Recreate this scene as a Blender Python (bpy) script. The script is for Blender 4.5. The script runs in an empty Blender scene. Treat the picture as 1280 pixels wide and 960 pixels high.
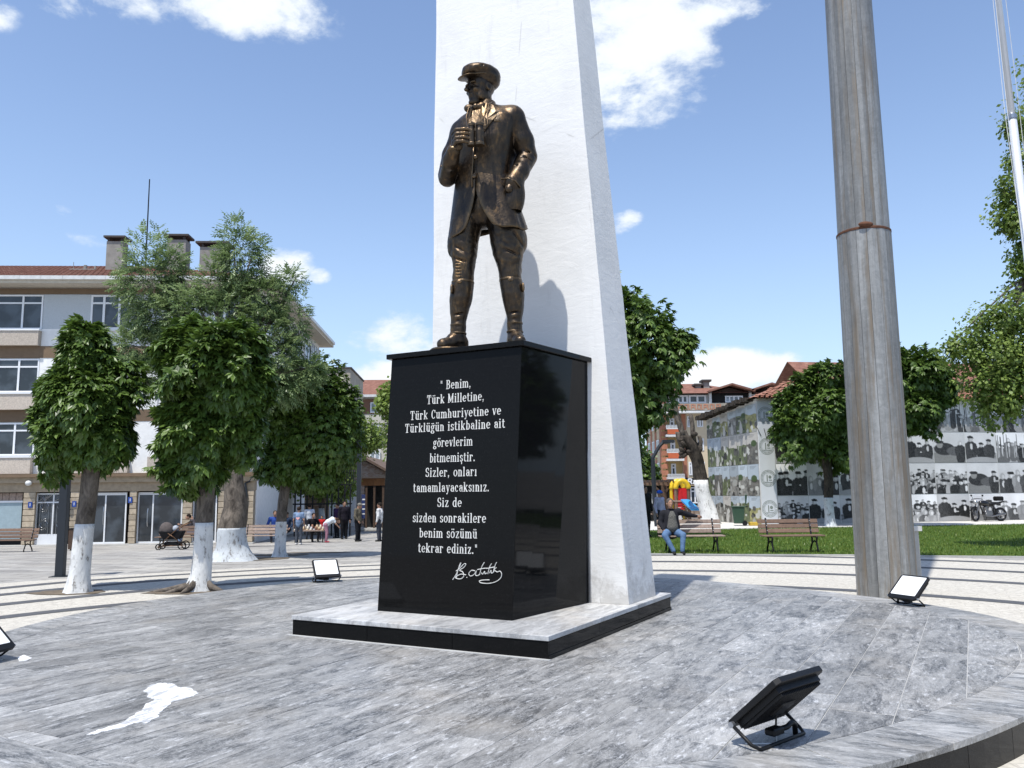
import bpy, bmesh, math, random
import numpy as np
from mathutils import Vector, Matrix, noise as mnoise
R = math.radians
random.seed(7)
rng = np.random.default_rng(7)
sc = bpy.context.scene
COL = sc.collection

# ------------------------------------------------------------------ camera
F_PX, HOR, ROLL, CZ = 1040.0, 614.0, 0.6, 1.70
pitch = math.atan2(HOR - 480, F_PX)
cam = bpy.data.cameras.new('camera')
cam.sensor_fit = 'HORIZONTAL'; cam.sensor_width = 36.0; cam.lens = 36.0 * F_PX / 1280
cam.clip_start = 0.05; cam.clip_end = 3000
camo = bpy.data.objects.new('camera', cam); COL.objects.link(camo)
_F = np.array([0, math.cos(pitch), math.sin(pitch)]); _U0 = np.array([0, -math.sin(pitch), math.cos(pitch)]); _R0 = np.array([1., 0, 0])
_c, _s = math.cos(R(ROLL)), math.sin(R(ROLL))
_R = _R0 * _c - _U0 * _s; _U = _R0 * _s + _U0 * _c
camo.matrix_world = Matrix(((_R[0], _U[0], -_F[0], 0), (_R[1], _U[1], -_F[1], 0), (_R[2], _U[2], -_F[2], CZ), (0, 0, 0, 1)))
sc.camera = camo
sc.render.resolution_x = 1024; sc.render.resolution_y = 768

# ------------------------------------------------------------------ sun, sky, exposure
SUN_AZ, SUN_EL = R(29.5), R(67.5)            # the light travels towards azimuth 29.5 deg (from +Y towards +X)
d = Vector((math.sin(SUN_AZ) * math.cos(SUN_EL), math.cos(SUN_AZ) * math.cos(SUN_EL), -math.sin(SUN_EL)))
sl = bpy.data.lights.new('sun', 'SUN'); sl.energy = 4.2; sl.angle = R(0.53); sl.color = (1.0, 0.965, 0.90)
so = bpy.data.objects.new('sun', sl); COL.objects.link(so)
so.rotation_euler = d.to_track_quat('-Z', 'Y').to_euler()
sc.view_settings.view_transform = 'Standard'; sc.view_settings.look = 'None'
sc.view_settings.exposure = 0.34; sc.view_settings.gamma = 1.0
sc.cycles.max_bounces = 6; sc.cycles.diffuse_bounces = 3; sc.cycles.glossy_bounces = 3; sc.cycles.transparent_max_bounces = 4

def ray(px, py):
    return _F + _R * (px - 640) / F_PX + _U * (480 - py) / F_PX
EYE = np.array([0, 0, CZ])
def sstep(t): t = min(1, max(0, t)); return t * t * (3 - 2 * t)
def zg(x, y):                                # height of the square's ground
    return -0.024 * min(max(0.0, y - 17), 21.5) * sstep((3.5 - x) / 7.0)
def P(px, py, z=0.0):
    d = ray(px, py); t = (z - CZ) / d[2]; return EYE + d * t
def G(px, py):
    z = 0.0
    for _ in range(25):
        p = P(px, py, z); z = 0.5 * z + 0.5 * zg(p[0], p[1])
    return Vector((p[0], p[1], zg(p[0], p[1])))
def D(px, py, Y):
    d = ray(px, py); return Vector(EYE + d * (Y / d[1]))
class Frame:                                 # a building's own axes: x along the front, y to the back
    def __init__(s, ox, oy, oz, yaw):
        s.o = np.array([ox, oy, oz]); s.yaw = yaw
        s.u = np.array([math.cos(yaw), math.sin(yaw), 0]); s.v = np.array([-math.sin(yaw), math.cos(yaw), 0])
    def onY(s, px, py, y=0.0):
        d = ray(px, py); e = EYE - s.o; t = (y - e @ s.v) / (d @ s.v); q = e + d * t; return q @ s.u, q[2]
    def onX(s, px, py, x=0.0):
        d = ray(px, py); e = EYE - s.o; t = (x - e @ s.u) / (d @ s.u); q = e + d * t; return q @ s.v, q[2]
    def x(s, px, y=0.0, py=600): return s.onY(px, py, y)[0]

def world():
    w = bpy.data.worlds.new('World'); sc.world = w; w.use_nodes = True
    nt = w.node_tree; N = nt.nodes; L = nt.links
    bg = N['Background']; bg.inputs[1].default_value = 0.128
    sky = N.new('ShaderNodeTexSky'); sky.sky_type = 'NISHITA'; sky.sun_disc = False
    sky.sun_elevation = SUN_EL; sky.sun_rotation = SUN_AZ + math.pi
    sky.altitude = 100; sky.air_density = 1.0; sky.dust_density = 0.6; sky.ozone_density = 1.6
    tc = N.new('ShaderNodeTexCoord')
    def vm(op, a=None, b=None):
        n = N.new('ShaderNodeVectorMath'); n.operation = op
        for i, q in enumerate((a, b)):
            if q is None: continue
            if isinstance(q, (tuple, list)): n.inputs[i].default_value = q
            else: L.new(q, n.inputs[i])
        return n
    def m(op, a, b=None, c=None, clamp=False):
        n = N.new('ShaderNodeMath'); n.operation = op; n.use_clamp = clamp
        for i, q in enumerate((a, b, c)):
            if q is None: continue
            if isinstance(q, (int, float)): n.inputs[i].default_value = q
            else: L.new(q, n.inputs[i])
        return n.outputs[0]
    dirv = vm('NORMALIZE', tc.outputs['Generated']).outputs[0]
    def nz(scale, det, rough, off=(0, 0, 0), dist=0.0):
        mp = N.new('ShaderNodeMapping'); mp.inputs['Location'].default_value = off
        mp.inputs['Scale'].default_value = (1, 1, 1.7); L.new(dirv, mp.inputs[0])
        n = N.new('ShaderNodeTexNoise'); n.inputs['Scale'].default_value = scale; n.inputs['Detail'].default_value = det
        n.inputs['Roughness'].default_value = rough; n.inputs['Distortion'].default_value = dist
        L.new(mp.outputs[0], n.inputs['Vector']); return n.outputs[0]
    fb = nz(9, 9, 0.62, dist=0.3); fb2 = nz(26, 7, 0.65, (3, 1, 2))
    # each cloud: direction, angular half sizes (across, up), density
    clouds = [(812, 55, .072, .070, 1.0), (765, 105, .06, .045, .9), (880, 15, .07, .020, .8), (855, 75, .045, .032, .8), (775, 165, .03, .02, .35), (790, 20, .06, .04, .9),
              (250, -4, .11, .030, 1.0), (320, 0, .035, .024, 1.0), (150, -6, .07, .030, .95), (85, -4, .03, .02, .8), (-30, 5, .03, .02, .6),
              (72, 261, .014, .010, .5), (112, 300, .03, .008, .25), (355, 335, .034, .022, .95), (395, 345, .015, .01, .7),
              (448, 420, .02, .02, .45), (502, 425, .040, .030, 1.05), (485, 482, .05, .030, 1.2), (530, 465, .05, .04, 1.1), (470, 476, .03, .02, 1.1), (450, 400, .012, .01, .3),
              (782, 278, .020, .013, .85), (905, 466, .075, .026, 1.25), (870, 476, .045, .024, 1.1), (800, 500, .05, .03, .9), (1000, 490, .04, .012, .5),
              (905, 408, .01, .003, .2),
              # outside the picture the same fair-weather sky goes on
              (-400, 250, .2, .06, .8), (-700, 420, .2, .05, .9), (1700, 300, .22, .07, .8), (1900, 460, .25, .05, .9), (2300, 150, .2, .06, .7),
              (500, -500, .2, .07, .7), (1300, -700, .2, .1, .7)]
    cld = None
    for px, py, a, b, k in clouds:
        c = Vector(ray(px, py)).normalized(); right = Vector((c.y, -c.x, 0)).normalized(); up = right.cross(c)
        dx = m('DIVIDE', vm('DOT_PRODUCT', dirv, tuple(right)).outputs['Value'], a)
        dy = m('DIVIDE', vm('DOT_PRODUCT', dirv, tuple(up)).outputs['Value'], b)
        fr = vm('DOT_PRODUCT', dirv, tuple(c)).outputs['Value']
        r2 = m('ADD', m('MULTIPLY', dx, dx), m('MULTIPLY', dy, dy))
        g = m('MULTIPLY', m('SUBTRACT', 1.0, m('MULTIPLY', r2, 0.5), clamp=True), k)
        g = m('MULTIPLY', g, m('GREATER_THAN', fr, 0.0))
        cld = g if cld is None else m('MAXIMUM', cld, g)
    dens = m('ADD', cld, m('MULTIPLY', m('SUBTRACT', fb, 0.5), 2.1))
    dens = m('ADD', dens, m('MULTIPLY', m('SUBTRACT', fb2, 0.5), 0.9))
    mr = N.new('ShaderNodeMapRange'); mr.interpolation_type = 'SMOOTHSTEP'
    mr.inputs['From Min'].default_value = 0.32; mr.inputs['From Max'].default_value = 0.92
    L.new(dens, mr.inputs[0])
    gate = m('MULTIPLY', mr.outputs[0], m('MULTIPLY', cld, 4.0, clamp=True), clamp=True)
    cc = N.new('ShaderNodeMixRGB'); cc.inputs[1].default_value = (5.3, 5.9, 6.6, 1); cc.inputs[2].default_value = (6.6, 6.75, 6.9, 1)
    L.new(m('MULTIPLY', m('SUBTRACT', dens, 0.45), 1.2, clamp=True), cc.inputs[0])
    # sky: nishita, lifted towards a pale haze near the horizon
    sep = N.new('ShaderNodeSeparateXYZ'); L.new(dirv, sep.inputs[0])
    hz = m('POWER', m('SUBTRACT', 1.0, m('ABSOLUTE', sep.outputs[2]), clamp=True), 4.6)
    mul = N.new('ShaderNodeMixRGB'); mul.blend_type = 'MULTIPLY'; mul.inputs[0].default_value = 1.0; mul.inputs[2].default_value = SKY_TINT
    L.new(sky.outputs[0], mul.inputs[1])
    add = N.new('ShaderNodeMixRGB'); add.blend_type = 'MIX'; add.inputs[2].default_value = (3.7, 4.9, 6.5, 1)
    L.new(m('MULTIPLY', hz, 0.9), add.inputs[0]); L.new(mul.outputs[0], add.inputs[1])
    mix = N.new('ShaderNodeMixRGB'); L.new(gate, mix.inputs[0]); L.new(add.outputs[0], mix.inputs[1]); L.new(cc.outputs[0], mix.inputs[2])
    L.new(mix.outputs[0], bg.inputs[0])
SKY_TINT = (1.28, 1.26, 1.30, 1)
world()

# ------------------------------------------------------------------ helpers
def tag(o, label=None, cat=None, group=None, kind=None):
    if label: o['label'] = label
    if cat: o['category'] = cat
    if group: o['group'] = group
    if kind: o['kind'] = kind
    return o
def empty(name, loc=(0, 0, 0), rz=0.0, label=None, cat=None, group=None):
    o = bpy.data.objects.new(name, None); COL.objects.link(o); o.empty_display_size = .1
    o.location = loc; o.rotation_euler = (0, 0, rz)
    return tag(o, label, cat, group)
def children(o): return [c for c in bpy.data.objects if c.parent == o]
def copy_tree(o, parent=None):
    c = o.copy(); COL.objects.link(c); c.parent = parent
    for ch in children(o): copy_tree(ch, c)
    return c
def link_mesh(name, me, mat, parent=None, smooth=False):
    o = bpy.data.objects.new(name, me); COL.objects.link(o)
    if mat is not None:
        for mm in (mat if isinstance(mat, (list, tuple)) else [mat]): me.materials.append(mm)
    if parent is not None: o.parent = parent
    if smooth: me.polygons.foreach_set('use_smooth', [True] * len(me.polygons))
    return o
class MB:
    def __init__(s): s.v = []; s.f = []; s.mi = []; s.cur = 0
    def mat(s, i): s.cur = i; return s
    def add(s, vs, fs):
        n = len(s.v); s.v += [tuple(map(float, q)) for q in vs]; s.f += [tuple(n + i for i in f) for f in fs]; s.mi += [s.cur] * len(fs); return s
    def box(s, x0, x1, y0, y1, z0, z1, M=None):
        if x0 > x1: x0, x1 = x1, x0
        if y0 > y1: y0, y1 = y1, y0
        if z0 > z1: z0, z1 = z1, z0
        v = [(x0, y0, z0), (x1, y0, z0), (x1, y1, z0), (x0, y1, z0), (x0, y0, z1), (x1, y0, z1), (x1, y1, z1), (x0, y1, z1)]
        if M is not None: v = [tuple(M @ Vector(q)) for q in v]
        return s.add(v, [(0, 3, 2, 1), (4, 5, 6, 7), (0, 1, 5, 4), (1, 2, 6, 5), (2, 3, 7, 6), (3, 0, 4, 7)])
    def bar(s, a, b, w, h=None, up=(0, 0, 1)):
        a = Vector(a); b = Vector(b); h = h or w; d = (b - a).normalized(); u = Vector(up)
        if abs(d.dot(u)) > .98: u = Vector((0, 1, 0))
        r = d.cross(u).normalized(); u = r.cross(d)
        v = [p + r * i * w / 2 + u * j * h / 2 for p in (a, b) for i, j in ((-1, -1), (1, -1), (1, 1), (-1, 1))]
        return s.add(v, [(3, 2, 1, 0), (4, 5, 6, 7), (0, 1, 5, 4), (1, 2, 6, 5), (2, 3, 7, 6), (3, 0, 4, 7)])
    def tube(s, pts, r, n=8, cap=True):
        pts = [Vector(p) for p in pts]; m = len(pts)
        rr = r if isinstance(r, (list, tuple)) else [r] * m
        vs = []; t0 = (pts[1] - pts[0]).normalized(); up = Vector((0, 0, 1)) if abs(t0.z) < .9 else Vector((0, 1, 0))
        for i, p in enumerate(pts):
            t = (pts[min(i + 1, m - 1)] - pts[max(i - 1, 0)]).normalized()
            a = t.cross(up)
            a = a.normalized() if a.length > 1e-5 else Vector((1, 0, 0))
            b = a.cross(t).normalized(); up = b
            vs += [p + (a * math.cos(2 * math.pi * k / n) + b * math.sin(2 * math.pi * k / n)) * rr[i] for k in range(n)]
        fs = [(i * n + k, i * n + (k + 1) % n, (i + 1) * n + (k + 1) % n, (i + 1) * n + k) for i in range(m - 1) for k in range(n)]
        if cap: fs += [tuple(range(n))[::-1], tuple((m - 1) * n + k for k in range(n))]
        return s.add(vs, fs)
    def loft(s, rings, cap=True, closed=True):
        n = len(rings[0]); m = len(rings)
        fs = [(i * n + k, i * n + (k + 1) % n, (i + 1) * n + (k + 1) % n, (i + 1) * n + k) for i in range(m - 1) for k in range(n if closed else n - 1)]
        if cap and closed: fs += [tuple(range(n))[::-1], tuple((m - 1) * n + k for k in range(n))]
        return s.add([p for r in rings for p in r], fs)
    def ell(s, c, r, M=None, n=16, m=10):
        c = Vector(c); vs = []
        for i in range(1, m):
            th = math.pi * i / m
            for k in range(n):
                ph = 2 * math.pi * k / n; q = Vector((r[0] * math.sin(th) * math.cos(ph), r[1] * math.sin(th) * math.sin(ph), -r[2] * math.cos(th)))
                vs.append(c + (M @ q if M is not None else q))
        b = Vector((0, 0, -r[2])); t = Vector((0, 0, r[2]))
        vs += [c + (M @ b if M is not None else b), c + (M @ t if M is not None else t)]
        fs = [(i * n + k, i * n + (k + 1) % n, (i + 1) * n + (k + 1) % n, (i + 1) * n + k) for i in range(m - 2) for k in range(n)]
        e = len(vs) - 2
        fs += [(e, (k + 1) % n, k) for k in range(n)] + [(e + 1, (m - 2) * n + k, (m - 2) * n + (k + 1) % n) for k in range(n)]
        return s.add(vs, fs)
    def cap_(s, a, b, ra, rb, n=12):         # tapered capsule
        a = Vector(a); b = Vector(b); d = b - a
        if d.length < 1e-6: return s.ell(a, (ra,) * 3)
        d.normalize(); pts = []; rs = []
        for t in (-.98, -.8, -.5, 0): pts.append(a + d * ra * t); rs.append(ra * math.sqrt(1 - t * t))
        for t in (0, .5, .8, .98): pts.append(b + d * rb * t); rs.append(rb * math.sqrt(1 - t * t))
        return s.tube(pts, rs, n)
    def lathe(s, prof, c=(0, 0, 0), n=16):
        return s.loft([[(c[0] + r * math.cos(2 * math.pi * k / n), c[1] + r * math.sin(2 * math.pi * k / n), c[2] + z) for k in range(n)] for r, z in prof])
    def prism(s, poly, a, b, axis='y'):      # polygon in the two other axes, extruded from a to b
        def q(p, t): return {'y': (p[0], t, p[1]), 'x': (t, p[0], p[1]), 'z': (p[0], p[1], t)}[axis]
        n = len(poly)
        return s.add([q(p, a) for p in poly] + [q(p, b) for p in poly], [tuple(range(n))[::-1], tuple(range(n, 2 * n))] + [(k, (k + 1) % n, n + (k + 1) % n, n + k) for k in range(n)])
    def mesh(s, name):
        me = bpy.data.meshes.new(name); me.from_pydata(s.v, [], s.f)
        if any(s.mi): me.polygons.foreach_set('material_index', s.mi)
        me.update(); return me
    def build(s, name, mat, parent=None, smooth=False, bevel=0.0, recalc=True):
        me = s.mesh(name)
        if recalc:
            bm = bmesh.new(); bm.from_mesh(me); bmesh.ops.recalc_face_normals(bm, faces=bm.faces)
            if bevel: bmesh.ops.bevel(bm, geom=bm.edges[:], offset=bevel, segments=1, affect='EDGES', clamp_overlap=True)
            bm.to_mesh(me); bm.free()
        return link_mesh(name, me, mat, parent, smooth)
def box_obj(name, x0, x1, y0, y1, z0, z1, mat, parent=None, bevel=0.0):
    return MB().box(x0, x1, y0, y1, z0, z1).build(name, mat, parent, bevel=bevel)
class Vol:
    """solid figure built from smoothly joined limbs on a grid, skinned as one continuous surface"""
    def __init__(s, lo, hi, h, k=.03):
        s.h = h; s.lo = np.array(lo, float); s.k = k
        s.n = np.ceil((np.array(hi) - s.lo) / h).astype(int) + 1; s.f = np.full(s.n, 9.0, np.float32)
    def _sub(s, lo, hi, pad):
        a = np.clip(np.floor((np.array(lo) - pad - s.lo) / s.h).astype(int), 0, s.n - 1); b = np.clip(np.ceil((np.array(hi) + pad - s.lo) / s.h).astype(int) + 1, 1, s.n)
        g = np.meshgrid(*[s.lo[i] + s.h * np.arange(a[i], b[i]) for i in range(3)], indexing='ij')
        return tuple(slice(a[i], b[i]) for i in range(3)), np.stack(g, -1)
    def _put(s, sl, d, k, neg=False):
        k = s.k if k is None else k; f = s.f[sl]
        if neg: d = -d; hh = np.clip(.5 - .5 * (f - d) / k, 0, 1); s.f[sl] = f * (1 - hh) + d * hh + k * hh * (1 - hh)
        else: hh = np.clip(.5 + .5 * (f - d) / k, 0, 1); s.f[sl] = f * (1 - hh) + d * hh - k * hh * (1 - hh)
    def cap_(s, a, b, ra, rb, k=None, neg=False):
        a = np.array(a, float); b = np.array(b, float); r = max(ra, rb)
        sl, p = s._sub(np.minimum(a, b) - r, np.maximum(a, b) + r, s.h * 3 + s.k)
        ab = b - a; t = np.clip(((p - a) @ ab) / max(ab @ ab, 1e-9), 0, 1)
        d = np.linalg.norm(p - a - t[..., None] * ab, axis=-1) - (ra + (rb - ra) * t); s._put(sl, d, k, neg); return s
    def ell(s, c, r, M=None, k=None, neg=False):
        c = np.array(c, float); r = np.array(r, float); R_ = max(r); sl, p = s._sub(c - R_, c + R_, s.h * 3 + s.k); q = p - c
        if M is not None: q = q @ np.array(M)
        k0 = np.linalg.norm(q / r, axis=-1); k1 = np.linalg.norm(q / r ** 2, axis=-1) + 1e-6; s._put(sl, k0 * (k0 - 1) / k1, k, neg); return s
    def loft(s, rows, yaw=-20, p=2.3, k=None):
        """rows of (x, y, z, a, b)"""
        rows = sorted(rows, key=lambda r: r[2]); A = np.array(rows, float); m = A[:, 3:].max()
        sl, q = s._sub([A[:, 0].min() - m, A[:, 1].min() - m, A[0, 2]], [A[:, 0].max() + m, A[:, 1].max() + m, A[-1, 2]], s.h * 3 + s.k)
        z = q[..., 2]; I = lambda j: np.interp(z, A[:, 2], A[:, j]); dx = q[..., 0] - I(0); dy = q[..., 1] - I(1); a = I(3); b = I(4)
        c, n = math.cos(R(yaw)), math.sin(R(yaw)); u = np.abs(dx * c + dy * n) / a; w = np.abs(-dx * n + dy * c) / b
        d = ((u ** p + w ** p) ** (1 / p) - 1) * np.minimum(a, b)
        d = np.maximum(d, np.maximum(A[0, 2] - z, z - A[-1, 2])); s._put(sl, d, k); return s
    def build(s, name, mat, parent, disp=None, matfn=None):
        f = s.f; n = f.shape; ins = f < 0
        c = [ins[i:n[0] - 1 + i, j:n[1] - 1 + j, l:n[2] - 1 + l] for i in (0, 1) for j in (0, 1) for l in (0, 1)]
        cnt = sum(q.astype(np.int8) for q in c); act = (cnt > 0) & (cnt < 8); idx = np.full(act.shape, -1, np.int64); cells = np.argwhere(act); idx[act] = np.arange(len(cells))
        pos = np.zeros((len(cells), 3)); num = np.zeros(len(cells)); cor = [(i, j, l) for i in (0, 1) for j in (0, 1) for l in (0, 1)]
        val = {q: f[cells[:, 0] + q[0], cells[:, 1] + q[1], cells[:, 2] + q[2]] for q in cor}
        for q in cor:
            for ax in range(3):
                if q[ax]: continue
                e = list(q); e[ax] = 1; e = tuple(e); a, b = val[q], val[e]; m = (a < 0) != (b < 0)
                t = a[m] / (a[m] - b[m]); pt = np.tile(np.array(q, float), (m.sum(), 1)); pt[:, ax] += t; pos[m] += pt; num[m] += 1
        V = s.lo + (cells + pos / num[:, None]) * s.h; Q = []
        for ax in range(3):
            sl0 = [slice(None)] * 3; sl1 = [slice(None)] * 3; sl0[ax] = slice(0, n[ax] - 1); sl1[ax] = slice(1, n[ax])
            a, b = ins[tuple(sl0)], ins[tuple(sl1)]; o1, o2 = [i for i in range(3) if i != ax]
            if ax == 1: o1, o2 = o2, o1
            e = np.argwhere(a != b); e = e[(e[:, o1] > 0) & (e[:, o2] > 0) & (e[:, o1] < n[o1] - 1) & (e[:, o2] < n[o2] - 1)]
            sg = a[tuple(e.T)]
            def ix(d1, d2):
                q = e.copy(); q[:, o1] -= d1; q[:, o2] -= d2; return idx[tuple(q.T)]
            q = np.stack([ix(1, 1), ix(0, 1), ix(0, 0), ix(1, 0)], 1); q[~sg] = q[~sg][:, ::-1]; Q.append(q)
        Q = np.concatenate(Q); Q = Q[(Q >= 0).all(1)]
        if disp is not None:
            P_ = V; ii = np.clip(((P_ - s.lo) / s.h).round().astype(int), 1, np.array(n) - 2)
            g = np.stack([f[ii[:, 0] + 1, ii[:, 1], ii[:, 2]] - f[ii[:, 0] - 1, ii[:, 1], ii[:, 2]], f[ii[:, 0], ii[:, 1] + 1, ii[:, 2]] - f[ii[:, 0], ii[:, 1] - 1, ii[:, 2]], f[ii[:, 0], ii[:, 1], ii[:, 2] + 1] - f[ii[:, 0], ii[:, 1], ii[:, 2] - 1]], 1)
            g /= np.linalg.norm(g, axis=1)[:, None] + 1e-6; V = V + g * np.array([disp(Vector(p), None) for p in P_])[:, None]
        me = bpy.data.meshes.new(name); me.vertices.add(len(V)); me.vertices.foreach_set('co', V.astype(np.float32).ravel())
        me.loops.add(Q.size); me.loops.foreach_set('vertex_index', Q.astype(np.int32).ravel())
        me.polygons.add(len(Q)); me.polygons.foreach_set('loop_start', np.arange(0, Q.size, 4, dtype=np.int32))
        if matfn is not None: me.polygons.foreach_set('material_index', np.array(matfn(V[Q].mean(1)), dtype=np.int32))
        me.update(calc_edges=True)
        return link_mesh(name, me, mat, parent, True)

# ------------------------------------------------------------------ materials
def rgb(h, k=1.0):
    h = h.lstrip('#'); c = [int(h[i:i + 2], 16) / 255 for i in (0, 2, 4)]
    return tuple((q / 12.92 if q <= .04045 else ((q + .055) / 1.055) ** 2.4) * k for q in c) + (1,)
class NM:
    def __init__(s, name):
        s.m = bpy.data.materials.new(name); s.m.use_nodes = True; s.nt = s.m.node_tree; s.N = s.nt.nodes; s.L = s.nt.links
        s.b = s.N['Principled BSDF']; s.tc = s.N.new('ShaderNodeTexCoord'); s.co = s.tc.outputs['Object']
    def set(s, **k):
        for a, b in k.items():
            s.b.inputs[{'rough': 'Roughness', 'metal': 'Metallic', 'spec': 'Specular IOR Level', 'color': 'Base Color', 'coat': 'Coat Weight', 'alpha': 'Alpha', 'trans': 'Transmission Weight', 'sub': 'Subsurface Weight', 'sheen': 'Sheen Weight'}[a]].default_value = b
        return s
    def map(s, scale=(1, 1, 1), loc=None, rot=(0, 0, 0), co=None, jitter=0.0):
        mp = s.N.new('ShaderNodeMapping'); mp.inputs['Scale'].default_value = scale; mp.inputs['Rotation'].default_value = rot
        s.L.new(co or s.co, mp.inputs[0])
        if loc is not None: mp.inputs['Location'].default_value = loc
        if jitter:
            oi = s.N.new('ShaderNodeObjectInfo'); k = s.N.new('ShaderNodeVectorMath'); k.operation = 'SCALE'
            cx = s.N.new('ShaderNodeCombineXYZ')
            for i in range(3): s.L.new(oi.outputs['Random'], cx.inputs[i])
            s.L.new(cx.outputs[0], k.inputs[0]); k.inputs['Scale'].default_value = jitter; s.L.new(k.outputs[0], mp.inputs['Location'])
        return mp.outputs[0]
    def noise(s, scale, detail=4, rough=.55, vec=None, dist=0.0):
        n = s.N.new('ShaderNodeTexNoise'); n.inputs['Scale'].default_value = scale; n.inputs['Detail'].default_value = detail
        n.inputs['Roughness'].default_value = rough; n.inputs['Distortion'].default_value = dist
        s.L.new(vec or s.co, n.inputs['Vector']); return n.outputs[0]
    def vor(s, scale, vec=None, out='Distance', feat='F1'):
        n = s.N.new('ShaderNodeTexVoronoi'); n.feature = feat; n.inputs['Scale'].default_value = scale; s.L.new(vec or s.co, n.inputs['Vector']); return n.outputs[out]
    def ramp(s, f, stops):
        n = s.N.new('ShaderNodeValToRGB'); e = n.color_ramp.elements
        while len(e) < len(stops): e.new(.5)
        for q, (p, c) in zip(e, stops): q.position = p; q.color = c if isinstance(c, tuple) else (c, c, c, 1)
        s.L.new(f, n.inputs[0]); return n.outputs[0]
    def mix(s, a, b, f, mode='MIX'):
        n = s.N.new('ShaderNodeMixRGB'); n.blend_type = mode
        for i, q in enumerate((f, a, b)):
            if isinstance(q, (int, float)): n.inputs[i].default_value = q if i == 0 else (q, q, q, 1)
            elif isinstance(q, tuple): n.inputs[i].default_value = q
            else: s.L.new(q, n.inputs[i])
        return n.outputs[0]
    def math(s, op, a, b=None, clamp=False):
        n = s.N.new('ShaderNodeMath'); n.operation = op; n.use_clamp = clamp
        for i, q in enumerate((a, b)):
            if q is None: continue
            if isinstance(q, (int, float)): n.inputs[i].default_value = q
            else: s.L.new(q, n.inputs[i])
        return n.outputs[0]
    def color(s, c): s.L.new(c, s.b.inputs['Base Color']); return s
    def rough(s, c): s.L.new(c, s.b.inputs['Roughness']); return s
    def bump(s, h, strength=.3, dist=.01):
        n = s.N.new('ShaderNodeBump'); n.inputs['Strength'].default_value = strength; n.inputs['Distance'].default_value = dist
        s.L.new(h, n.inputs['Height']); s.L.new(n.outputs[0], s.b.inputs['Normal']); return s
    def rand(s):
        return s.N.new('ShaderNodeObjectInfo').outputs['Random']
def simple(name, c, rough=.6, metal=0.0, var=.15, scale=6, bump=0.0, jit=.12, spec=.5):
    m = NM(name).set(rough=rough, metal=metal, spec=spec)
    n = m.noise(scale, 5, .6); k = m.ramp(n, [(.25, 1 - var), (.75, 1 + var * .6)])
    c2 = m.mix(c, k, 1.0, 'MULTIPLY')
    if jit: c2 = m.mix(c2, m.ramp(m.rand(), [(0, 1 - jit), (1, 1 + jit)]), 1.0, 'MULTIPLY')
    m.color(c2)
    if bump: m.bump(m.noise(scale * 5, 4), bump, .01)
    return m.m
def grey(v): return (v, v, v, 1)
M = {}
def marble(name, lo, hi, warm=0.0, across=False):
    m = NM(name).set(rough=.42, spec=.4)
    st = (4.2, 1.1, 3) if not across else (1.1, 4.2, 3)
    v1 = m.map(st, jitter=37.0)
    a = m.noise(1.5, 8, .68, v1, 1.3)
    v2 = m.map((13, 4.0, 8) if not across else (4.0, 13, 8), jitter=11.0); b = m.noise(1.6, 7, .72, v2, 1.0)
    f = m.math('ADD', m.math('MULTIPLY', a, .66), m.math('MULTIPLY', b, .36))
    base = m.ramp(f, [(.42, lo), (.51, tuple(x * .45 + y * .55 for x, y in zip(lo, hi))), (.60, hi)])
    vein = m.ramp(m.math('ABSOLUTE', m.math('SUBTRACT', m.noise(2.2, 6, .65, v2, 1.5), .5)), [(0.0, .5), (.03, 0.0)])
    col = m.mix(base, (.56, .56, .56, 1), vein)
    spk = m.ramp(m.noise(26, 5, .7, m.map((1, .3, 1) if not across else (.3, 1, 1), jitter=5.0)), [(.56, 0.0), (.68, .6)])
    col = m.mix(col, (.66, .67, .68, 1), spk)
    drk = m.ramp(m.noise(.9, 4, .6, m.map((1.4, .5, 1), jitter=3)), [(.35, .74), (.65, 1.15)])
    col = m.mix(col, drk, 1.0, 'MULTIPLY')
    col = m.mix(col, m.ramp(m.rand(), [(0, .90), (1, 1.10)]), 1.0, 'MULTIPLY')
    if warm: col = m.mix(col, (.55, .47, .36, 1), m.ramp(m.noise(1.7, 5), [(.5, 0.0), (.75, warm)]))
    m.color(col); m.bump(m.noise(120, 3), .12, .004)
    return m.m
M['slab'] = marble('grey_marble', (.090, .092, .094, 1), (.310, .307, .298, 1), warm=.14)
M['border'] = marble('grey_marble_border', (.095, .099, .102, 1), (.36, .357, .347, 1), warm=.22, across=True)
M['plinth_top'] = marble('pale_marble', (.30, .30, .30, 1), (.58, .58, .57, 1), warm=.3)
M['grout'] = simple('grout', (.42, .42, .41, 1), .9)
def granite(name, c=.007, rough=.04):
    m = NM(name).set(rough=rough, spec=.09)
    v = m.vor(420, out='Color'); k = m.ramp(v, [(.0, c * .6), (.8, c * 1.2), (.93, c * 3), (1, .10)])
    sp = m.ramp(m.vor(170), [(0.0, .35), (.055, 0.0)]); sp = m.math('MULTIPLY', sp, m.ramp(m.noise(23, 2), [(.55, 0.0), (.62, 1.0)]))
    m.color(m.mix(k, (.45, .48, .52, 1), sp))
    m.rough(m.ramp(m.noise(3, 5), [(.3, rough * .7), (.7, rough * 1.6)]))
    return m.m
M['granite'] = granite('black_granite')
M['skirt'] = granite('dark_granite_skirt', .02, .12)
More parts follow.
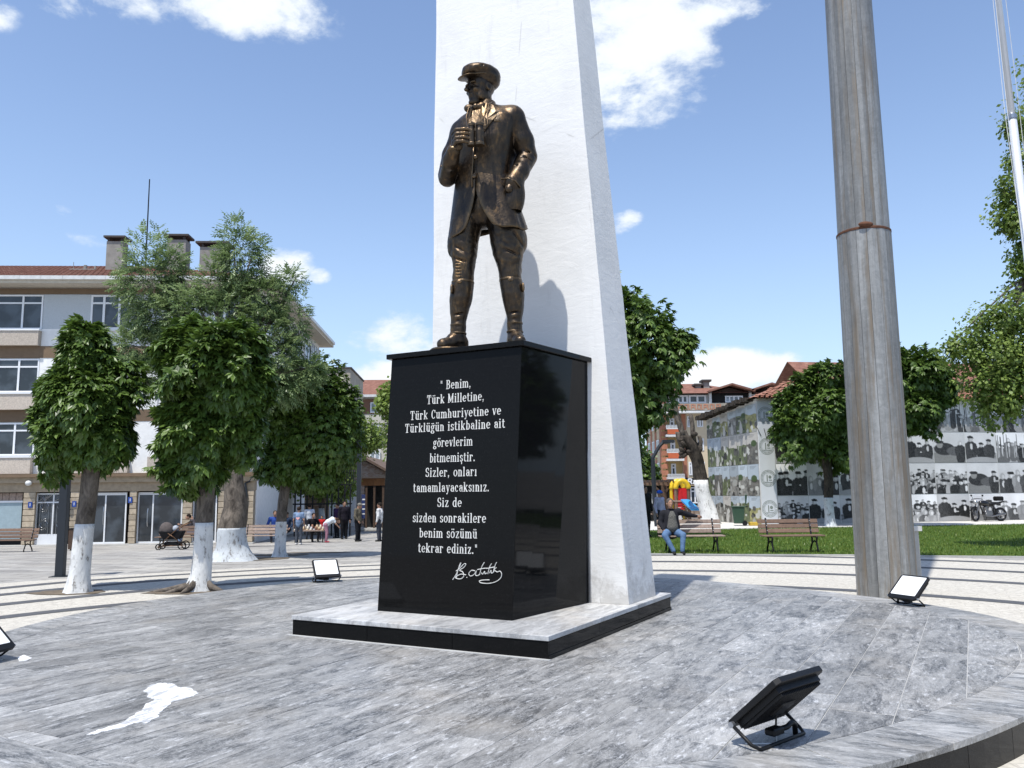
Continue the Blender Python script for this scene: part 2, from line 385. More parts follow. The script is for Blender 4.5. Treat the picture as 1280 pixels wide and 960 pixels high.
def plaster():
    m = NM('white_plaster').set(rough=.75, spec=.3)
    n = m.noise(1.3, 6, .6); st = m.noise(2.0, 6, .7, m.map((2.2, 2.2, .35)))
    c = m.mix((.745, .737, .715, 1), (.63, .622, .60, 1), m.ramp(n, [(.45, 0.0), (.8, .7)]))
    c = m.mix(c, (.44, .43, .41, 1), m.ramp(st, [(.56, 0.0), (.80, .5)]))
    cr = m.vor(.55, m.map((1, 1, .6)), feat='DISTANCE_TO_EDGE'); c = m.mix(c, (.30, .29, .27, 1), m.math('MULTIPLY', m.ramp(cr, [(0.0, .45), (.005, 0.0)]), m.ramp(m.noise(1.9, 3), [(.52, 0.0), (.58, 1.0)])))
    zz = m.N.new('ShaderNodeSeparateXYZ'); m.L.new(m.co, zz.inputs[0]); low = m.ramp(m.math('ADD', m.math('MULTIPLY', zz.outputs[2], .6), m.noise(5, 5, .7)), [(.80, .55), (1.15, 0.0)]); c = m.mix(c, (.36, .34, .31, 1), low)
    m.color(c)
    h = m.math('ADD', m.math('MULTIPLY', m.noise(4.0, 5, .65, m.map((1, 1, 2.4)), .6), 1.0), m.math('MULTIPLY', m.noise(26, 4, .6), .18))
    h = m.math('ADD', h, m.math('MULTIPLY', m.ramp(m.vor(9), [(0.0, 1.0), (.10, 0.0)]), .12))
    m.bump(h, .30, .016); return m.m
M['plaster'] = plaster()
def bronze(name='bronze', k=1.0):
    m = NM(name).set(metal=.85, rough=.36, spec=.5)
    n = m.noise(5, 6, .65, m.map((1.6, 1.6, .55)), .8); n2 = m.noise(24, 5, .7, m.map((1, 1, .6)))
    f = m.math('ADD', m.math('MULTIPLY', n, .7), m.math('MULTIPLY', n2, .35))
    geo = m.N.new('ShaderNodeNewGeometry'); pt = m.ramp(geo.outputs['Pointiness'], [(.49, 0.0), (.56, 1.0)])
    c = m.ramp(f, [(.42, (.016 * k, .015 * k, .0155 * k, 1)), (.56, (.040 * k, .030 * k, .022 * k, 1)), (.68, (.13 * k, .078 * k, .036 * k, 1))])
    c = m.mix(c, (.22 * k, .15 * k, .08 * k, 1), m.math('MULTIPLY', pt, .3)); m.color(c)
    m.rough(m.ramp(n2, [(.3, .27), (.7, .48)]))
    m.bump(m.math('ADD', m.math('MULTIPLY', m.noise(9, 5, .6, None, .7), 1.0), m.math('MULTIPLY', m.noise(45, 4), .2)), .35, .02); return m.m
M['bronze'] = bronze(k=1.2)
M['bronze_light'] = bronze('bronze_polished', 1.9)
def pole_mat():
    m = NM('weathered_galvanised_pole').set(rough=.5, metal=.25, spec=.4)
    s1 = m.noise(2.2, 6, .6, m.map((4, 4, .22), jitter=9)); s2 = m.noise(9, 6, .7, m.map((1, 1, 1), jitter=4), 1.0)
    c = m.ramp(m.math('ADD', m.math('MULTIPLY', s1, .6), m.math('MULTIPLY', s2, .4)), [(.36, (.17, .172, .168, 1)), (.5, (.255, .256, .248, 1)), (.64, (.36, .36, .35, 1))])
    c = m.mix(c, m.ramp(m.rand(), [(0, .66), (1, 1.12)]), 1.0, 'MULTIPLY')
    sp = m.N.new('ShaderNodeSeparateXYZ'); m.L.new(m.co, sp.inputs[0]); low = m.math('SUBTRACT', 1.0, m.math('MULTIPLY', m.math('ABSOLUTE', m.math('SUBTRACT', sp.outputs[2], 2.0)), .22), True)
    rust = m.ramp(m.math('ADD', m.noise(2.0, 6, .7, m.map((2.5, 2.5, .16), jitter=21)), m.math('MULTIPLY', low, .06)), [(.50, 0.0), (.64, .8)])
    c = m.mix(c, (.19, .145, .095, 1), rust)
    c = m.mix(c, (.08, .08, .078, 1), m.ramp(m.noise(3.0, 5, .7, m.map((3, 3, .2), jitter=33)), [(.60, 0.0), (.72, .5)]))
    scr = m.ramp(m.noise(5, 5, .7, m.map((6, 6, 1.1), jitter=2, rot=(0, .5, .3)), 1.2), [(.64, 0.0), (.72, .45)])
    c = m.mix(c, (.50, .50, .49, 1), scr); m.color(c)
    m.bump(s2, .15, .006); return m.m
M['pole'] = pole_mat()
M['rust'] = simple('rust', (.12, .05, .025, 1), .85, .2, .4, 20, .4)
def leafmat(name, c1, c2, tr=.25):
    m = NM(name).set(rough=.42, spec=.45)
    at = m.N.new('ShaderNodeAttribute'); at.attribute_name = 'leafvar'
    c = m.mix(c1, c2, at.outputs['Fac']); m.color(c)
    t = m.N.new('ShaderNodeBsdfTranslucent'); m.L.new(m.mix(c, (.75, 1.0, .25, 1), .35, 'MIX'), t.inputs[0]) if False else m.L.new(c, t.inputs[0])
    mx = m.N.new('ShaderNodeMixShader'); mx.inputs[0].default_value = tr
    out = m.N['Material Output']; m.L.new(m.b.outputs[0], mx.inputs[1]); m.L.new(t.outputs[0], mx.inputs[2]); m.L.new(mx.outputs[0], out.inputs[0]); return m.m
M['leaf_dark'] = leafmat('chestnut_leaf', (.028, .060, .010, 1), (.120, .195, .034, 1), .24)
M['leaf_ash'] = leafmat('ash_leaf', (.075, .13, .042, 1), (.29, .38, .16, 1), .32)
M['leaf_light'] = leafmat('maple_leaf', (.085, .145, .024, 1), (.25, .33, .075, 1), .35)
def bark(name, c1, c2, sc_=7):
    m = NM(name).set(rough=.9, spec=.2)
    n = m.noise(sc_, 6, .65, m.map((1, 1, .45)), .8); m.color(m.ramp(n, [(.35, c1), (.65, c2)]))
    m.bump(m.noise(sc_ * 2, 6, .7, m.map((1, 1, .4))), .9, .04); return m.m
M['bark'] = bark('bark', (.05, .042, .035, 1), (.19, .16, .13, 1))
M['bark_dark'] = bark('dark_bark', (.02, .017, .015, 1), (.085, .07, .055, 1))
def limed(name, tint):
    m = NM(name).set(rough=.85, spec=.2)
    n = m.noise(6, 6, .7, m.map((1, 1, .6))); n2 = m.noise(18, 5, .7, m.map((1, 1, .35)))
    c = m.mix(tint, tuple(q * .8 for q in tint[:3]) + (1,), m.ramp(n, [(.4, 0.0), (.7, 1.0)]))
    c = m.mix(c, (.13, .11, .09, 1), m.ramp(m.math('ADD', m.math('MULTIPLY', n, .55), m.math('MULTIPLY', n2, .45)), [(.54, 0.0), (.62, .85)]))
    m.color(c); m.bump(m.noise(12, 6, .7, m.map((1, 1, .4))), .8, .03); return m.m
M['lime'] = limed('limewash', (.72, .72, .70, 1)); M['lime_old'] = limed('worn_limewash', (.55, .58, .60, 1))
def paving_white():
    m = NM('cream_granite_setts').set(rough=.8, spec=.3)
    sp = m.N.new('ShaderNodeSeparateXYZ'); m.L.new(m.co, sp.inputs[0])
    n = m.noise(9, 6, .7); n2 = m.noise(.7, 4, .6)
    c = m.mix((.42, .392, .34, 1), (.58, .552, .485, 1), m.ramp(n, [(.35, 0.0), (.65, 1.0)]))
    c = m.mix(c, (.40, .37, .31, 1), m.ramp(m.noise(28, 4, .7), [(.62, 0.0), (.72, .6)]))
    c = m.mix(c, (.44, .42, .38, 1), m.ramp(n2, [(.5, 0.0), (.75, .45)]))
    v = m.vor(8.5, feat='DISTANCE_TO_EDGE'); c = m.mix((.30, .28, .25, 1), c, m.ramp(v, [(.0, .35), (.06, 1.0)]))
    m.color(c); m.bump(v, .25, .01); return m.m
M['pave_white'] = paving_white()
def pave_grey(name, c1, c2, warm):
    m = NM(name).set(rough=.8, spec=.3)
    v = m.map((1, 1, 1), rot=(0, 0, R(8)))
    b = m.N.new('ShaderNodeTexBrick'); m.L.new(v, b.inputs['Vector']); b.inputs['Scale'].default_value = 1.0
    b.inputs['Brick Width'].default_value = 1.15; b.inputs['Row Height'].default_value = .42; b.inputs['Mortar Size'].default_value = .02; b.inputs['Mortar Smooth'].default_value = .3
    b.inputs['Color1'].default_value = c1; b.inputs['Color2'].default_value = c2; b.inputs['Mortar'].default_value = (.10, .095, .09, 1); b.inputs['Bias'].default_value = 0.1
    n = m.noise(2.2, 6, .7, m.map((.6, 3, 1), rot=(0, 0, R(8))))
    c = m.mix(b.outputs[0], m.ramp(n, [(.35, .72), (.65, 1.12)]), 1.0, 'MULTIPLY')
    n2 = m.noise(.35, 4, .6); c = m.mix(c, warm, m.ramp(n2, [(.5, 0.0), (.75, .5)]))
    m.color(c); m.bump(b.outputs['Fac'], -.4, .01); return m.m
M['pave_grey'] = pave_grey('grey_paving', (.25, .24, .225, 1), (.43, .415, .385, 1), (.40, .37, .32, 1))
M['stripe'] = simple('dark_basalt_band', (.085, .088, .095, 1), .7, 0, .3, 9, .2)
M['concrete'] = simple('concrete', (.45, .44, .41, 1), .85, 0, .2, 4, .2)
M['footpath'] = simple('pale_footpath', (.56, .54, .50, 1), .85, 0, .15, 3, .1)
def grass_mat():
    m = NM('lawn_soil').set(rough=.95, spec=.1)
    n = m.noise(3, 6, .7); m.color(m.ramp(n, [(.35, (.035, .07, .012, 1)), (.65, (.07, .12, .02, 1))])); m.bump(m.noise(60, 4), .6, .02); return m.m
M['lawn'] = grass_mat(); M['blade'] = leafmat('grass_blade', (.10, .155, .02, 1), (.22, .29, .06, 1), .35)
def glass(name, c, rough=.05):
    m = NM(name).set(rough=rough, spec=.6)
    n = m.noise(1.1, 3, .5, m.map((1, 1, 1), jitter=9)); m.color(m.mix(c, tuple(q * 2.6 for q in c[:3]) + (1,), m.ramp(n, [(.45, 0.0), (.6, 1.0)]))); return m.m
M['glass'] = glass('window_glass', (.022, .027, .032, 1)); M['glass_pale'] = glass('curtained_glass', (.13, .15, .165, 1), .1)
M['white_pvc'] = simple('white_pvc', (.74, .75, .76, 1), .4, 0, .05, 3)
M['render_white'] = simple('white_render', (.74, .735, .71, 1), .9, 0, .10, 5, .35)
M['render_grey'] = simple('blue_grey_render', (.43, .46, .475, 1), .9, 0, .14, 30, .5)
M['pebble'] = simple('beige_pebbledash', (.52, .45, .375, 1), .95, 0, .32, 22, .6)
M['brown_band'] = simple('brown_band', (.17, .115, .07, 1), .85, 0, .15, 6, .2)
M['soffit'] = simple('cream_soffit', (.50, .45, .37, 1), .8)
M['gutter'] = simple('white_gutter', (.62, .62, .60, 1), .5)
M['stone'] = simple('beige_stone', (.40, .33, .24, 1), .85, 0, .3, 7, .3, .18)
M['stone_band'] = simple('stone_lintel', (.36, .285, .195, 1), .85, 0, .25, 5, .3)
M['black_metal'] = simple('black_painted_metal', (.007, .007, .0075, 1), .45, .0, .2, 10, 0, .1, .3)
M['dark_post'] = simple('dark_blue_grey_post', (.022, .027, .034, 1), .5, .2, .1, 4)
M['steel'] = simple('brushed_steel', (.45, .46, .48, 1), .3, .9, .1, 5)
M['wood'] = simple('bench_wood', (.17, .105, .07, 1), .7, 0, .3, 14, .2, .2)
M['wood_pale'] = simple('faded_bench_wood', (.30, .225, .18, 1), .75, 0, .4, 12, .2, .15)
M['wood_orange'] = simple('stained_pine', (.25, .105, .035, 1), .6, 0, .25, 9)
M['wood_dark'] = simple('dark_timber', (.07, .04, .024, 1), .7, 0, .3, 9)
def tiles():
    m = NM('clay_tiles').set(rough=.85, spec=.2)
    n = m.noise(2.2, 6, .7); c = m.ramp(n, [(.3, (.14, .07, .05, 1)), (.55, (.23, .11, .08, 1)), (.75, (.34, .22, .16, 1))]); m.color(c); m.bump(m.noise(30, 4), .3, .02); return m.m
M['tile'] = tiles()
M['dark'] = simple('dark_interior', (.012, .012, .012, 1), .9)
# ------------------------------------------------------------------ ground
def tag_struct(o): return tag(o, kind='structure')
def grid_sheet(name, xs, ys, off, mat):
    v = [(x, y, zg(x, y) + off) for y in ys for x in xs]; n = len(xs)
    f = [(j * n + i, j * n + i + 1, (j + 1) * n + i + 1, (j + 1) * n + i) for j in range(len(ys) - 1) for i in range(n - 1)]
    return tag_struct(MB().add(v, f).build(name, mat, recalc=False))
grid_sheet('ground', [-1500, -300, -80] + [-40 + 1.0 * i for i in range(81)] + [80, 300, 1500], [-400, -60] + [-20 + 1.0 * i for i in range(100)] + [120, 300, 2000], 0.0, M['pave_grey'])
def disc_sheet(name, c, r0, r1, off, mat, a0=0, a1=360, n=180, m=4):
    vs = []; k = n + 1
    for j in range(m + 1):
        r = r0 + (r1 - r0) * j / m
        for i in range(k):
            a = R(a0 + (a1 - a0) * i / n); x = c[0] + r * math.cos(a); y = c[1] + r * math.sin(a); vs.append((x, y, zg(x, y) + off))
    f = [(j * k + i, (j + 1) * k + i, (j + 1) * k + i + 1, j * k + i + 1) for j in range(m) for i in range(n)]
    return tag_struct(MB().add(vs, f).build(name, mat, recalc=False))
disc_sheet('white_paving', (1.95, 8.65), 0.2, 14.5, .004, M['pave_white'], m=16)
for c, r in (((.21, 6.69), 9.2), ((.98, 6.99), 11.17), ((1.4, 7.9), 12.42), ((1.95, 8.65), 13.57)):
    disc_sheet('dark_paving_band', c, r - .17, r + .17, .009, M['stripe'], m=1)
lawn_edge = [(1.5, 22.9), (3.93, 22.14), (5.28, 21.75), (8.58, 21.15), (10.03, 20.65), (12.11, 20.13), (16, 18.6), (22, 15.0), (30, 9)]
def lawn_near(x): return float(np.interp(x, [p[0] for p in lawn_edge], [p[1] for p in lawn_edge]))
def lawn_far(x): return float(np.interp(x, [1.5, 9, 24, 34], [34.0, 35.3, 37.3, 39]))
v = []; f = []; xs = [1.5 + .5 * i for i in range(58)]; K = 14
def lump(x, y): return .025 * mnoise.noise(Vector((x * .8, y * .8, 0)))
for i, x in enumerate(xs):
    for j in range(K + 1):
        t = j / K; y = lawn_near(x) * (1 - t) + lawn_far(x) * t
        v.append((x, y, .03 + (lump(x, y) if 0 < j < K else 0)))
f = [(i * (K + 1) + j, (i + 1) * (K + 1) + j, (i + 1) * (K + 1) + j + 1, i * (K + 1) + j + 1) for i in range(len(xs) - 1) for j in range(K)]
tag_struct(MB().add(v, f).build('lawn', M['lawn'], recalc=False))
v = []; f = []
for i, x in enumerate(xs): v += [(x, lawn_near(x) - .06, 0), (x, lawn_near(x) - .06, .045), (x, lawn_near(x) + .03, .045), (x, lawn_near(x) + .03, 0)]
f = [(i * 4 + k, i * 4 + (k + 1) % 4, i * 4 + 4 + (k + 1) % 4, i * 4 + 4 + k) for i in range(len(xs) - 1) for k in range(4)]
tag_struct(MB().add(v, f).build('lawn_kerb', M['concrete']))
v = []; f = []
for i, x in enumerate(xs): v += [(x, lawn_far(x), 0), (x, lawn_far(x), .06), (x, lawn_far(x) + 9, .06), (x, lawn_far(x) + 9, 0)]
f = [(i * 4 + k, i * 4 + (k + 1) % 4, i * 4 + 4 + (k + 1) % 4, i * 4 + 4 + k) for i in range(len(xs) - 1) for k in range(4)]
tag_struct(MB().add(v, f).build('footpath', M['footpath']))
def fast_mesh(name, V, T, mat, parent=None, var=None):
    me = bpy.data.meshes.new(name); me.vertices.add(len(V)); me.vertices.foreach_set('co', V.astype(np.float32).ravel())
    k = T.shape[1]; me.loops.add(T.size); me.loops.foreach_set('vertex_index', T.astype(np.int32).ravel())
    me.polygons.add(len(T)); me.polygons.foreach_set('loop_start', np.arange(0, T.size, k, dtype=np.int32)); me.update(calc_edges=True)
    if var is not None:
        a = me.attributes.new('leafvar', 'FLOAT', 'POINT'); a.data.foreach_set('value', var.astype(np.float32))
    return link_mesh(name, me, mat, parent)
n = 42000
gx = 1.6 + 27 * rng.random(n); t = rng.random(n) ** 1.25
gy = np.array([lawn_near(a) + .02 + (lawn_far(a) - lawn_near(a) - .04) * b for a, b in zip(gx, t)])
ang = rng.random(n) * 6.28; h = .035 + .05 * rng.random(n); w = .012 + .012 * rng.random(n)
b0 = np.stack([gx, gy, np.full(n, .02)], 1); sd = np.stack([np.cos(ang) * w, np.sin(ang) * w, 0 * w], 1)
tip = b0 + np.stack([rng.normal(0, .02, n), rng.normal(0, .02, n), h + .01], 1)
V = np.stack([b0 - sd, b0 + sd, tip], 1).reshape(-1, 3)
tag(fast_mesh('grass', V, np.arange(3 * n).reshape(-1, 3), M['blade'], var=np.repeat(rng.random(n), 3)), 'short green lawn grass behind the benches', 'grass', kind='stuff')

# ------------------------------------------------------------------ round marble platform
YAW = -R(28.7)                                # monument axes
MON = Frame(.29, 7.44, 0, YAW)
PC = (-.18, 9.6); PT = .25
_ra = [-172, -150, -119, -100, -68, -59, -48, -4, 32, 60, 90, 127, 155.6, 188]; _rr = [-.04, .18, .30, .24, .05, -.04, -.09, .30, -.30, -.22, -.05, .13, -.02, -.04]
_aa = np.arange(-180, 180, 2.0); _r0 = np.interp(_aa, _ra, _rr)
_kk = np.exp(-.5 * (np.arange(-20, 22, 2) / 8.0) ** 2); _kk /= _kk.sum()
_r1 = np.convolve(np.concatenate([_r0[-10:], _r0, _r0[:10]]), _kk, 'same')[10:-10]
def prad(a): return 5.365 + float(np.interp((a + 180) % 360 - 180, np.append(_aa, 180), np.append(_r1, _r1[0])))
plat = empty('platform', (PC[0], PC[1], 0), YAW, 'round grey marble platform edged in dark granite that carries the monument', 'platform')
def pl(a, dr=0.0):                            # platform local point at world angle a
    r = prad(a) + dr; b = R(a) - YAW; return (r * math.cos(b), r * math.sin(b))
deg = [360 * i / 120 for i in range(120)]
def disc(poly, z0, z1): return MB().prism(poly, z0, z1, 'z')
disc([pl(a, -.035) for a in deg], -.02, PT - .042).build('core', M['skirt'], plat)
disc([pl(a, -.02) for a in deg], PT - .040, PT - .004).build('mortar_bed', M['grout'], plat)
def clip(poly, clipper):
    def inside(p, a, b): return (b[0] - a[0]) * (p[1] - a[1]) - (b[1] - a[1]) * (p[0] - a[0]) >= 0
    def inter(p, q, a, b):
        x1, y1, x2, y2 = *p, *q; x3, y3, x4, y4 = *a, *b; dd = (x1 - x2) * (y3 - y4) - (y1 - y2) * (x3 - x4)
        t = ((x1 - x3) * (y3 - y4) - (y1 - y3) * (x3 - x4)) / dd; return (x1 + t * (x2 - x1), y1 + t * (y2 - y1))
    out = poly
    for i in range(len(clipper)):
        a, b = clipper[i], clipper[(i + 1) % len(clipper)]; src = out; out = []
        if not src: return []
        for j in range(len(src)):
            p, q = src[j - 1], src[j]; ip, iq = inside(p, a, b), inside(q, a, b)
            if iq:
                if not ip: out.append(inter(p, q, a, b))
                out.append(q)
            elif ip: out.append(inter(p, q, a, b))
    return out
inner = [pl(a, -.43) for a in deg]
o0 = MON.o - np.array([PC[0], PC[1], 0]); ox, oy = o0 @ MON.u, o0 @ MON.v
random.seed(3)
col = 0; LEN = 1.12
for i in range(-17, 17):
    x0 = ox + .38 + i * .4 - .0; off = random.choice([0, .37, .56, .75, .2]) * LEN
    y = -7.0 + off
    while y < 7:
        g = .0032; rect = [(x0 + g, y + g), (x0 + .4 - g, y + g), (x0 + .4 - g, y + LEN - g), (x0 + g, y + LEN - g)]
        p = clip(rect, inner); y += LEN
        if len(p) < 3: continue
        ar = abs(sum(p[k - 1][0] * p[k][1] - p[k][0] * p[k - 1][1] for k in range(len(p)))) / 2
        if ar < .0015: continue
        dz = random.uniform(-.0012, .0012)
        disc(p, PT - .030, PT + dz).build('slab', M['slab'], plat, bevel=.0015)
NB = 40
for k in range(NB):
    a0 = 360 * k / NB + 3; a1 = 360 * (k + 1) / NB + 3; e = .04
    aa = [a0 + e + (a1 - a0 - 2 * e) * j / 4 for j in range(5)]
    disc([pl(a, -.424) for a in aa] + [pl(a, 0) for a in aa[::-1]], PT - .04, PT + .001).build('border_slab', M['border'], plat, bevel=.003)
NS = 56
for k in range(NS):
    a0 = 360 * k / NS; a1 = 360 * (k + 1) / NS; e = .03
    aa = [a0 + e + (a1 - a0 - 2 * e) * j / 3 for j in range(4)]
    disc([pl(a, -.06) for a in aa] + [pl(a, -.028) for a in aa[::-1]], -.02, PT - .045).build('skirt_panel', M['skirt'], plat)
# cracked white patch of cement
patch = [(108, 919), (122, 913), (141, 908), (160, 900), (176, 889), (184, 880), (193, 876), (186, 871), (181, 864), (187, 857), (200, 854), (214, 855), (222, 859), (238, 861), (248, 866), (243, 871), (230, 874), (215, 878), (209, 884), (200, 891), (196, 897), (184, 904), (168, 904), (152, 910), (133, 914), (118, 919)]
def plat_local(p): q = np.array([p[0] - PC[0], p[1] - PC[1]]); return (float(q @ MON.u[:2]), float(q @ MON.v[:2]))
pp = [plat_local(P(x, y, PT)) for x, y in patch]
fine = []
for k in range(len(pp)):
    a, b = Vector(pp[k]), Vector(pp[(k + 1) % len(pp)])
    for j in range(4):
        q = a.lerp(b, j / 4); n_ = Vector((b.y - a.y, a.x - b.x)).normalized() * random.uniform(-.012, .012); fine.append(tuple(q + n_))
mm = NM('white_cement').set(rough=.8); c_ = mm.mix((.70, .70, .69, 1), (.35, .36, .37, 1), mm.ramp(mm.noise(7, 6, .75, mm.map((3, .8, 1), rot=(0, 0, .4))), [(.48, 0.0), (.56, 1.0)])); mm.color(c_)
disc(fine, PT - .01, PT + .004).build('cement_patch', mm.m, plat)['label'] = 'streaky white cement patch with a trailing tail'
p2 = [plat_local(P(x, y, PT)) for x, y in ((22, 822), (30, 819), (40, 823), (34, 826), (24, 827))]
disc(p2, PT - .01, PT + .004).build('cement_patch', mm.m, plat)

# ------------------------------------------------------------------ plinth, pedestal, obelisk (monument axes)
Z0 = PT; ZP = .45
pb = empty('plinth', tuple(MON.o), YAW, 'low black granite plinth with pale marble top under pedestal and obelisk', 'plinth')
box_obj('base', -2.93, -.02, .02, 3.33, Z0 + .001, ZP - .045, M['granite'], pb)
for (x0, x1, y0, y1) in [(-2.95, -1.50, 0, 1.10), (-1.495, .0, 0, 1.10), (-2.95, -1.72, 1.105, 2.2), (-1.715, 0, 1.105, 2.2), (-2.95, -1.4, 2.205, 3.36), (-1.395, 0, 2.205, 3.36)]:
    box_obj('top_slab', x0 - .01, x1 + .01 if x1 == 0 else x1, y0 - (.01 if y0 == 0 else 0), y1, ZP - .043, ZP, M['plinth_top'], pb, bevel=.003)
for a, b in ((-2.945, -1.98), (-1.975, -.99), (-.985, 0.0)): box_obj('facing_panel', a, b, -.001, .018, Z0 + .002, ZP - .046, M['granite'], pb)
for a, b in ((.02, 1.14), (1.145, 2.25), (2.255, 3.35)):
    box_obj('facing_panel', -.018, .001, a, b, Z0 + .002, ZP - .046, M['granite'], pb)
box_obj('facing_strip', -.001, .012, -.005, 3.35, Z0 + .002, Z0 + .035, M['granite'], pb)
box_obj('mortar_line', -2.99, .03, -.045, -.0015, Z0 + .0005, Z0 + .006, M['grout'], pb)

ped = empty('pedestal', tuple(MON.o), YAW, 'polished black granite pedestal engraved with white text under the bronze statue', 'pedestal')
ZC = 3.17
b_ = [(-2.335, .62), (-.695, .62), (-.545, 2.13), (-2.485, 2.13)]; t_ = [(-2.245, .742), (-.635, .742), (-.635, 2.13), (-2.245, 2.13)]
t_ = [(-2.265, .742), (-.622, .742), (-.495, 2.13), (-2.39, 2.13)]
MB().loft([[(x, y, ZP + .001) for x, y in b_], [(x, y, ZC) for x, y in t_]]).build('die', M['granite'], ped, bevel=.004)
MB().prism([(-2.31, .70), (-.575, .70), (-.445, 2.138), (-2.44, 2.138)], ZC + .001, ZC + .055, 'z').build('cap_slab', M['granite'], ped, bevel=.004)
box_obj('edge_strip', -.535, -.515, 2.115, 2.135, ZP + .002, ZC - .002, M['steel'], ped)
# lettering: condensed slab-serif strokes
class Glyphs:
    W = .14; T = .065
    def __init__(s): s.q = []
    def line(s, x0, y0, x1, y1, w): 
        d = Vector((x1 - x0, y1 - y0)); L = d.length; d /= L; n = Vector((-d.y, d.x)) * w / 2
        s.q.append([(x0 + n.x, y0 + n.y), (x0 - n.x, y0 - n.y), (x1 - n.x, y1 - n.y), (x1 + n.x, y1 + n.y)])
    def V(s, x, y0, y1): s.q.append([(x - s.W / 2, y0), (x + s.W / 2, y0), (x + s.W / 2, y1), (x - s.W / 2, y1)])
    def H(s, x0, x1, y, t=None): t = t or s.T; s.q.append([(x0, y - t / 2), (x1, y - t / 2), (x1, y + t / 2), (x0, y + t / 2)])
    def S(s, x, y, w=.15): s.H(x - w, x + w, y + (.035 if y < .5 else -.035))
    def A(s, cx, cy, rx, ry, a0, a1, n=10):
        pts = []
        for i in range(n + 1):
            a = R(a0 + (a1 - a0) * i / n); c, d = math.cos(a), math.sin(a); w = s.T + (s.W - s.T) * abs(c) ** 1.5
            pts.append(((cx + (rx - w / 2) * c, cy + (ry - w / 2) * d), (cx + (rx + w / 2) * c, cy + (ry + w / 2) * d)))
        for (a, b), (c, d) in zip(pts, pts[1:]): s.q.append([a, b, d, c])
    def dot(s, x, y, r=.085): s.q.append([(x + r * math.cos(k * math.pi / 4), y + r * math.sin(k * math.pi / 4)) for k in range(8)])
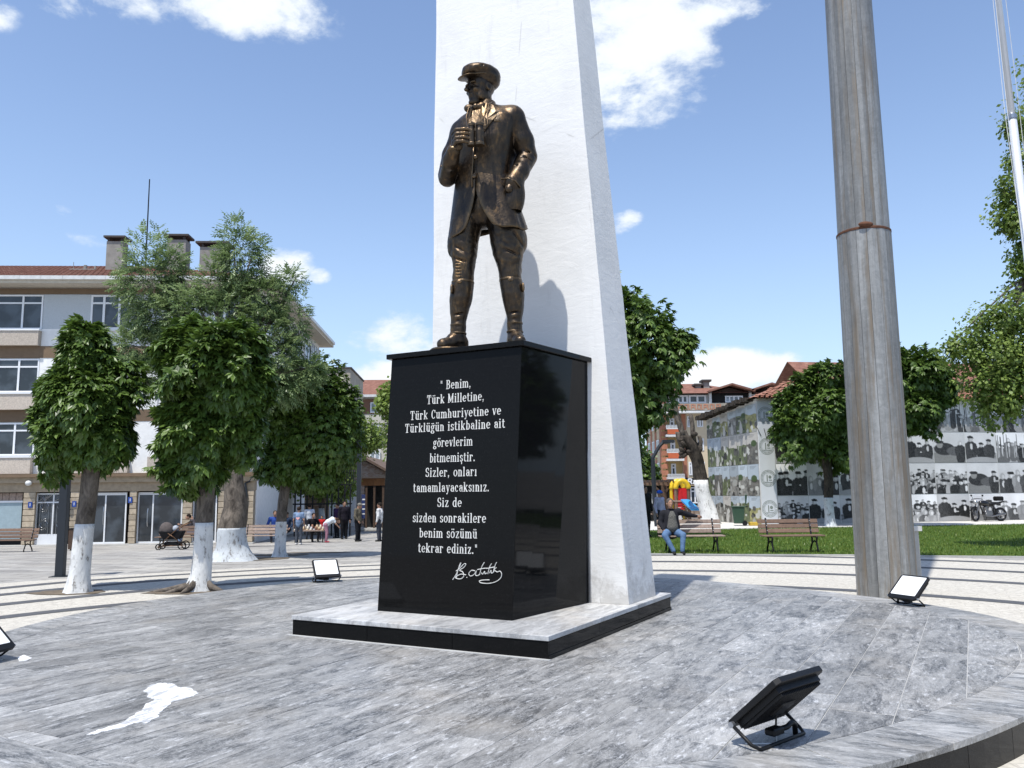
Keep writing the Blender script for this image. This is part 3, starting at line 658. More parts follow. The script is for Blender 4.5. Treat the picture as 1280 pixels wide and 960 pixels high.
def glyph(ch):
    g = Glyphs(); X = .70; adv = .62
    if ch == ' ': return g.q, .42
    base = {'ü': 'u', 'ö': 'o', 'ğ': 'g', 'ş': 's'}.get(ch, ch)
    if base == 'B': g.V(.16, 0, 1); g.H(.02, .36, .035); g.H(.02, .36, .965); g.H(.1, .36, .53); g.A(.34, .76, .17, .21, -90, 90); g.A(.34, .28, .20, .245, -90, 90); adv = .66
    elif base == 'T': g.V(.3, 0, 1); g.S(.3, 0, .17); g.H(.0, .6, .965); g.V(.035, .74, 1) if 0 else g.H(.0, .07, .85, .3); g.H(.53, .60, .85, .3); adv = .66
    elif base == 'M':
        g.V(.13, 0, 1); g.V(.69, 0, 1); g.S(.13, 0, .13); g.S(.69, 0, .14); g.H(0, .15, .965); g.H(.67, .82, .965); g.line(.13, .97, .41, .12, .13); g.line(.69, .97, .41, .12, .08); adv = .88
    elif base == 'C': g.A(.33, .5, .24, .465, 40, 320, 16); g.H(.50, .57, .80, .3); adv = .62
    elif base == 'S': g.A(.28, .73, .19, .235, 20, 270, 10); g.A(.28, .27, .20, .235, 90, -160, 10); g.H(.42, .48, .82, .26); g.H(.05, .11, .18, .26); adv = .57
    elif base == 'n' or base == 'm':
        g.V(.13, 0, X); g.S(.13, 0, .13); g.H(0, .15, X - .035); g.A(.28, X - .24, .16, .205, 0, 150, 7); g.V(.44, 0, X - .22); g.S(.44, 0, .13); adv = .60
        if base == 'm': g.A(.60, X - .24, .16, .205, 0, 150, 7); g.V(.76, 0, X - .22); g.S(.76, 0, .13); adv = .92
    elif base == 'u': g.V(.13, .22, X); g.H(0, .15, X - .035); g.A(.28, .24, .15, .205, 180, 330, 7); g.V(.44, 0, X); g.H(.30, .46, X - .035); g.H(.44, .58, .035); adv = .60
    elif base == 'r': g.V(.13, 0, X); g.S(.13, 0, .14); g.H(0, .15, X - .035); g.A(.30, X - .20, .16, .16, 60, 160, 5); g.dot(.40, X - .12, .075); adv = .50
    elif base == 'k': g.V(.13, 0, 1); g.S(.13, 0, .13); g.H(0, .15, .965); g.line(.16, .28, .47, X - .04, .07); g.H(.34, .56, X - .035); g.line(.25, .38, .47, .03, .13); g.H(.36, .60, .035); adv = .61
    elif base == 'i' or base == 'ı':
        g.V(.14, 0, X); g.S(.14, 0, .14); g.H(0, .16, X - .035); adv = .31
        if base == 'i': g.dot(.14, .90)
    elif base == 'l': g.V(.14, 0, 1); g.S(.14, 0, .14); g.H(0, .16, .965); adv = .31
    elif base == 'e': g.A(.27, .35, .20, .315, 0, 320, 14); g.H(.12, .44, .37); adv = .54
    elif base == 't': g.V(.16, .18, .90); g.H(0, .36, X - .035); g.A(.29, .19, .13, .155, 180, 320, 6); adv = .41
    elif base == 'o': g.A(.28, .35, .21, .315, 0, 360, 16); adv = .57
    elif base == 'a': g.A(.26, .50, .15, .165, 15, 160, 6); g.dot(.14, .52, .07); g.V(.42, .08, .52); g.A(.27, .22, .165, .185, 60, 300, 9); g.line(.34, .42, .24, .38, .06); g.H(.42, .55, .035); adv = .55
    elif base == 'h': g.V(.13, 0, 1); g.S(.13, 0, .13); g.H(0, .15, .965); g.A(.28, X - .24, .16, .205, 0, 150, 7); g.V(.44, 0, X - .22); g.S(.44, 0, .13); adv = .60
    elif base == 'y': g.line(.10, X, .30, .02, .12); g.line(.48, X, .22, -.22, .065); g.H(0, .22, X - .035); g.H(.38, .57, X - .035); g.dot(.14, -.20, .07); adv = .56
    elif base == 'v': g.line(.10, X, .28, .02, .13); g.line(.47, X, .29, .02, .065); g.H(0, .22, X - .035); g.H(.37, .56, X - .035); adv = .55
    elif base == 's': g.A(.23, .52, .14, .155, 20, 260, 8); g.A(.23, .19, .15, .16, 80, -160, 8); g.H(.36, .41, .56, .2); g.H(.04, .09, .14, .2); adv = .46
    elif base == 'b': g.V(.13, 0, 1); g.H(0, .15, .965); g.A(.29, .35, .19, .315, -150, 150, 12); adv = .57
    elif base == 'g': g.A(.24, .46, .155, .20, 0, 360, 12); g.A(.25, -.06, .19, .14, 0, 360, 12); g.line(.14, .24, .12, .08, .07); g.dot(.46, .66, .07); adv = .54
    elif base == 'd': g.V(.44, 0, 1); g.H(.30, .46, .965); g.H(.44, .58, .035); g.A(.28, .35, .19, .315, 30, 330, 12); adv = .60
    elif base == 'z': g.H(.04, .44, X - .035); g.H(.04, .46, .035); g.line(.40, X - .04, .10, .04, .12); g.H(.03, .08, X - .1, .18); g.H(.42, .47, .1, .18); adv = .50
    elif base == 'c': g.A(.26, .35, .19, .315, 50, 315, 12); g.dot(.39, .52, .075); adv = .50
    elif base == ',': g.dot(.1, .07, .085); g.line(.14, .05, .06, -.16, .06); adv = .28
    elif base == '.': g.dot(.1, .08, .09); adv = .28
    elif base == '"': g.line(.08, .98, .10, .66, .075); g.line(.22, .98, .24, .66, .075); adv = .36
    if ch in 'üö': g.dot(.17, .90, .075); g.dot(.40, .90, .075)
    if ch == 'ğ': g.A(.24, .95, .15, .12, 200, 340, 6)
    if ch == 'ş': g.line(.25, .02, .27, -.12, .06); g.A(.22, -.16, .08, .08, 90, -90, 4)
    return g.q, adv + .085
ROWS = [('" Benim,', 2.826, -1.603, -1.213), ('Türk Milletine,', 2.677, -1.77, -1.048), ('Türk Cumhuriyetine ve', 2.516, -1.983, -.848), ('Türklüğün istikbaline ait', 2.380, -2.048, -.799),
        ('görevlerim', 2.212, -1.675, -1.18), ('bitmemiştir.', 2.050, -1.714, -1.144), ('Sizler, onları', 1.898, -1.764, -1.122), ('tamamlayacaksınız.', 1.740, -1.917, -.97),
        ('Siz de', 1.584, -1.604, -1.298), ('sizden sonrakilere', 1.425, -1.911, -1.005), ('benim sözümü', 1.268, -1.82, -1.105), ('tekrar ediniz."', 1.114, -1.831, -1.099)]
slope = (.742 - .62) / (ZC - ZP)
def on_face(x, z, out): return (x, .62 + slope * (z - ZP) - out, z)
mi = NM('inscription_paint').set(rough=.6); mi.color(mi.mix((.66, .65, .61, 1), (.42, .41, .38, 1), mi.ramp(mi.noise(30, 4), [(.45, 0.0), (.7, 1.0)]))); M['ink'] = mi.m
def write_line(text, zc, x0, x1, h, face, mat, parent, name, depth=.0015):
    """one mesh per word"""
    qs = []; X = 0; words = [[]]
    for ch in text:
        q, a = glyph(ch)
        if ch == ' ' and not (len(words) == 1 and text[0] == '"' and len(words[0]) < 2): words.append([])
        else: words[-1].append((X, q))
        X += a
    k = (x1 - x0) / (X - .05)
    for wd in words:
        mb = MB(); i = 0
        for X0, q in wd:
            for poly in q:
                i += 1; o = depth + (i % 37) * .00004
                pts = [(x0 + (X0 + px) * k, zc + (py - .36) * h) for px, py in poly]
                n = len(pts); mb.add([face(a, b, o) for a, b in pts], [tuple(range(n))])
        mb.build(name, mat, parent, recalc=False)
for text, zc, x0, x1 in ROWS: write_line(text, zc - .004, x0, x1, .097, on_face, M['ink'], ped, 'inscription_word')
sig = [[(.02, .05), (.10, .30), (.17, .62), (.20, .78), (.17, .70), (.12, .35), (.10, .10)], [(.09, .42), (.16, .52), (.27, .74), (.31, .72), (.26, .58), (.17, .46), (.24, .40), (.27, .24), (.22, .12), (.14, .10), (.08, .16), (.20, .30), (.32, .28)],
       [(.33, .18), (.345, .17)], [(.52, .46), (.44, .48), (.38, .34), (.42, .24), (.50, .32), (.55, .48), (.53, .30), (.58, .27), (.63, .36)], [(.62, .30), (.66, .62), (.72, .84)], [(.57, .52), (.70, .58), (.80, .60)], [(.66, .40), (.69, .34), (.73, .46), (.74, .36), (.78, .40)],
       [(.80, .36), (.84, .66), (.88, .80)], [(.77, .58), (.86, .62), (.94, .66)], [(.84, .40), (.87, .52), (.88, .40), (.92, .44), (.95, .52)], [(.92, .46), (.96, .74), (.99, .86)], [(.99, .64), (.94, .56), (1.0, .46), (1.06, .50), (1.10, .40), (1.08, .22), (.98, .06), (.82, -.03), (.66, -.02), (.62, .05), (.70, .10), (.84, .12)]]
mb = MB()
for k, st in enumerate(sig):
    pts = []
    for i in range(len(st) - 1):
        p0, p1, p2, p3 = st[max(i - 1, 0)], st[i], st[i + 1], st[min(i + 2, len(st) - 1)]
        for t in (0, .25, .5, .75):
            pts.append(tuple(.5 * (2 * b + (c - a) * t + (2 * a - 5 * b + 4 * c - d) * t * t + (3 * b - a - 3 * c + d) * t ** 3) for a, b, c, d in zip(p0, p1, p2, p3)))
    pts.append(st[-1])
    mb.tube([on_face(-1.40 + .53 * x, .80 + .235 * y, .0025 + k * .0003) for x, y in pts], .0042, 5)
mb.build('signature', M['ink'], ped)

ob = empty('obelisk', tuple(MON.o), YAW, 'tall tapering white plastered obelisk standing behind the statue', 'obelisk')
rings = []
NZ = 60; HT = 18.5
for j in range(NZ + 1):
    z = ZP + .002 + (HT - ZP) * j / NZ; xl = -2.717 + .0116 * z; xr = -.041 - .071 * z; yf = 2.14; yb = 3.06 - .041 * z
    ring = []
    for i in range(12): ring.append([xl + (xr - xl) * i / 12, yf, z])
    for i in range(4): ring.append([xr, yf + (yb - yf) * i / 4, z])
    for i in range(12): ring.append([xr + (xl - xr) * i / 12, yb, z])
    for i in range(4): ring.append([xl, yb + (yf - yb) * i / 4, z])
    for q in ring:
        nn = mnoise.noise(Vector((q[0] * 1.1, q[1] * 1.1, q[2] * .9))) * .012; corner = .004 * mnoise.noise(Vector((0, 0, z * 5)))
        q[0] += nn * .5 + corner; q[1] += nn
    ring[0][1] += .006; ring[12][1] += .006
    rings.append(ring)
o = MB().loft(rings).build('shaft', M['plaster'], ob)

# ------------------------------------------------------------------ bronze statue (own axes: x to the right of the picture, y away, z up)
SX, SY, SZ = -.38, 9.08, ZC + .056
st = empty('statue', (SX, SY, SZ), 0, 'bronze statue of a standing man in flat cap holding binoculars, hand in pocket', 'statue')
BZ = M['bronze']
def fold(amp, sc_, sq=(1, 1, 1)):
    def f(co, no):
        q = Vector((co.x * sq[0], co.y * sq[1], co.z * sq[2])) * sc_
        return amp * (mnoise.noise(q) + .45 * mnoise.noise(q * 2.3 + Vector((5, 1, 2))))
    return f
def ring(cx, cy, z, a, b, yaw=-20, n=28, p=2.3, flat=0.0):
    c, s = math.cos(R(yaw)), math.sin(R(yaw)); out = []
    for k in range(n):
        t = 2 * math.pi * k / n; x = a * math.copysign(abs(math.cos(t)) ** (2 / p), math.cos(t)); y = b * math.copysign(abs(math.sin(t)) ** (2 / p), math.sin(t))
        out.append((cx + x * c - y * s, cy + x * s + y * c, z))
    return out
# coat: trunk, sleeves
vo = Vol((-.6, -.6, 1.55), (.85, .4, 2.98), .0125, .035)
vo.loft([(.085, .02, 1.62, .26, .16), (.075, .02, 1.80, .295, .185), (.065, .02, 1.95, .318, .203), (.06, .02, 2.10, .325, .208), (.065, .01, 2.25, .340, .22), (.075, .0, 2.42, .362, .235),
         (.09, .0, 2.56, .380, .225), (.11, .01, 2.68, .385, .195), (.12, .03, 2.76, .335, .16), (.12, .04, 2.83, .22, .13), (.105, .05, 2.88, .13, .11)])
vo.cap_((.20, .03, 2.745), (.415, -.05, 2.705), .125, .138); vo.cap_((.0, .04, 2.70), (-.165, .10, 2.60), .115, .125)
# his left arm (picture right), hand in pocket
vo.cap_((.425, -.05, 2.69), (.535, -.02, 2.44), .137, .122); vo.cap_((.535, -.02, 2.44), (.585, .0, 2.27), .120, .108)
vo.cap_((.585, .0, 2.25), (.50, -.12, 2.03), .108, .098, .015); vo.cap_((.50, -.12, 2.03), (.415, -.19, 1.88), .100, .098)
vo.ell((.42, -.16, 1.70), (.125, .10, .26), Matrix.Rotation(.12, 3, 'Y'), .06); vo.ell((.36, .05, 2.08), (.13, .12, .30), Matrix.Rotation(.1, 3, 'Y'), .05)
# his right arm (picture left), raised to the binoculars
vo.cap_((-.175, .09, 2.58), (-.285, .08, 2.32), .125, .108); vo.cap_((-.285, .08, 2.32), (-.345, .06, 2.07), .108, .100)
vo.cap_((-.335, .05, 2.03), (-.275, -.24, 2.11), .100, .088, .012); vo.cap_((-.275, -.24, 2.11), (-.235, -.33, 2.19), .086, .076)
# creases
for (a, b, r) in (((.53, -.13, 2.30), (.66, -.06, 2.24), .014), ((.50, -.14, 2.22), (.62, -.12, 2.16), .012), ((.40, -.20, 2.10), (.55, -.19, 2.02), .013), ((.38, -.10, 2.60), (.36, -.12, 2.44), .016),
                  ((-.36, -.16, 2.13), (-.25, -.20, 2.01), .012), ((-.10, .0, 2.56), (-.16, -.06, 2.42), .015), ((-.40, -.06, 2.22), (-.30, -.10, 2.16), .012), ((-.15, -.13, 1.95), (-.02, -.20, 1.92), .010),
                  ((.30, -.23, 1.93), (.30, -.26, 1.66), .014)):
    vo.cap_(a, b, r, r * .6, .02, neg=True)
vo.build('coat', BZ, st, fold(.005, 6, (1, 1, .8)))
# skirts of the coat: open in front, thick shell
def skirt(name, ph0, ph1, cut):
    rows = []; NR, NC = 26, 30
    for j in range(NR + 1):
        t = j / NR; row = []
        for i in range(NC + 1):
            u = i / NC; g = cut(t); ph = (ph0 + g) * (1 - u) + ph1 * u
            a = .316 + .154 * t ** .95; b = .203 + .109 * t; cx = .065 + .045 * t
            x, y = a * math.sin(R(ph)), -b * math.cos(R(ph))
            c, s = math.cos(R(-20)), math.sin(R(-20)); w = 1 + (.03 * math.sin(R(ph) * 7 + 1) + .012 * math.sin(R(ph) * 17)) * t
            z = 2.03 - t * (.72 - .035 * math.sin(R(ph)) - .15 * max(0, -math.cos(R(ph))))
            row.append(Vector((cx + (x * c - y * s) * w, .02 + (x * s + y * c) * w, z)))
        rows.append(row)
    mb = MB(); n = NC + 1
    outr = [p for row in rows for p in row]; innr = [p + (Vector((.08, .02, p.z)) - p).normalized() * .022 for p in outr]
    N = len(outr); f = []
    for j in range(NR):
        for i in range(NC):
            a = j * n + i; f += [(a, a + 1, a + n + 1, a + n), (N + a, N + a + n, N + a + n + 1, N + a + 1)]
    for i in range(NC): a = NR * n + i; f.append((a, a + 1, N + a + 1, N + a)); f.append((i + 1, i, N + i, N + i + 1))
    for j in range(NR): a = j * n; f.append((a + n, a, N + a, N + a + n)); a += NC; f.append((a, a + n, N + a + n, N + a))
    mb.add(outr + innr, f); o = mb.build(name, BZ, st)
    for pg in o.data.polygons: pg.use_smooth = len(set(round(o.data.vertices[v].co.z, 3) for v in pg.vertices)) > 0
    return o
skirt('coat_skirt', 1, 178, lambda t: 27 * max(0, (t - .3) / .7) ** 1.5 + (12 * ((t - .90) / .10) ** 2 if t > .90 else 0))
skirt('coat_skirt', -1, -178, lambda t: -20 * max(0, (t - .3) / .7) ** 1.5 - (16 * ((t - .88) / .12) ** 2 if t > .88 else 0))
# breeches and boots
vo = Vol((-.5, -.4, .7), (.75, .4, 1.95), .0125, .03)
vo.ell((.09, .03, 1.66), (.29, .19, .24))
vo.loft([(-.06, .05, 1.70, .14, .15), (-.12, .05, 1.50, .175, .185), (-.150, .05, 1.32, .172, .18), (-.152, .04, 1.20, .160, .165), (-.145, .02, 1.06, .134, .145), (-.146, .01, .95, .118, .13), (-.155, .01, .84, .116, .125), (-.158, .01, .76, .112, .12)], p=2.1)
vo.loft([(.23, .0, 1.70, .15, .16), (.30, -.03, 1.50, .195, .19), (.345, -.04, 1.34, .205, .19), (.352, -.04, 1.22, .198, .18), (.352, -.05, 1.10, .172, .165), (.362, -.06, .98, .140, .145), (.372, -.06, .88, .126, .132), (.376, -.06, .76, .118, .125)], p=2.1)
vo.ell((.49, -.02, 1.25), (.08, .1, .14)); vo.ell((-.285, .05, 1.22), (.05, .09, .11))
for (a, b) in (((.22, -.20, 1.25), (.40, -.24, 1.12)), ((.30, -.22, 1.12), (.46, -.18, 1.05)), ((-.24, -.10, 1.18), (-.08, -.14, 1.08)), ((.42, -.22, 1.30), (.52, -.14, 1.16)), ((-.26, -.08, 1.06), (-.12, -.12, 1.0)), ((.16, -.16, 1.4), (.22, -.2, 1.2))):
    vo.cap_(a, b, .013, .008, .02, neg=True)
vo.build('breeches', BZ, st, fold(.007, 7, (1, 1, 1.6)))
def boot(rows, ankle, toe_dir, toe_len):
    ax, ay = ankle; tx, ty = toe_dir; vo = Vol((ax - .45, ay - .45, -.03), (ax + .45, ay + .45, .84), .012, .025)
    vo.loft(rows, p=2.1)
    vo.cap_((ax - tx * .04, ay - ty * .04, .12), (ax + tx * .07, ay + ty * .07, .14), .085, .078)
    vo.cap_((ax + tx * .05, ay + ty * .05, .11), (ax + tx * toe_len, ay + ty * toe_len, .075), .082, .068)
    vo.cap_((ax - tx * .05, ay - ty * .05, .06), (ax, ay, .06), .072, .075)
    vo.ell((ax + tx * (toe_len - .05) / 2, ay + ty * (toe_len - .05) / 2, .012), (toe_len / 2 + .115, .084, .026), Matrix.Rotation(math.atan2(ty, tx), 3, 'Z'), .005)
    for z in (.27, .33, .40): vo.cap_((ax - .09, ay - .10, z), (ax + .09, ay - .09, z + .03), .012, .008, .015, neg=True)
    return vo.build('boot', BZ, st, fold(.005, 9))
boot([(-.158, .01, .80, .121, .13), (-.166, .015, .72, .126, .135), (-.180, .02, .61, .124, .14), (-.196, .02, .48, .104, .115), (-.208, .02, .36, .085, .095), (-.212, .02, .24, .084, .09), (-.212, .02, .12, .08, .09)], (-.212, .02), (-.80, -.60), .20)
boot([(.376, -.06, .80, .124, .13), (.392, -.055, .72, .128, .135), (.402, -.05, .63, .126, .14), (.412, -.05, .48, .104, .115), (.416, -.05, .36, .084, .095), (.418, -.05, .24, .083, .09), (.42, -.05, .12, .08, .09)], (.42, -.05), (.25, -.97), .20)
for cx, cy in ((-.158, .01), (.376, -.06)):
    mb = MB(); mb.loft([ring(cx, cy, z, .121 + e, .130 + e, -20, 24, 2.1) for z, e in ((.780, 0), (.787, .005), (.800, .005), (.808, 0))]); mb.build('boot_cuff', BZ, st, smooth=True)
    mb = MB(); mb.ell((cx - .118, cy - .10, .70), (.018, .035, .055)) if cx < 0 else mb.ell((cx + .138, cy - .07, .70), (.018, .035, .055)); mb.build('strap_tab', M['bronze_light'], st, smooth=True)
    MB().ell((cx - (.03 if cx < 0 else .0), cy - .135, .775), (.03, .012, .022)).build('buckle', M['bronze_light'], st, smooth=True)
for cx, cy, s in ((-.212, .02, -1), (.418, -.05, 1)):
    for z, e0 in ((.215, .004), (.31, 0)):
        MB().loft([ring(cx, cy, z + dz + (.0), .083 + e0 + e, .092 + e0 + e, -20, 20, 2.1) for dz, e in ((-.012, 0), (-.008, .004), (.008, .004), (.012, 0))]).build('ankle_strap', BZ, st, smooth=True)
    for k in range(5):
        z = .84 + .035 * k; xx = (-.185 if s < 0 else .375)
        MB().tube([(xx - .045, cy - .122, z), (xx, cy - .136, z - .004), (xx + .045, cy - .126, z)], .0045, 6).build('lace', BZ, st)
MB().lathe([(.0, 0), (.20, .0), (.21, .012), (.19, .030), (.0, .034)], (-.315, -.06, .0), 32).build('foot_plate', BZ, st, smooth=True)
# body: neck, head with face, hands, joined inside the clothes
vo = Vol((-.45, -.56, .08), (.68, .30, 3.32), .010, .012)
hy = math.atan2(-.60, -.80); HM = Matrix.Rotation(hy, 3, 'Z') @ Matrix.Rotation(.05, 3, 'Y')     # local +x = where the face looks
HC = Vector((.045, .0, 3.075))
def hp(x, y, z): return HC + HM @ Vector((x, y, z))
def he(c, r, rot=None, k=None, neg=False): vo.ell(hp(*c), r, HM @ rot if rot is not None else HM, k, neg)
he((-.025, 0, .05), (.168, .128, .150)); he((.045, 0, -.07), (.110, .092, .150), None, .03); he((.100, 0, -.186), (.050, .056, .046), None, .03)
he((-.01, 0, -.06), (.115, .105, .10), None, .03); vo.cap_(hp(-.045, 0, -.06), (.105, .045, 2.78), .090, .112, .02)
for s in (-1, 1):
    he((.135, s * .050, -.006), (.034, .034, .020), None, .012, True)                          # eye sockets
    he((.128, s * .045, .036), (.030, .050, .014), Matrix.Rotation(s * -.12, 3, 'X'), .01)     # brows
    he((.110, s * .044, -.008), (.022, .024, .014), None, .004)                                # lids
    he((.095, s * .068, -.050), (.046, .032, .028), None, .02)                                 # cheekbones
    he((.02, s * .092, -.11), (.07, .022, .05), Matrix.Rotation(.5, 3, 'Y'), .03)
    vo.cap_(hp(.150, s * .036, -.075), hp(.122, s * .058, -.125), .008, .006, .01, True)       # folds by the mouth
    he((-.035, s * .130, -.01), (.038, .018, .052), Matrix.Rotation(.15, 3, 'Y')); he((-.03, s * .146, -.005), (.020, .010, .030), None, .006, True)
    he((.140, s * .020, -.064), (.018, .013, .012), None, .006)
vo.cap_(hp(.138, 0, .028), hp(.196, 0, -.050), .015, .022, .010); he((.180, 0, -.058), (.028, .021, .017), None, .006)
he((.133, 0, -.098), (.026, .040, .010), None, .006); he((.129, 0, -.120), (.024, .034, .010), None, .006); vo.cap_(hp(.160, -.035, -.109), hp(.160, .035, -.109), .006, .006, .004, True)
he((.132, 0, -.190), (.032, .032, .026), None, .012); vo.cap_(hp(.156, -.03, -.143), hp(.156, .03, -.143), .008, .008, .008, True)
vo.cap_((.10, .04, 2.80), (.08, .03, 1.7), .10, .12); vo.cap_((.09, .04, 2.72), (.40, -.03, 2.70), .07, .08); vo.cap_((.09, .04, 2.70), (-.16, .08, 2.58), .07, .08)
vo.cap_((.42, -.03, 2.66), (.58, 0, 2.27), .08, .07); vo.cap_((.58, 0, 2.27), (.40, -.17, 1.87), .06, .06)
vo.cap_((-.17, .08, 2.56), (-.33, -.04, 2.06), .08, .07); vo.cap_((-.33, -.05, 2.05), (-.222, -.355, 2.205), .06, .052)
vo.cap_((.0, .03, 1.7), (-.15, .02, .9), .12, .08); vo.cap_((-.15, .02, .9), (-.21, .02, .2), .08, .06); vo.cap_((.18, .0, 1.7), (.36, -.05, .9), .12, .08); vo.cap_((.36, -.05, .9), (.42, -.05, .2), .08, .06)
# raised hand: palm, four fingers over the binoculars, thumb
vo.ell((-.195, -.385, 2.250), (.062, .048, .085), Matrix.Rotation(-.35, 3, 'Y'))
for k, (dz, L) in enumerate(((.090, .165), (.043, .175), (-.004, .160), (-.048, .135))):
    z = 2.280 + dz
    a = Vector((-.240 + .006 * k, -.395, z - .012)); b = Vector((-.200, -.455, z + .008)); c = Vector((-.200 + L * .55, -.487, z + .006)); e = Vector((-.200 + L, -.478, z - .006))
    vo.cap_(a, b, .025, .024, .005); vo.cap_(b, c, .024, .020, .003); vo.cap_(c, e, .020, .017, .003)
vo.cap_((-.19, -.37, 2.30), (-.13, -.37, 2.39), .026, .022); vo.cap_((-.13, -.37, 2.39), (-.07, -.385, 2.425), .021, .018)
vo.cap_((.405, -.20, 1.86), (.37, -.235, 1.78), .055, .05)
vo.build('body', BZ, st, fold(.0015, 20))
# cap with peak
vo = Vol((-.35, -.35, 3.0), (.45, .35, 3.5), .011, .03); CM = HM @ Matrix.Rotation(-.10, 3, 'Y')
vo.ell(hp(-.010, 0, .190), (.215, .19, .085), CM); vo.ell(hp(-.085, 0, .145), (.178, .182, .148), CM)
vo.ell(hp(-.005, 0, .145), (.180, .150, .085), CM); vo.ell(hp(.08, 0, .182), (.13, .15, .060), CM @ Matrix.Rotation(.25, 3, 'Y'))
for a in (-60, 0, 60, 180): vo.cap_(hp(-.03, 0, .29), hp(-.03 + .20 * math.cos(R(a)), .20 * math.sin(R(a)), .20), .007, .007, .012, True)
vo.build('cap', BZ, st, fold(.006, 9, (1, 1, 2)))
mb = MB(); mb.ell(hp(.155, 0, .104), (.125, .125, .016), HM @ Matrix.Rotation(.20, 3, 'Y'), 28, 8); mb.build('cap_peak', BZ, st, smooth=True)
MB().tube([hp(.17 * math.cos(a) - .0, .148 * math.sin(a), .130 - .02 * math.cos(a)) for a in [R(-100 + 200 * i / 16) for i in range(17)]], .012, 8).build('cap_band', BZ, st, smooth=True)
# collar, tie, lapels, pocket, buttons, binoculars
MB().loft([ring(.100, .035, z, a, a * .92, -20, 24, 2) for z, a in ((2.80, .155), (2.86, .140), (2.915, .128), (2.925, .120), (2.90, .116))]).build('collar', BZ, st, smooth=True)
vo = Vol((-.2, -.3, 2.5), (.2, .05, 2.95), .008, .01); vo.ell((.0, -.135, 2.80), (.034, .03, .036)); vo.ell((-.07, -.105, 2.79), (.065, .028, .052), Matrix.Rotation(.2, 3, 'Y')); vo.ell((.065, -.135, 2.805), (.055, .028, .045), Matrix.Rotation(-.4, 3, 'Y'))
vo.build('neckerchief', BZ, st)
def surf_y(x, z):                               # front of the chest (approximately)
    c = Vector((.075, 0)); a = .345; b = .232
    for y in np.linspace(-.45, .05, 120):
        dx, dy = x - .085, y - .0; u = dx * math.cos(R(20)) - dy * math.sin(R(20)); w = dx * math.sin(R(20)) + dy * math.cos(R(20))
        k = float(np.interp(z, [1.8, 2.1, 2.4, 2.6, 2.72, 2.82], [.88, .87, 1, 1, .82, .6])); kb = float(np.interp(z, [1.8, 2.1, 2.4, 2.6, 2.72, 2.82], [.93, .89, 1, .95, .78, .6]))
        if (abs(u) / (a * k)) ** 2.3 + (abs(w) / (b * kb)) ** 2.3 < 1: return y
    return -.1
def cloth(name, pts, th=.022, mat=None):
    """flat cloth piece lying on the chest, given as an outline of (x, z)"""
    cx = sum(p[0] for p in pts) / len(pts); cz = sum(p[1] for p in pts) / len(pts); mb = MB(); n = len(pts); vs = []
    for lay in (th, -.03):
        vs += [(x, surf_y(x, z) - lay, z) for x, z in pts] + [(cx, surf_y(cx, cz) - lay - (.006 if lay > 0 else 0), cz)]
    f = [(i, (i + 1) % n, n) for i in range(n)] + [(n + 1 + (i + 1) % n, n + 1 + i, 2 * n + 1) for i in range(n)] + [(i, n + 1 + i, n + 1 + (i + 1) % n, (i + 1) % n) for i in range(n)]
    mb.add(vs, f); return mb.build(name, mat or BZ, st, bevel=.003)
cloth('lapel', [(.12, 2.83), (.20, 2.80), (.235, 2.70), (.285, 2.70), (.20, 2.58), (.10, 2.45), (.03, 2.32), (.02, 2.36), (.045, 2.50), (.075, 2.66)], .024)
cloth('lapel', [(-.04, 2.80), (-.10, 2.74), (-.12, 2.67), (-.16, 2.66), (-.135, 2.56), (-.09, 2.42), (-.03, 2.32), (-.015, 2.36), (-.045, 2.52), (-.055, 2.68)], .022)
cloth('shirt_collar', [(.075, 2.80), (.115, 2.72), (.10, 2.62), (.055, 2.56), (.04, 2.66)], .022, BZ)
cloth('shirt_front', [(-.035, 2.75), (.07, 2.75), (.065, 2.60), (.03, 2.42), (-.0, 2.36), (-.035, 2.45), (-.05, 2.60)], .012, M['bronze_light'])
cloth('pocket_flap', [(.21, 2.60), (.33, 2.585), (.325, 2.545), (.21, 2.56)], .018)
for z in (2.44, 2.60): pass
MB().tube([(-.015, surf_y(-.015, 2.34) - .012, 2.34), (-.03, surf_y(-.03, 2.15) - .012, 2.15), (-.045, surf_y(-.045, 1.95) - .014, 1.95), (-.04, surf_y(-.03, 1.84) - .012, 1.83)], .011, 6).build('coat_edge', BZ, st, smooth=True)
for x, z in ((-.012, 2.175), (-.030, 1.955)):
    MB().ell((x + .01, surf_y(x, z) - .016, z), (.024, .014, .024)).build('button', M['bronze_light'], st, smooth=True)
MB().tube([(.285, -.235, 1.90), (.36, -.265, 1.90), (.44, -.29, 1.86), (.50, -.26, 1.79)], .010, 6).build('pocket_edge', BZ, st, smooth=True)
MB().loft([ring(-.236, -.335, 2.175, .074, .07, -20, 20), ring(-.228, -.355, 2.21, .070, .066, -20, 20)]).build('sleeve_cuff', BZ, st, smooth=True)
for k in range(3): MB().ell((-.385 + .02 * k, -.16 - .035 * k, 2.09 + .03 * k), (.012, .012, .012)).build('cuff_button', M['bronze_light'], st)
mb = MB(); mg = MB()
for x, r0 in ((-.032, .041), (.058, .046)):
    y = -.455 + (.0 if x < 0 else -.01)
    mb.lathe([(0, 2.195), (r0 * 1.12, 2.195), (r0 * 1.15, 2.22), (r0, 2.23), (r0, 2.36), (r0 * .86, 2.385), (r0 * .8, 2.415), (r0 * .92, 2.42), (r0 * .92, 2.445), (0, 2.445)], (x, y, 0), 20)
mb.box(-.03, .055, -.47, -.43, 2.26, 2.29); mb.box(-.03, .055, -.47, -.43, 2.36, 2.39); mb.tube([(.014, -.45, 2.24), (.014, -.45, 2.42)], .016, 10)
mb.build('binoculars', BZ, st, smooth=False)
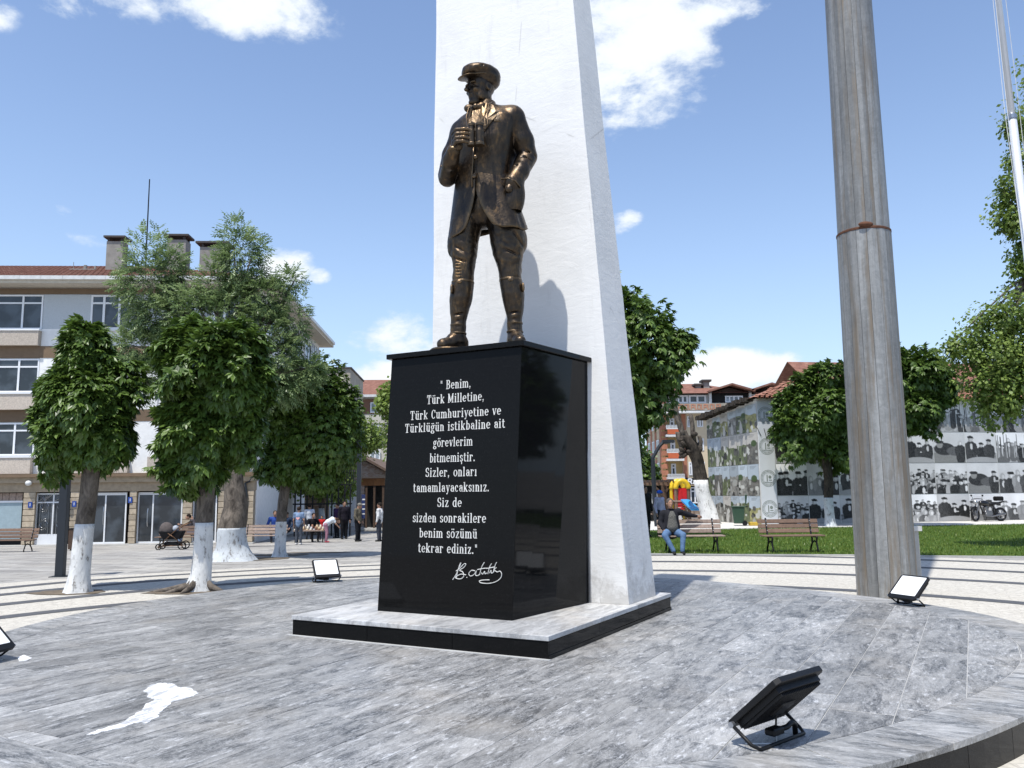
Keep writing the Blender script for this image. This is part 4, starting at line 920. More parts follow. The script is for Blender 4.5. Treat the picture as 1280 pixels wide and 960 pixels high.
for q in ([(-.055, -.43, 2.41), (-.085, -.33, 2.48), (-.105, surf_y(-.1, 2.66) - .03, 2.66), (-.08, surf_y(-.08, 2.76) - .05, 2.77), (-.02, -.06, 2.90)],
          [(.085, -.45, 2.40), (.118, -.34, 2.43), (.112, -.29, 2.50), (.105, surf_y(.1, 2.64) - .035, 2.64), (.135, surf_y(.13, 2.76) - .05, 2.78), (.17, -.04, 2.90)],
          [(.098, -.45, 2.42), (.130, -.33, 2.48), (.140, -.29, 2.52), (.135, surf_y(.13, 2.66) - .035, 2.66), (.155, surf_y(.15, 2.76) - .05, 2.78), (.19, -.04, 2.90)]):
    MB().tube(q, .0065, 6).build('binocular_strap', BZ, st, smooth=True)
# ------------------------------------------------------------------ trees
def unit(a): return a / (np.linalg.norm(a, axis=-1, keepdims=True) + 1e-9)
def shell_points(ells, n, inner=.55, lump=.16, seed=1):
    """points near the surface of a union of ellipsoids (centre, radii)"""
    r = np.random.default_rng(seed); C = np.array([e[0] for e in ells], float); Rr = np.array([e[1] for e in ells], float)
    w = (Rr[:, 0] * Rr[:, 2]); w = w / w.sum(); out = []; nor = []; dep = []
    ph = r.random((6, 3)) * 6.28; kk = r.normal(0, 3.4, (6, 3))
    while sum(len(o) for o in out) < n:
        i = r.choice(len(ells), n, p=w); d = unit(r.normal(size=(n, 3))); s = 1 - (1 - inner) * r.random(n) ** 1.6
        lum = 1 + lump * sum(np.sin((d * kk[j]).sum(1) + ph[j, 0] + i * 1.7) for j in range(6)) / 2.2
        p = C[i] + d * Rr[i] * (s * lum)[:, None]
        q = np.linalg.norm((p[:, None] - C[None]) / Rr[None], axis=2); q[np.arange(n), i] = 9
        keep = q.min(1) > .72
        out.append(p[keep]); nor.append(unit(d[keep] / Rr[i][keep])); dep.append(s[keep])
    return np.concatenate(out)[:n], np.concatenate(nor)[:n], np.concatenate(dep)[:n]
def leaflets(base, axis, up, L, W, droop):
    """each leaflet: two triangles folded along the midrib"""
    side = unit(np.cross(axis, up)); L = L[:, None]; W = W[:, None]
    tip = base + axis * L - up * droop[:, None] * L; mid = base + axis * L * .55 - up * droop[:, None] * L * .3
    a = mid + side * W - up * W * .35; b = mid - side * W - up * W * .35
    return np.stack([base, a, tip, b], 1).reshape(-1, 3), (np.arange(len(base)) * 4)[:, None] + np.array([[0, 1, 2], [0, 2, 3]]).reshape(1, 6)
def crown(parent, ells, n, kind, mat, seed, size=1.0, inner=.55, lump=.16):
    r = np.random.default_rng(seed); p, nrm, dep = shell_points(ells, n, inner, lump, seed)
    out = unit(nrm + np.array([0, 0, -.25 if kind == 'palm' else .15]) + r.normal(0, .35, p.shape)); up0 = np.array([0, 0, 1.])
    up = unit(nrm * .5 + up0 * .9 + r.normal(0, .25, p.shape)); Vs = []; Ts = []; Cs = []; off = 0
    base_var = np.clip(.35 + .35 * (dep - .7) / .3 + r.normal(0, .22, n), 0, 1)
    if kind == 'palm':          # six or seven leaflets spread like a drooping hand
        side = unit(np.cross(out, up)); upp = unit(np.cross(side, out))
        for a in (-105, -66, -32, 0, 32, 66, 105):
            ca, sa = math.cos(R(a)), math.sin(R(a)); ax = unit(out * ca + side * sa + r.normal(0, .12, p.shape))
            L = size * (.18 + .05 * r.random(n)) * (1 - .32 * abs(a) / 105); V, T = leaflets(p, ax, upp, L, L * .24, .45 + .5 * r.random(n))
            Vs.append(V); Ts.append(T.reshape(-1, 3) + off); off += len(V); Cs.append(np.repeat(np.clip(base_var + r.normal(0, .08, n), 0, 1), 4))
    elif kind == 'ash':         # feather leaf: pairs along a drooping rachis
        side = unit(np.cross(out, up)); upp = unit(np.cross(side, out)); RL = size * (.24 + .10 * r.random(n))
        for t in (.3, .5, .7, .88, 1.0):
            for s in ((-1, 1) if t < 1 else (0,)):
                b = p + out * (RL * t)[:, None] - upp * (RL * .35 * t * t)[:, None]; ax = unit(out * .6 + side * s * .9 + r.normal(0, .12, p.shape))
                L = size * (.085 + .03 * r.random(n)); V, T = leaflets(b, ax, upp, L, L * .20, .3 + .4 * r.random(n))
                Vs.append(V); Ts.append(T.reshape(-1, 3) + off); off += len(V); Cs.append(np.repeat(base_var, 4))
    else:                       # small single leaves in loose tufts
        for k in range(7):
            b = p + r.normal(0, .09 * size, p.shape); ax = unit(out + r.normal(0, .8, p.shape)); u = unit(up + r.normal(0, .4, p.shape)); L = size * (.09 + .05 * r.random(n))
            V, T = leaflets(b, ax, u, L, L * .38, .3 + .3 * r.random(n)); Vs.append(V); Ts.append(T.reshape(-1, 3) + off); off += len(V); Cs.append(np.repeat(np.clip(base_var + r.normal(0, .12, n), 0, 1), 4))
    o = fast_mesh('crown', np.concatenate(Vs), np.concatenate(Ts), mat, parent, np.concatenate(Cs)); o['kind'] = 'stuff'; return o
def trunk_rings(pts, n=16, seed=0, rough=.06, flare=0.0):
    out = []; 
    for i, (x, y, z, r) in enumerate(pts):
        rr = []
        for k in range(n):
            a = 2 * math.pi * k / n; q = r * (1 + rough * 2 * mnoise.noise(Vector((math.cos(a) * 1.5 + seed, math.sin(a) * 1.5, z * 1.3))))
            if flare and z < flare: q *= 1 + .26 * ((flare - z) / flare) ** 2 * (1 + .5 * math.sin(a * 5 + seed))
            rr.append((x + q * math.cos(a), y + q * math.sin(a), z))
        out.append(rr)
    return out
def resample(pts, k=5):
    out = []
    for a, b in zip(pts, pts[1:]):
        for j in range(k): out.append(tuple(a[i] + (b[i] - a[i]) * j / k for i in range(4)))
    return out + [pts[-1]]
def tree(name, base, trunk, paint, ells, n, kind, leaf, label, group, seed, size=1.0, barkm='bark', lime='lime', flare=.35, inner=.55, lump=.16, limbs=7, rough=.06):
    """trunk: (x, y, z, r) relative to base; paint = height of the limewash"""
    t = empty(name, base, 0, label, 'tree', group); pts = resample(trunk)
    MB().loft(trunk_rings(pts, 18, seed, rough, flare)).build('trunk', M[barkm], t, smooth=True)
    if paint:
        pp = [p for p in pts if p[2] < paint]; a, b = pp[-1], next(p for p in pts if p[2] >= paint); k = (paint - a[2]) / (b[2] - a[2]); pp.append(tuple(a[i] + (b[i] - a[i]) * k for i in range(4)))
        MB().loft(trunk_rings([(x, y, z, r + .006) for x, y, z, r in pp], 18, seed, rough, flare)).build('painted_base', M[lime], t, smooth=True)
    top = trunk[-1]; r = random.Random(seed)
    E = [(Vector(c) - Vector(base), rr) for c, rr in ells]
    mb = MB()
    for k in range(limbs):
        c, rr = E[k % len(E)]; e = c + Vector((r.uniform(-.6, .6) * rr[0], r.uniform(-.6, .6) * rr[1], r.uniform(-.2, .7) * rr[2]))
        s = Vector(top[:3]); m1 = s.lerp(e, .35) + Vector((r.uniform(-.1, .1), r.uniform(-.1, .1), .12)); m2 = s.lerp(e, .7) + Vector((r.uniform(-.15, .15), r.uniform(-.15, .15), .05))
        mb.tube([s - Vector((0, 0, .1)), m1, m2, e], [top[3] * .6, top[3] * .42, top[3] * .25, .012], 7)
    mb.build('limbs', M[barkm], t, smooth=True)
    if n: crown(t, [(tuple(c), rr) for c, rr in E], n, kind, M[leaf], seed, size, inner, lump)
    return t
def E_(px, py, Y, rx, rz, ry=None, dy=0.0):     # a crown lobe seen at a pixel, Y metres away, radii in pixels
    k = Y / F_PX; return (tuple(D(px, py, Y + dy)), (rx * k, (ry or rx) * k, rz * k))
GT = 'chestnut trees with white painted trunks round the square'
b = G(97, 741); Y = b.y
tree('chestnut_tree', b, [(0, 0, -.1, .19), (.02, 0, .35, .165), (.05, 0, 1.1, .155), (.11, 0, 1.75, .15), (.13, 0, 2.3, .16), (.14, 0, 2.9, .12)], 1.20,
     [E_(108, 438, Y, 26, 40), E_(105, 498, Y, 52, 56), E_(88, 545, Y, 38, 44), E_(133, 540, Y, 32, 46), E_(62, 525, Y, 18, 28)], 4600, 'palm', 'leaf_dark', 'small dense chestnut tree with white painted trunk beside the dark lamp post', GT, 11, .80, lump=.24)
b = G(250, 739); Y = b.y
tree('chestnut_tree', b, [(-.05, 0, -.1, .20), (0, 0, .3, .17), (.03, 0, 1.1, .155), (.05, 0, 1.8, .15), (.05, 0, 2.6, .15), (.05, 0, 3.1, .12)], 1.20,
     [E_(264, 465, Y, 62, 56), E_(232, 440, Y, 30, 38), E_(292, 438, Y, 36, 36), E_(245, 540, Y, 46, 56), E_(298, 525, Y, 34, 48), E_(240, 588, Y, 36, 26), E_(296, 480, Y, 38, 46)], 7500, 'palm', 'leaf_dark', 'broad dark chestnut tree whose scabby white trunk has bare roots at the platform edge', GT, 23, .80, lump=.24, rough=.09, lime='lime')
b = G(290, 701); Y = b.y; k = Y / F_PX
tree('ash_tree', b, [(0, 0, -.1, .52), (0, 0, .3, .46), (-.05, 0, .8, .42), (.0, 0, 1.15, .40), (.05, 0, 1.5, .32), (.0, 0, 2.2, .25), (-.03, 0, 3.2, .22), (-.05, 0, 4.2, .18), (-.05, 0, 5.0, .14)], .92,
     [E_(185, 352, Y, 36, 44), E_(212, 338, Y, 20, 28), E_(205, 395, Y, 38, 36), E_(300, 322, Y, 28, 42), E_(268, 362, Y, 22, 24), E_(270, 400, Y, 52, 42), E_(330, 370, Y, 28, 32), E_(330, 430, Y, 36, 44), E_(370, 410, Y, 12, 30), E_(362, 352, Y, 12, 18), E_(175, 435, Y, 34, 24), E_(350, 470, Y, 32, 30), E_(175, 470, Y, 34, 20), E_(390, 465, Y, 10, 22)],
     7600, 'ash', 'leaf_ash', 'tall feathery ash tree with a massive gnarled trunk painted white at its foot', None, 37, .95, flare=.5, inner=.35, lump=.30, limbs=26, rough=.13, lime='lime_old')
b = G(350, 696); Y = b.y
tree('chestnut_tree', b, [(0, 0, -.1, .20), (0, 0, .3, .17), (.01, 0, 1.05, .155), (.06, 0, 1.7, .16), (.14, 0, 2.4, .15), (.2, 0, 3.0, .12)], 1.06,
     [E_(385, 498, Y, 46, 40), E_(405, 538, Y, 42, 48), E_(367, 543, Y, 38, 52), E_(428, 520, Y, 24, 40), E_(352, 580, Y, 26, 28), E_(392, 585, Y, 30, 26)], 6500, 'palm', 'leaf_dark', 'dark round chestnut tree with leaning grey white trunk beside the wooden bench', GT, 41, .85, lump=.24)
b = G(402, 668); Y = b.y
tree('maple_tree', b, [(0, 0, -.1, .20), (0, 0, .8, .17), (-.05, 0, 1.8, .15), (-.1, 0, 3.0, .13)], 1.4,
     [E_(410, 560, Y, 38, 38), E_(440, 545, Y, 30, 26), E_(465, 548, Y, 18, 14), E_(385, 590, Y, 34, 26), E_(420, 605, Y, 26, 20)], 2600, 'tuft', 'leaf_light', 'pale green tree standing behind the market table', None, 43, 1.5, lime='lime_old')
b = G(520, 650); b = D(520, 600, 34); b.z = zg(b.x, b.y); Y = 34
tree('maple_tree', b, [(0, 0, -.1, .20), (0, 0, 1.5, .15), (0, 0, 3.0, .13)], 0,
     [E_(500, 500, Y, 24, 22), E_(515, 550, Y, 32, 40)], 1600, 'tuft', 'leaf_light', 'pale green tree half hidden behind the black pedestal', None, 47, 1.5)
b = D(797, 600, 29); b.z = 0; Y = 29
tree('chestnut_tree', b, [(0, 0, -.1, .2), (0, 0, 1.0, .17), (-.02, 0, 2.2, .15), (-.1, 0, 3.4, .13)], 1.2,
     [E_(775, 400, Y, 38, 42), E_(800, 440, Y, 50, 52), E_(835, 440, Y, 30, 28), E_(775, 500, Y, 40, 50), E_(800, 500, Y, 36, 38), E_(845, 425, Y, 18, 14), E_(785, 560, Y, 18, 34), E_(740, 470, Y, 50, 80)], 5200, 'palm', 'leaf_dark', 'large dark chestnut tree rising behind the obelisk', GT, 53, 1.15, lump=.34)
b = G(1038, 656); b.y = 36.6; b.x = D(1038, 656, 36.6).x; b.z = .03; Y = 36.6
tree('chestnut_tree', b, [(0, 0, -.1, .24), (0, 0, .5, .20), (-.02, 0, 1.2, .20), (.04, 0, 2.0, .19), (.0, 0, 2.8, .2), (-.05, 0, 3.5, .16)], 1.25,
     [E_(1018, 500, Y, 36, 40), E_(1005, 540, Y, 38, 34), E_(1040, 520, Y, 34, 42), E_(1052, 560, Y, 26, 26), E_(985, 510, Y, 20, 24), E_(1035, 475, Y, 30, 22)], 5200, 'palm', 'leaf_dark', 'round chestnut tree with blue grey painted trunk on the lawn before the photo wall', GT, 59, 1.1, lump=.28, barkm='bark_dark', lime='lime_old')
b = D(1118, 656, 35.5); b.z = .03; Y = 35.5
tree('chestnut_tree', b, [(0, 0, -.1, .24), (0, 0, .5, .20), (0, 0, 2.0, .19), (.1, 0, 3.2, .17), (.3, 0, 3.9, .14)], 1.25,
     [E_(1150, 472, Y, 32, 28), E_(1120, 472, Y, 30, 30), E_(1163, 500, Y, 22, 26), E_(1135, 515, Y, 30, 28), E_(1175, 485, Y, 16, 24)], 3600, 'palm', 'leaf_dark', 'round chestnut tree half hidden behind the steel pole', GT, 61, 1.1, lump=.28, barkm='bark_dark')
b = D(1350, 640, 23); b.z = .03; Y = 23
tree('maple_tree', b, [(0, 0, -.1, .24), (0, 0, 1.2, .20), (-.1, 0, 3.0, .18), (-.2, 0, 5.5, .12), (-.3, 0, 8.0, .08)], 0,
     [E_(1265, 158, Y, 16, 16), E_(1268, 200, Y, 12, 10), E_(1258, 240, Y, 13, 14), E_(1262, 275, Y, 26, 20), E_(1276, 330, Y, 12, 18), E_(1250, 400, Y, 34, 26), E_(1225, 440, Y, 40, 24), E_(1195, 432, Y, 16, 12), E_(1265, 450, Y, 46, 44), E_(1255, 500, Y, 32, 26), E_(1310, 300, Y, 40, 150), E_(1320, 450, Y, 60, 80), E_(1235, 480, Y, 34, 24)],
     5200, 'tuft', 'leaf_light', 'light green maple tree reaching in from the right behind the flagpole', None, 67, 1.0, limbs=26, inner=.3, lump=.4)
b = G(893, 652); b = D(893, 654, 40.0); b.z = .06; Y = 40.0; s_ = Y / F_PX
rk = random.Random(12)
t = empty('pollarded_tree', b, 0, 'dead pollarded tree with black bark and white painted trunk beside the photo wall', 'tree')
k = lambda px, py: ((px - 893) * s_, (654 - py) * s_)
pts = [(*k(888, 660), .5), (*k(890, 654), .46), (*k(884, 630), .34), (*k(878, 600), .30), (*k(874, 575), .30), (*k(867, 555), .33), (*k(863, 545), .26)]
rp = [(x, 0, z, r) for x, z, r in pts]
rr = resample(rp, 4)
MB().loft(trunk_rings(rr, 16, 5, .16, 0)).build('trunk', M['bark_dark'], t, smooth=True)
MB().loft(trunk_rings([(x, y, z, r + .015) for x, y, z, r in rr if z < k(0, 598)[1]], 16, 5, .16, 0)).build('painted_base', M['lime'], t, smooth=True)
for path, r in (([(859, 548), (852, 522), (847, 492), (845, 466)], (.15, .135, .12, .10)), ([(871, 552), (870, 532), (869, 518)], (.13, .11, .10)), ([(858, 560), (853, 548), (851, 540)], (.16, .14, .1)), ([(868, 560), (862, 545), (860, 538)], (.16, .12, .1)), ([(876, 565), (880, 552), (878, 545)], (.16, .1, .08))):
    MB().loft(trunk_rings(resample([(k(*p)[0], 0, k(*p)[1], q) for p, q in zip(path, r)], 3), 12, 3, .15)).build('limb', M['bark'], t, smooth=True)
mb = MB()
for i in range(16):
    kx, kz = k(rk.uniform(854, 879), rk.uniform(542, 572)); mb.ell((kx, rk.uniform(-.25, .1), kz), (rk.uniform(.08, .2), .16, rk.uniform(.08, .2)), Matrix.Rotation(rk.uniform(-1, 1), 3, 'Y'), 8, 6)
mb.build('burr', M['bark_dark'], t, smooth=False)['kind'] = 'stuff'
b = D(780, 600, 60); b.z = 0; Y = 60
tree('dense_tree', b, [(0, 0, -.1, .3), (0, 0, 3, .2)], 0, [E_(788, 595, Y, 24, 34), E_(806, 605, Y, 10, 26)], 2500, 'tuft', 'leaf_dark', 'dark bushy tree behind the wooden pergola', None, 71, 3)
# leaf litter and roots round the trunks
rt = G(250, 739)
for k, (a, L, r) in enumerate(((190, .75, .05), (165, .45, .05), (215, .5, .045), (-20, .4, .05), (250, .35, .05), (100, .3, .05))):
    dx, dy = math.cos(R(a)), math.sin(R(a)); o = MB().tube([(dx * .08, dy * .08, .22), (dx * .2, dy * .2, .10), (dx * (.2 + L * .4), dy * (.2 + L * .4), .045), (dx * (.2 + L), dy * (.2 + L), -.02)], [r * 1.6, r * 1.3, r, .015], 8)
    o.build('root', M['bark'], [q for q in bpy.data.objects if q.name == 'chestnut_tree.001'][0], smooth=True)
def patch_sheet(name, c, rx, ry, mat, z=.013, n=28, seed=0, **kw):
    vs = [(c.x, c.y, zg(c.x, c.y) + z)]
    for i in range(n):
        a = 2 * math.pi * i / n; q = 1 + .3 * mnoise.noise(Vector((math.cos(a) * 2 + seed, math.sin(a) * 2, seed))); x, y = c.x + rx * q * math.cos(a), c.y + ry * q * math.sin(a); vs.append((x, y, zg(x, y) + z))
    return tag_struct(MB().add(vs, [(0, 1 + i, 1 + (i + 1) % n) for i in range(n)]).build(name, mat, recalc=False))
M['soil'] = simple('dry_soil', (.16, .125, .085, 1), .95, 0, .4, 8, .5)
for px, py, rx, ry, s in ((85, 741, .65, .38, 1), (235, 741, .75, .3, 2), (305, 699, 1.3, .9, 3), (352, 694, .9, .6, 4), (395, 691, 1.2, .35, 5), (402, 668, .8, .6, 6)):
    patch_sheet('tree_pit_soil', G(px, py), rx, ry, M['soil'], seed=s)

# ------------------------------------------------------------------ left: apartment building over shops
A = Frame(-11.75, 38.0, -.50, R(3))
ap = empty('apartment_building', tuple(A.o), R(3), 'four storey building with pale and pebbledash walls, red tiled roof and ground floor shops', 'building')
ax = lambda px, py=500, y=0.0: A.onY(px, py, y)[0]
az = lambda py, px=60, y=0.0: A.onY(px, py, y)[1]
XL = -19.0; DEP = 15.6
zs = {'eave': az(352), 'band0': az(367), 'w1t': az(368), 'w1b': az(411), 'p1': az(432), 'b1': az(447), 'w2t': az(448), 'w2b': az(490), 'p2': az(512), 'b2': az(527), 'w3t': az(528), 'w3b': az(569), 'p3': az(592), 'g': az(603)}
box_obj('wall', XL, 0, .16, DEP, zs['p3'], zs['eave'] - .25, M['render_white'], ap)
box_obj('ground_floor_wall', XL, -.001, .45, DEP - .01, 0.0, zs['p3'] - .002, M['render_white'], ap)
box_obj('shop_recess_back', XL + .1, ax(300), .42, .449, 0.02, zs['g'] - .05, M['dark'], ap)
bays = []      # (x0, x1, kind)  windows repeat along the front
xw = [(-40, 45, 'A'), (106, 158, 'B'), (196, 240, 'B'), (262, 306, 'B')]
def window(parent, x0, x1, z0, z1, y, cols, trans=.30, fr=.07, mat='white_pvc', glassm='glass', name='window', t=.06):
    """frame mesh with a pane for every light; cols = fractions"""
    mb = MB(); xs = [x0 + (x1 - x0) * c for c in cols]; zt = z1 - (z1 - z0) * trans
    mb.box(x0, x1, y - t, y, z0, z0 + fr); mb.box(x0, x1, y - t, y, z1 - fr, z1)
    for x in (x0 + fr / 2, x1 - fr / 2): mb.box(x - fr / 2, x + fr / 2, y - t + .001, y, z0 + fr, z1 - fr)
    for x in xs[1:-1]: mb.box(x - fr * .6, x + fr * .6, y - t + .001, y, z0 + fr, z1 - fr)
    if trans:
        for a, b in zip(xs, xs[1:]): mb.box(a + fr * .6 + .003, b - fr * .6 - .003, y - t + .003, y - .001, zt - fr / 2, zt + fr / 2)
    w = mb.build(name, M[mat], parent)
    for a, b in zip(xs, xs[1:]):
        for q0, q1 in (((z0, zt), (zt, z1)) if trans else ((z0, z1),)):
            box_obj('pane', a + .03, b - .03, y - .022, y - .014, q0 + .03, q1 - .03, M[glassm], w)
    return w
for lv, (t, b_, p, bd) in enumerate((('w1t', 'w1b', 'p1', 'b1'), ('w2t', 'w2b', 'p2', 'b2'), ('w3t', 'w3b', 'p3', None))):
    for p0, p1, kd in xw:
        x0, x1 = ax(p0), ax(p1)
        window(ap, x0, x1, zs[b_], zs[t], .15, (0, .70, 1) if kd == 'A' else (0, .32, .70, 1), .24, .07 if kd == 'A' else .085)
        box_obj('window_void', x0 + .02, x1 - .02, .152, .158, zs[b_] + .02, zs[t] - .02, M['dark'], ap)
        if kd == 'A' or lv == 2:
            box_obj('parapet', x0 - (.0 if kd == 'A' else .25), x1 + (.0 if kd == 'A' else .25), -.16, .159, zs[p], zs[b_] - .11, M['pebble'], ap)
            box_obj('sill', x0 - .02, x1 + .04, -.20, .155, zs[b_] - .108, zs[b_] - .03, M['white_pvc'], ap)
        else: box_obj('sill', x0 - .05, x1 + .05, .05, .155, zs[b_] - .08, zs[b_] - .003, M['white_pvc'], ap)
    ztop = zs[t] + .03; segs = [(45, 106), (158, 196), (240, 262), (306, 318)]
    for a, b2 in segs:
        xa, xb = ax(a) + .01, min(ax(b2) - .01, -.01)
        if lv == 0:
            box_obj('wall_panel', xa, xb, .115, .159, zs[b_] + .02, zs['band0'] - .01, M['render_grey'], ap); box_obj('wall_panel', xa, xb, .105, .159, zs[p], zs[b_] + .015, M['render_white'], ap)
        else: box_obj('wall_panel', xa, xb, .105, .159, zs[p] if lv < 2 else zs['p3'], ztop + .02, M['render_white'], ap)
    if bd: box_obj('floor_band', XL, -.005, .09, .159, zs[bd], zs[p] - .004, M['brown_band'], ap)
box_obj('top_band', XL, -.005, .08, .159, zs['band0'], zs['eave'] - .3, M['brown_band'], ap)
# eaves, gutter, tiled roof with ridges of tiles
ez = zs['eave']; OH = .80
box_obj('eaves', XL, OH, -OH, DEP + OH, ez - .26, ez - .10, M['soffit'], ap)
mb = MB()
for i in range(21): mb.box(XL + i * .95, XL + i * .95 + .94, -OH - .14, -OH - .002, ez - .12, ez + .05)
mb.build('gutter', M['gutter'], ap); tagk = children(ap)[-1]
mb = MB()
for i in range(17): mb.box(OH + .002, OH + .13, -OH + i * 1.0, -OH + i * 1.0 + .99, ez - .12, ez + .05)
mb.build('gutter', M['gutter'], ap)
ridge = 2.8
def roof_hip(parent, x0, x1, y0, y1, z, rise, mat, n_t=90, name='roof', tiles_=True):
    ym = (y0 + y1) / 2; dpt = (y1 - y0) / 2
    v = [(x0 - 6, y0, z), (x1, y0, z), (x1, y1, z), (x0 - 6, y1, z), (x0 - 6, ym, z + rise), (x1 - dpt, ym, z + rise)]
    rf = MB().add(v, [(0, 1, 5, 4), (1, 2, 5), (2, 3, 4, 5)]).build(name, mat, parent)
    if tiles_:
        mb = MB(); L = math.hypot(dpt, rise); n = int((x1 - x0) / .24)
        for i in range(n):
            x = x0 + (i + .5) * .24; reach = min(1.0, (x1 - x) / dpt)
            if reach < .05: continue
            rows = 14
            for j in range(int(rows * reach)):
                a, b2 = j / rows, (j + 1) / rows
                mb.tube([(x, y0 + dpt * a, z + rise * a + .035), (x, y0 + dpt * b2, z + rise * b2 + .015)], .062, 5, False)
        o = mb.build('roof_tiles', mat, rf); o['kind'] = 'stuff'
    return rf
rf = roof_hip(ap, XL, OH, -OH, DEP + OH, ez + .02, ridge, M['tile'])
# chimneys with flat caps on little legs
def chimney(px, pyt, w, y, cap_):
    x, zt = A.onY(px, pyt, y); zb = ez + .1; ch = MB().box(x - w / 2, x + w / 2, y, y + w * .8, zb, zt - .28).build('chimney', M['concrete_dark'], rf)
    mb = MB()
    for dx in (-w * .4, w * .4):
        for dy in (.05, w * .8 - .05): mb.box(x + dx - .05, x + dx + .05, y + dy - .04, y + dy + .04, zt - .281, zt - .10)
    mb.box(x - w * .66, x + w * .66, y - .12, y + w * .8 + .12, zt - .10, zt); mb.build('chimney_cap', M['dark_cap'], rf)
M['concrete_dark'] = simple('sooty_concrete', (.26, .245, .22, 1), .9, 0, .3, 3, .3); M['dark_cap'] = simple('dark_chimney_cap', (.06, .05, .045, 1), .8)
chimney(144, 295, .82, 4.0, 1); chimney(221, 293, .95, 4.0, 1); chimney(266, 302, 1.25, 3.0, 1)
x, z = A.onY(103, 337, 4.0); MB().box(x - .65, x + .6, 4.0, 4.6, ez + .2, z + .05).tube([(x - .55, 4.2, z), (x - .55, 4.2, z + .45)], .015).tube([(x + .05, 4.2, z), (x + .05, 4.2, z + .28)], .09).tube([(x + .55, 4.2, z - .1), (x + .55, 4.2, z + .25)], .05).build('chimney', M['concrete_dark'], rf)
x, z = A.onY(187, 224, 5.0); MB().tube([(x, 5, ez + .5), (x, 5, z)], [.045, .03]).build('mast', M['black_metal'], rf)
for px, py in ((108, 347), (118, 348), (126, 348)): 
    x, z = A.onY(px, py, .2); mb = MB(); mb.ell((x, .2, z + .06), (.16, .06, .06)); mb.ell((x + .14, .2, z + .12), (.05, .045, .045)); mb.tube([(x - .12, .2, z + .05), (x - .30, .2, z + .01)], [.04, .02]); mb.tube([(x, .18, z + .02), (x, .18, z - .08)], .01)
    o = mb.build('pigeon', M['dark_post'], smooth=True); o.matrix_world = Matrix.Translation(Vector(A.o)) @ Matrix.Rotation(R(3), 4, 'Z')
    tag(o, {108: 'dark pigeon standing alone at the left on the tiled eave', 118: 'dark pigeon in the middle of the three on the tiled eave', 126: 'dark pigeon nearest the chimney on the tiled eave'}[px], 'bird', 'pigeons on the tiled roof')
# side wall facing right: windows and glazed top corner
for lv, (zb, zt) in enumerate(((zs['w1b'], zs['w1t']), (zs['w2b'], zs['w2t']), (zs['w3b'], zs['w3t']))):
    for yy in (1.2, 4.4, 7.6, 10.8):
        w = MB().box(.0, .05, yy, yy + 1.9, zb, zb + .08).box(.0, .05, yy, yy + 1.9, zt - .08, zt).box(.0, .05, yy, yy + .08, zb, zt).box(.0, .05, yy + 1.82, yy + 1.9, zb, zt).box(.0, .05, yy + .9, yy + 1.0, zb, zt).build('window', M['white_pvc'], ap)
        box_obj('pane', .005, .02, yy + .05, yy + 1.85, zb + .05, zt - .05, M['glass'], w)
w = MB()
for i in range(6): w.box(.03, .09, 12.6 + i * .58, 12.66 + i * .58, zs['p1'], zs['band0'])
w.box(.03, .09, 12.6, 15.56, zs['p1'], zs['p1'] + .1); w = w.build('window', M['white_pvc'], ap)
for i in range(5): box_obj('pane', .04, .05, 12.67 + i * .58, 13.17 + i * .58, zs['p1'] + .1, zs['band0'] - .02, M['glass_pale'], w)
# ground floor shops: stone pilasters of separate blocks, lintel band
gt = zs['g']
box_obj('fascia', XL, .06, -.10, .44, gt - .02, zs['p3'] - .004, M['stone_band'], ap)
mb = MB(); mb.box(XL, .10, -.24, -.102, zs['p3'] - .16, zs['p3'] - .02); mb.build('canopy_edge', M['brown_band'], ap)
box_obj('lintel', XL, .02, .02, .44, az(615), gt - .021, M['stone_band'], ap)
random.seed(5)
for p0, p1 in ((28, 43), (87, 98), (161, 170), (228, 240), (272, 284), (303, 317)):
    x0, x1 = ax(p0, 640), min(ax(p1, 640), .0); n = 9; h = (az(615) - .004 - .06) / n
    box_obj('pilaster_core', x0 + .03, x1 - .03, .06, .41, .05, az(615) - .004, M['stone_band'], ap)
    for k in range(n): box_obj('stone_block', x0 + random.uniform(0, .015), x1 - random.uniform(0, .015), .0 + random.uniform(0, .02), .059, .06 + k * h + .012, .06 + (k + 1) * h - .012, M['stone'], ap, bevel=.008)
box_obj('doorstep', XL, .1, -.35, .44, .001, .05, M['concrete'], ap)
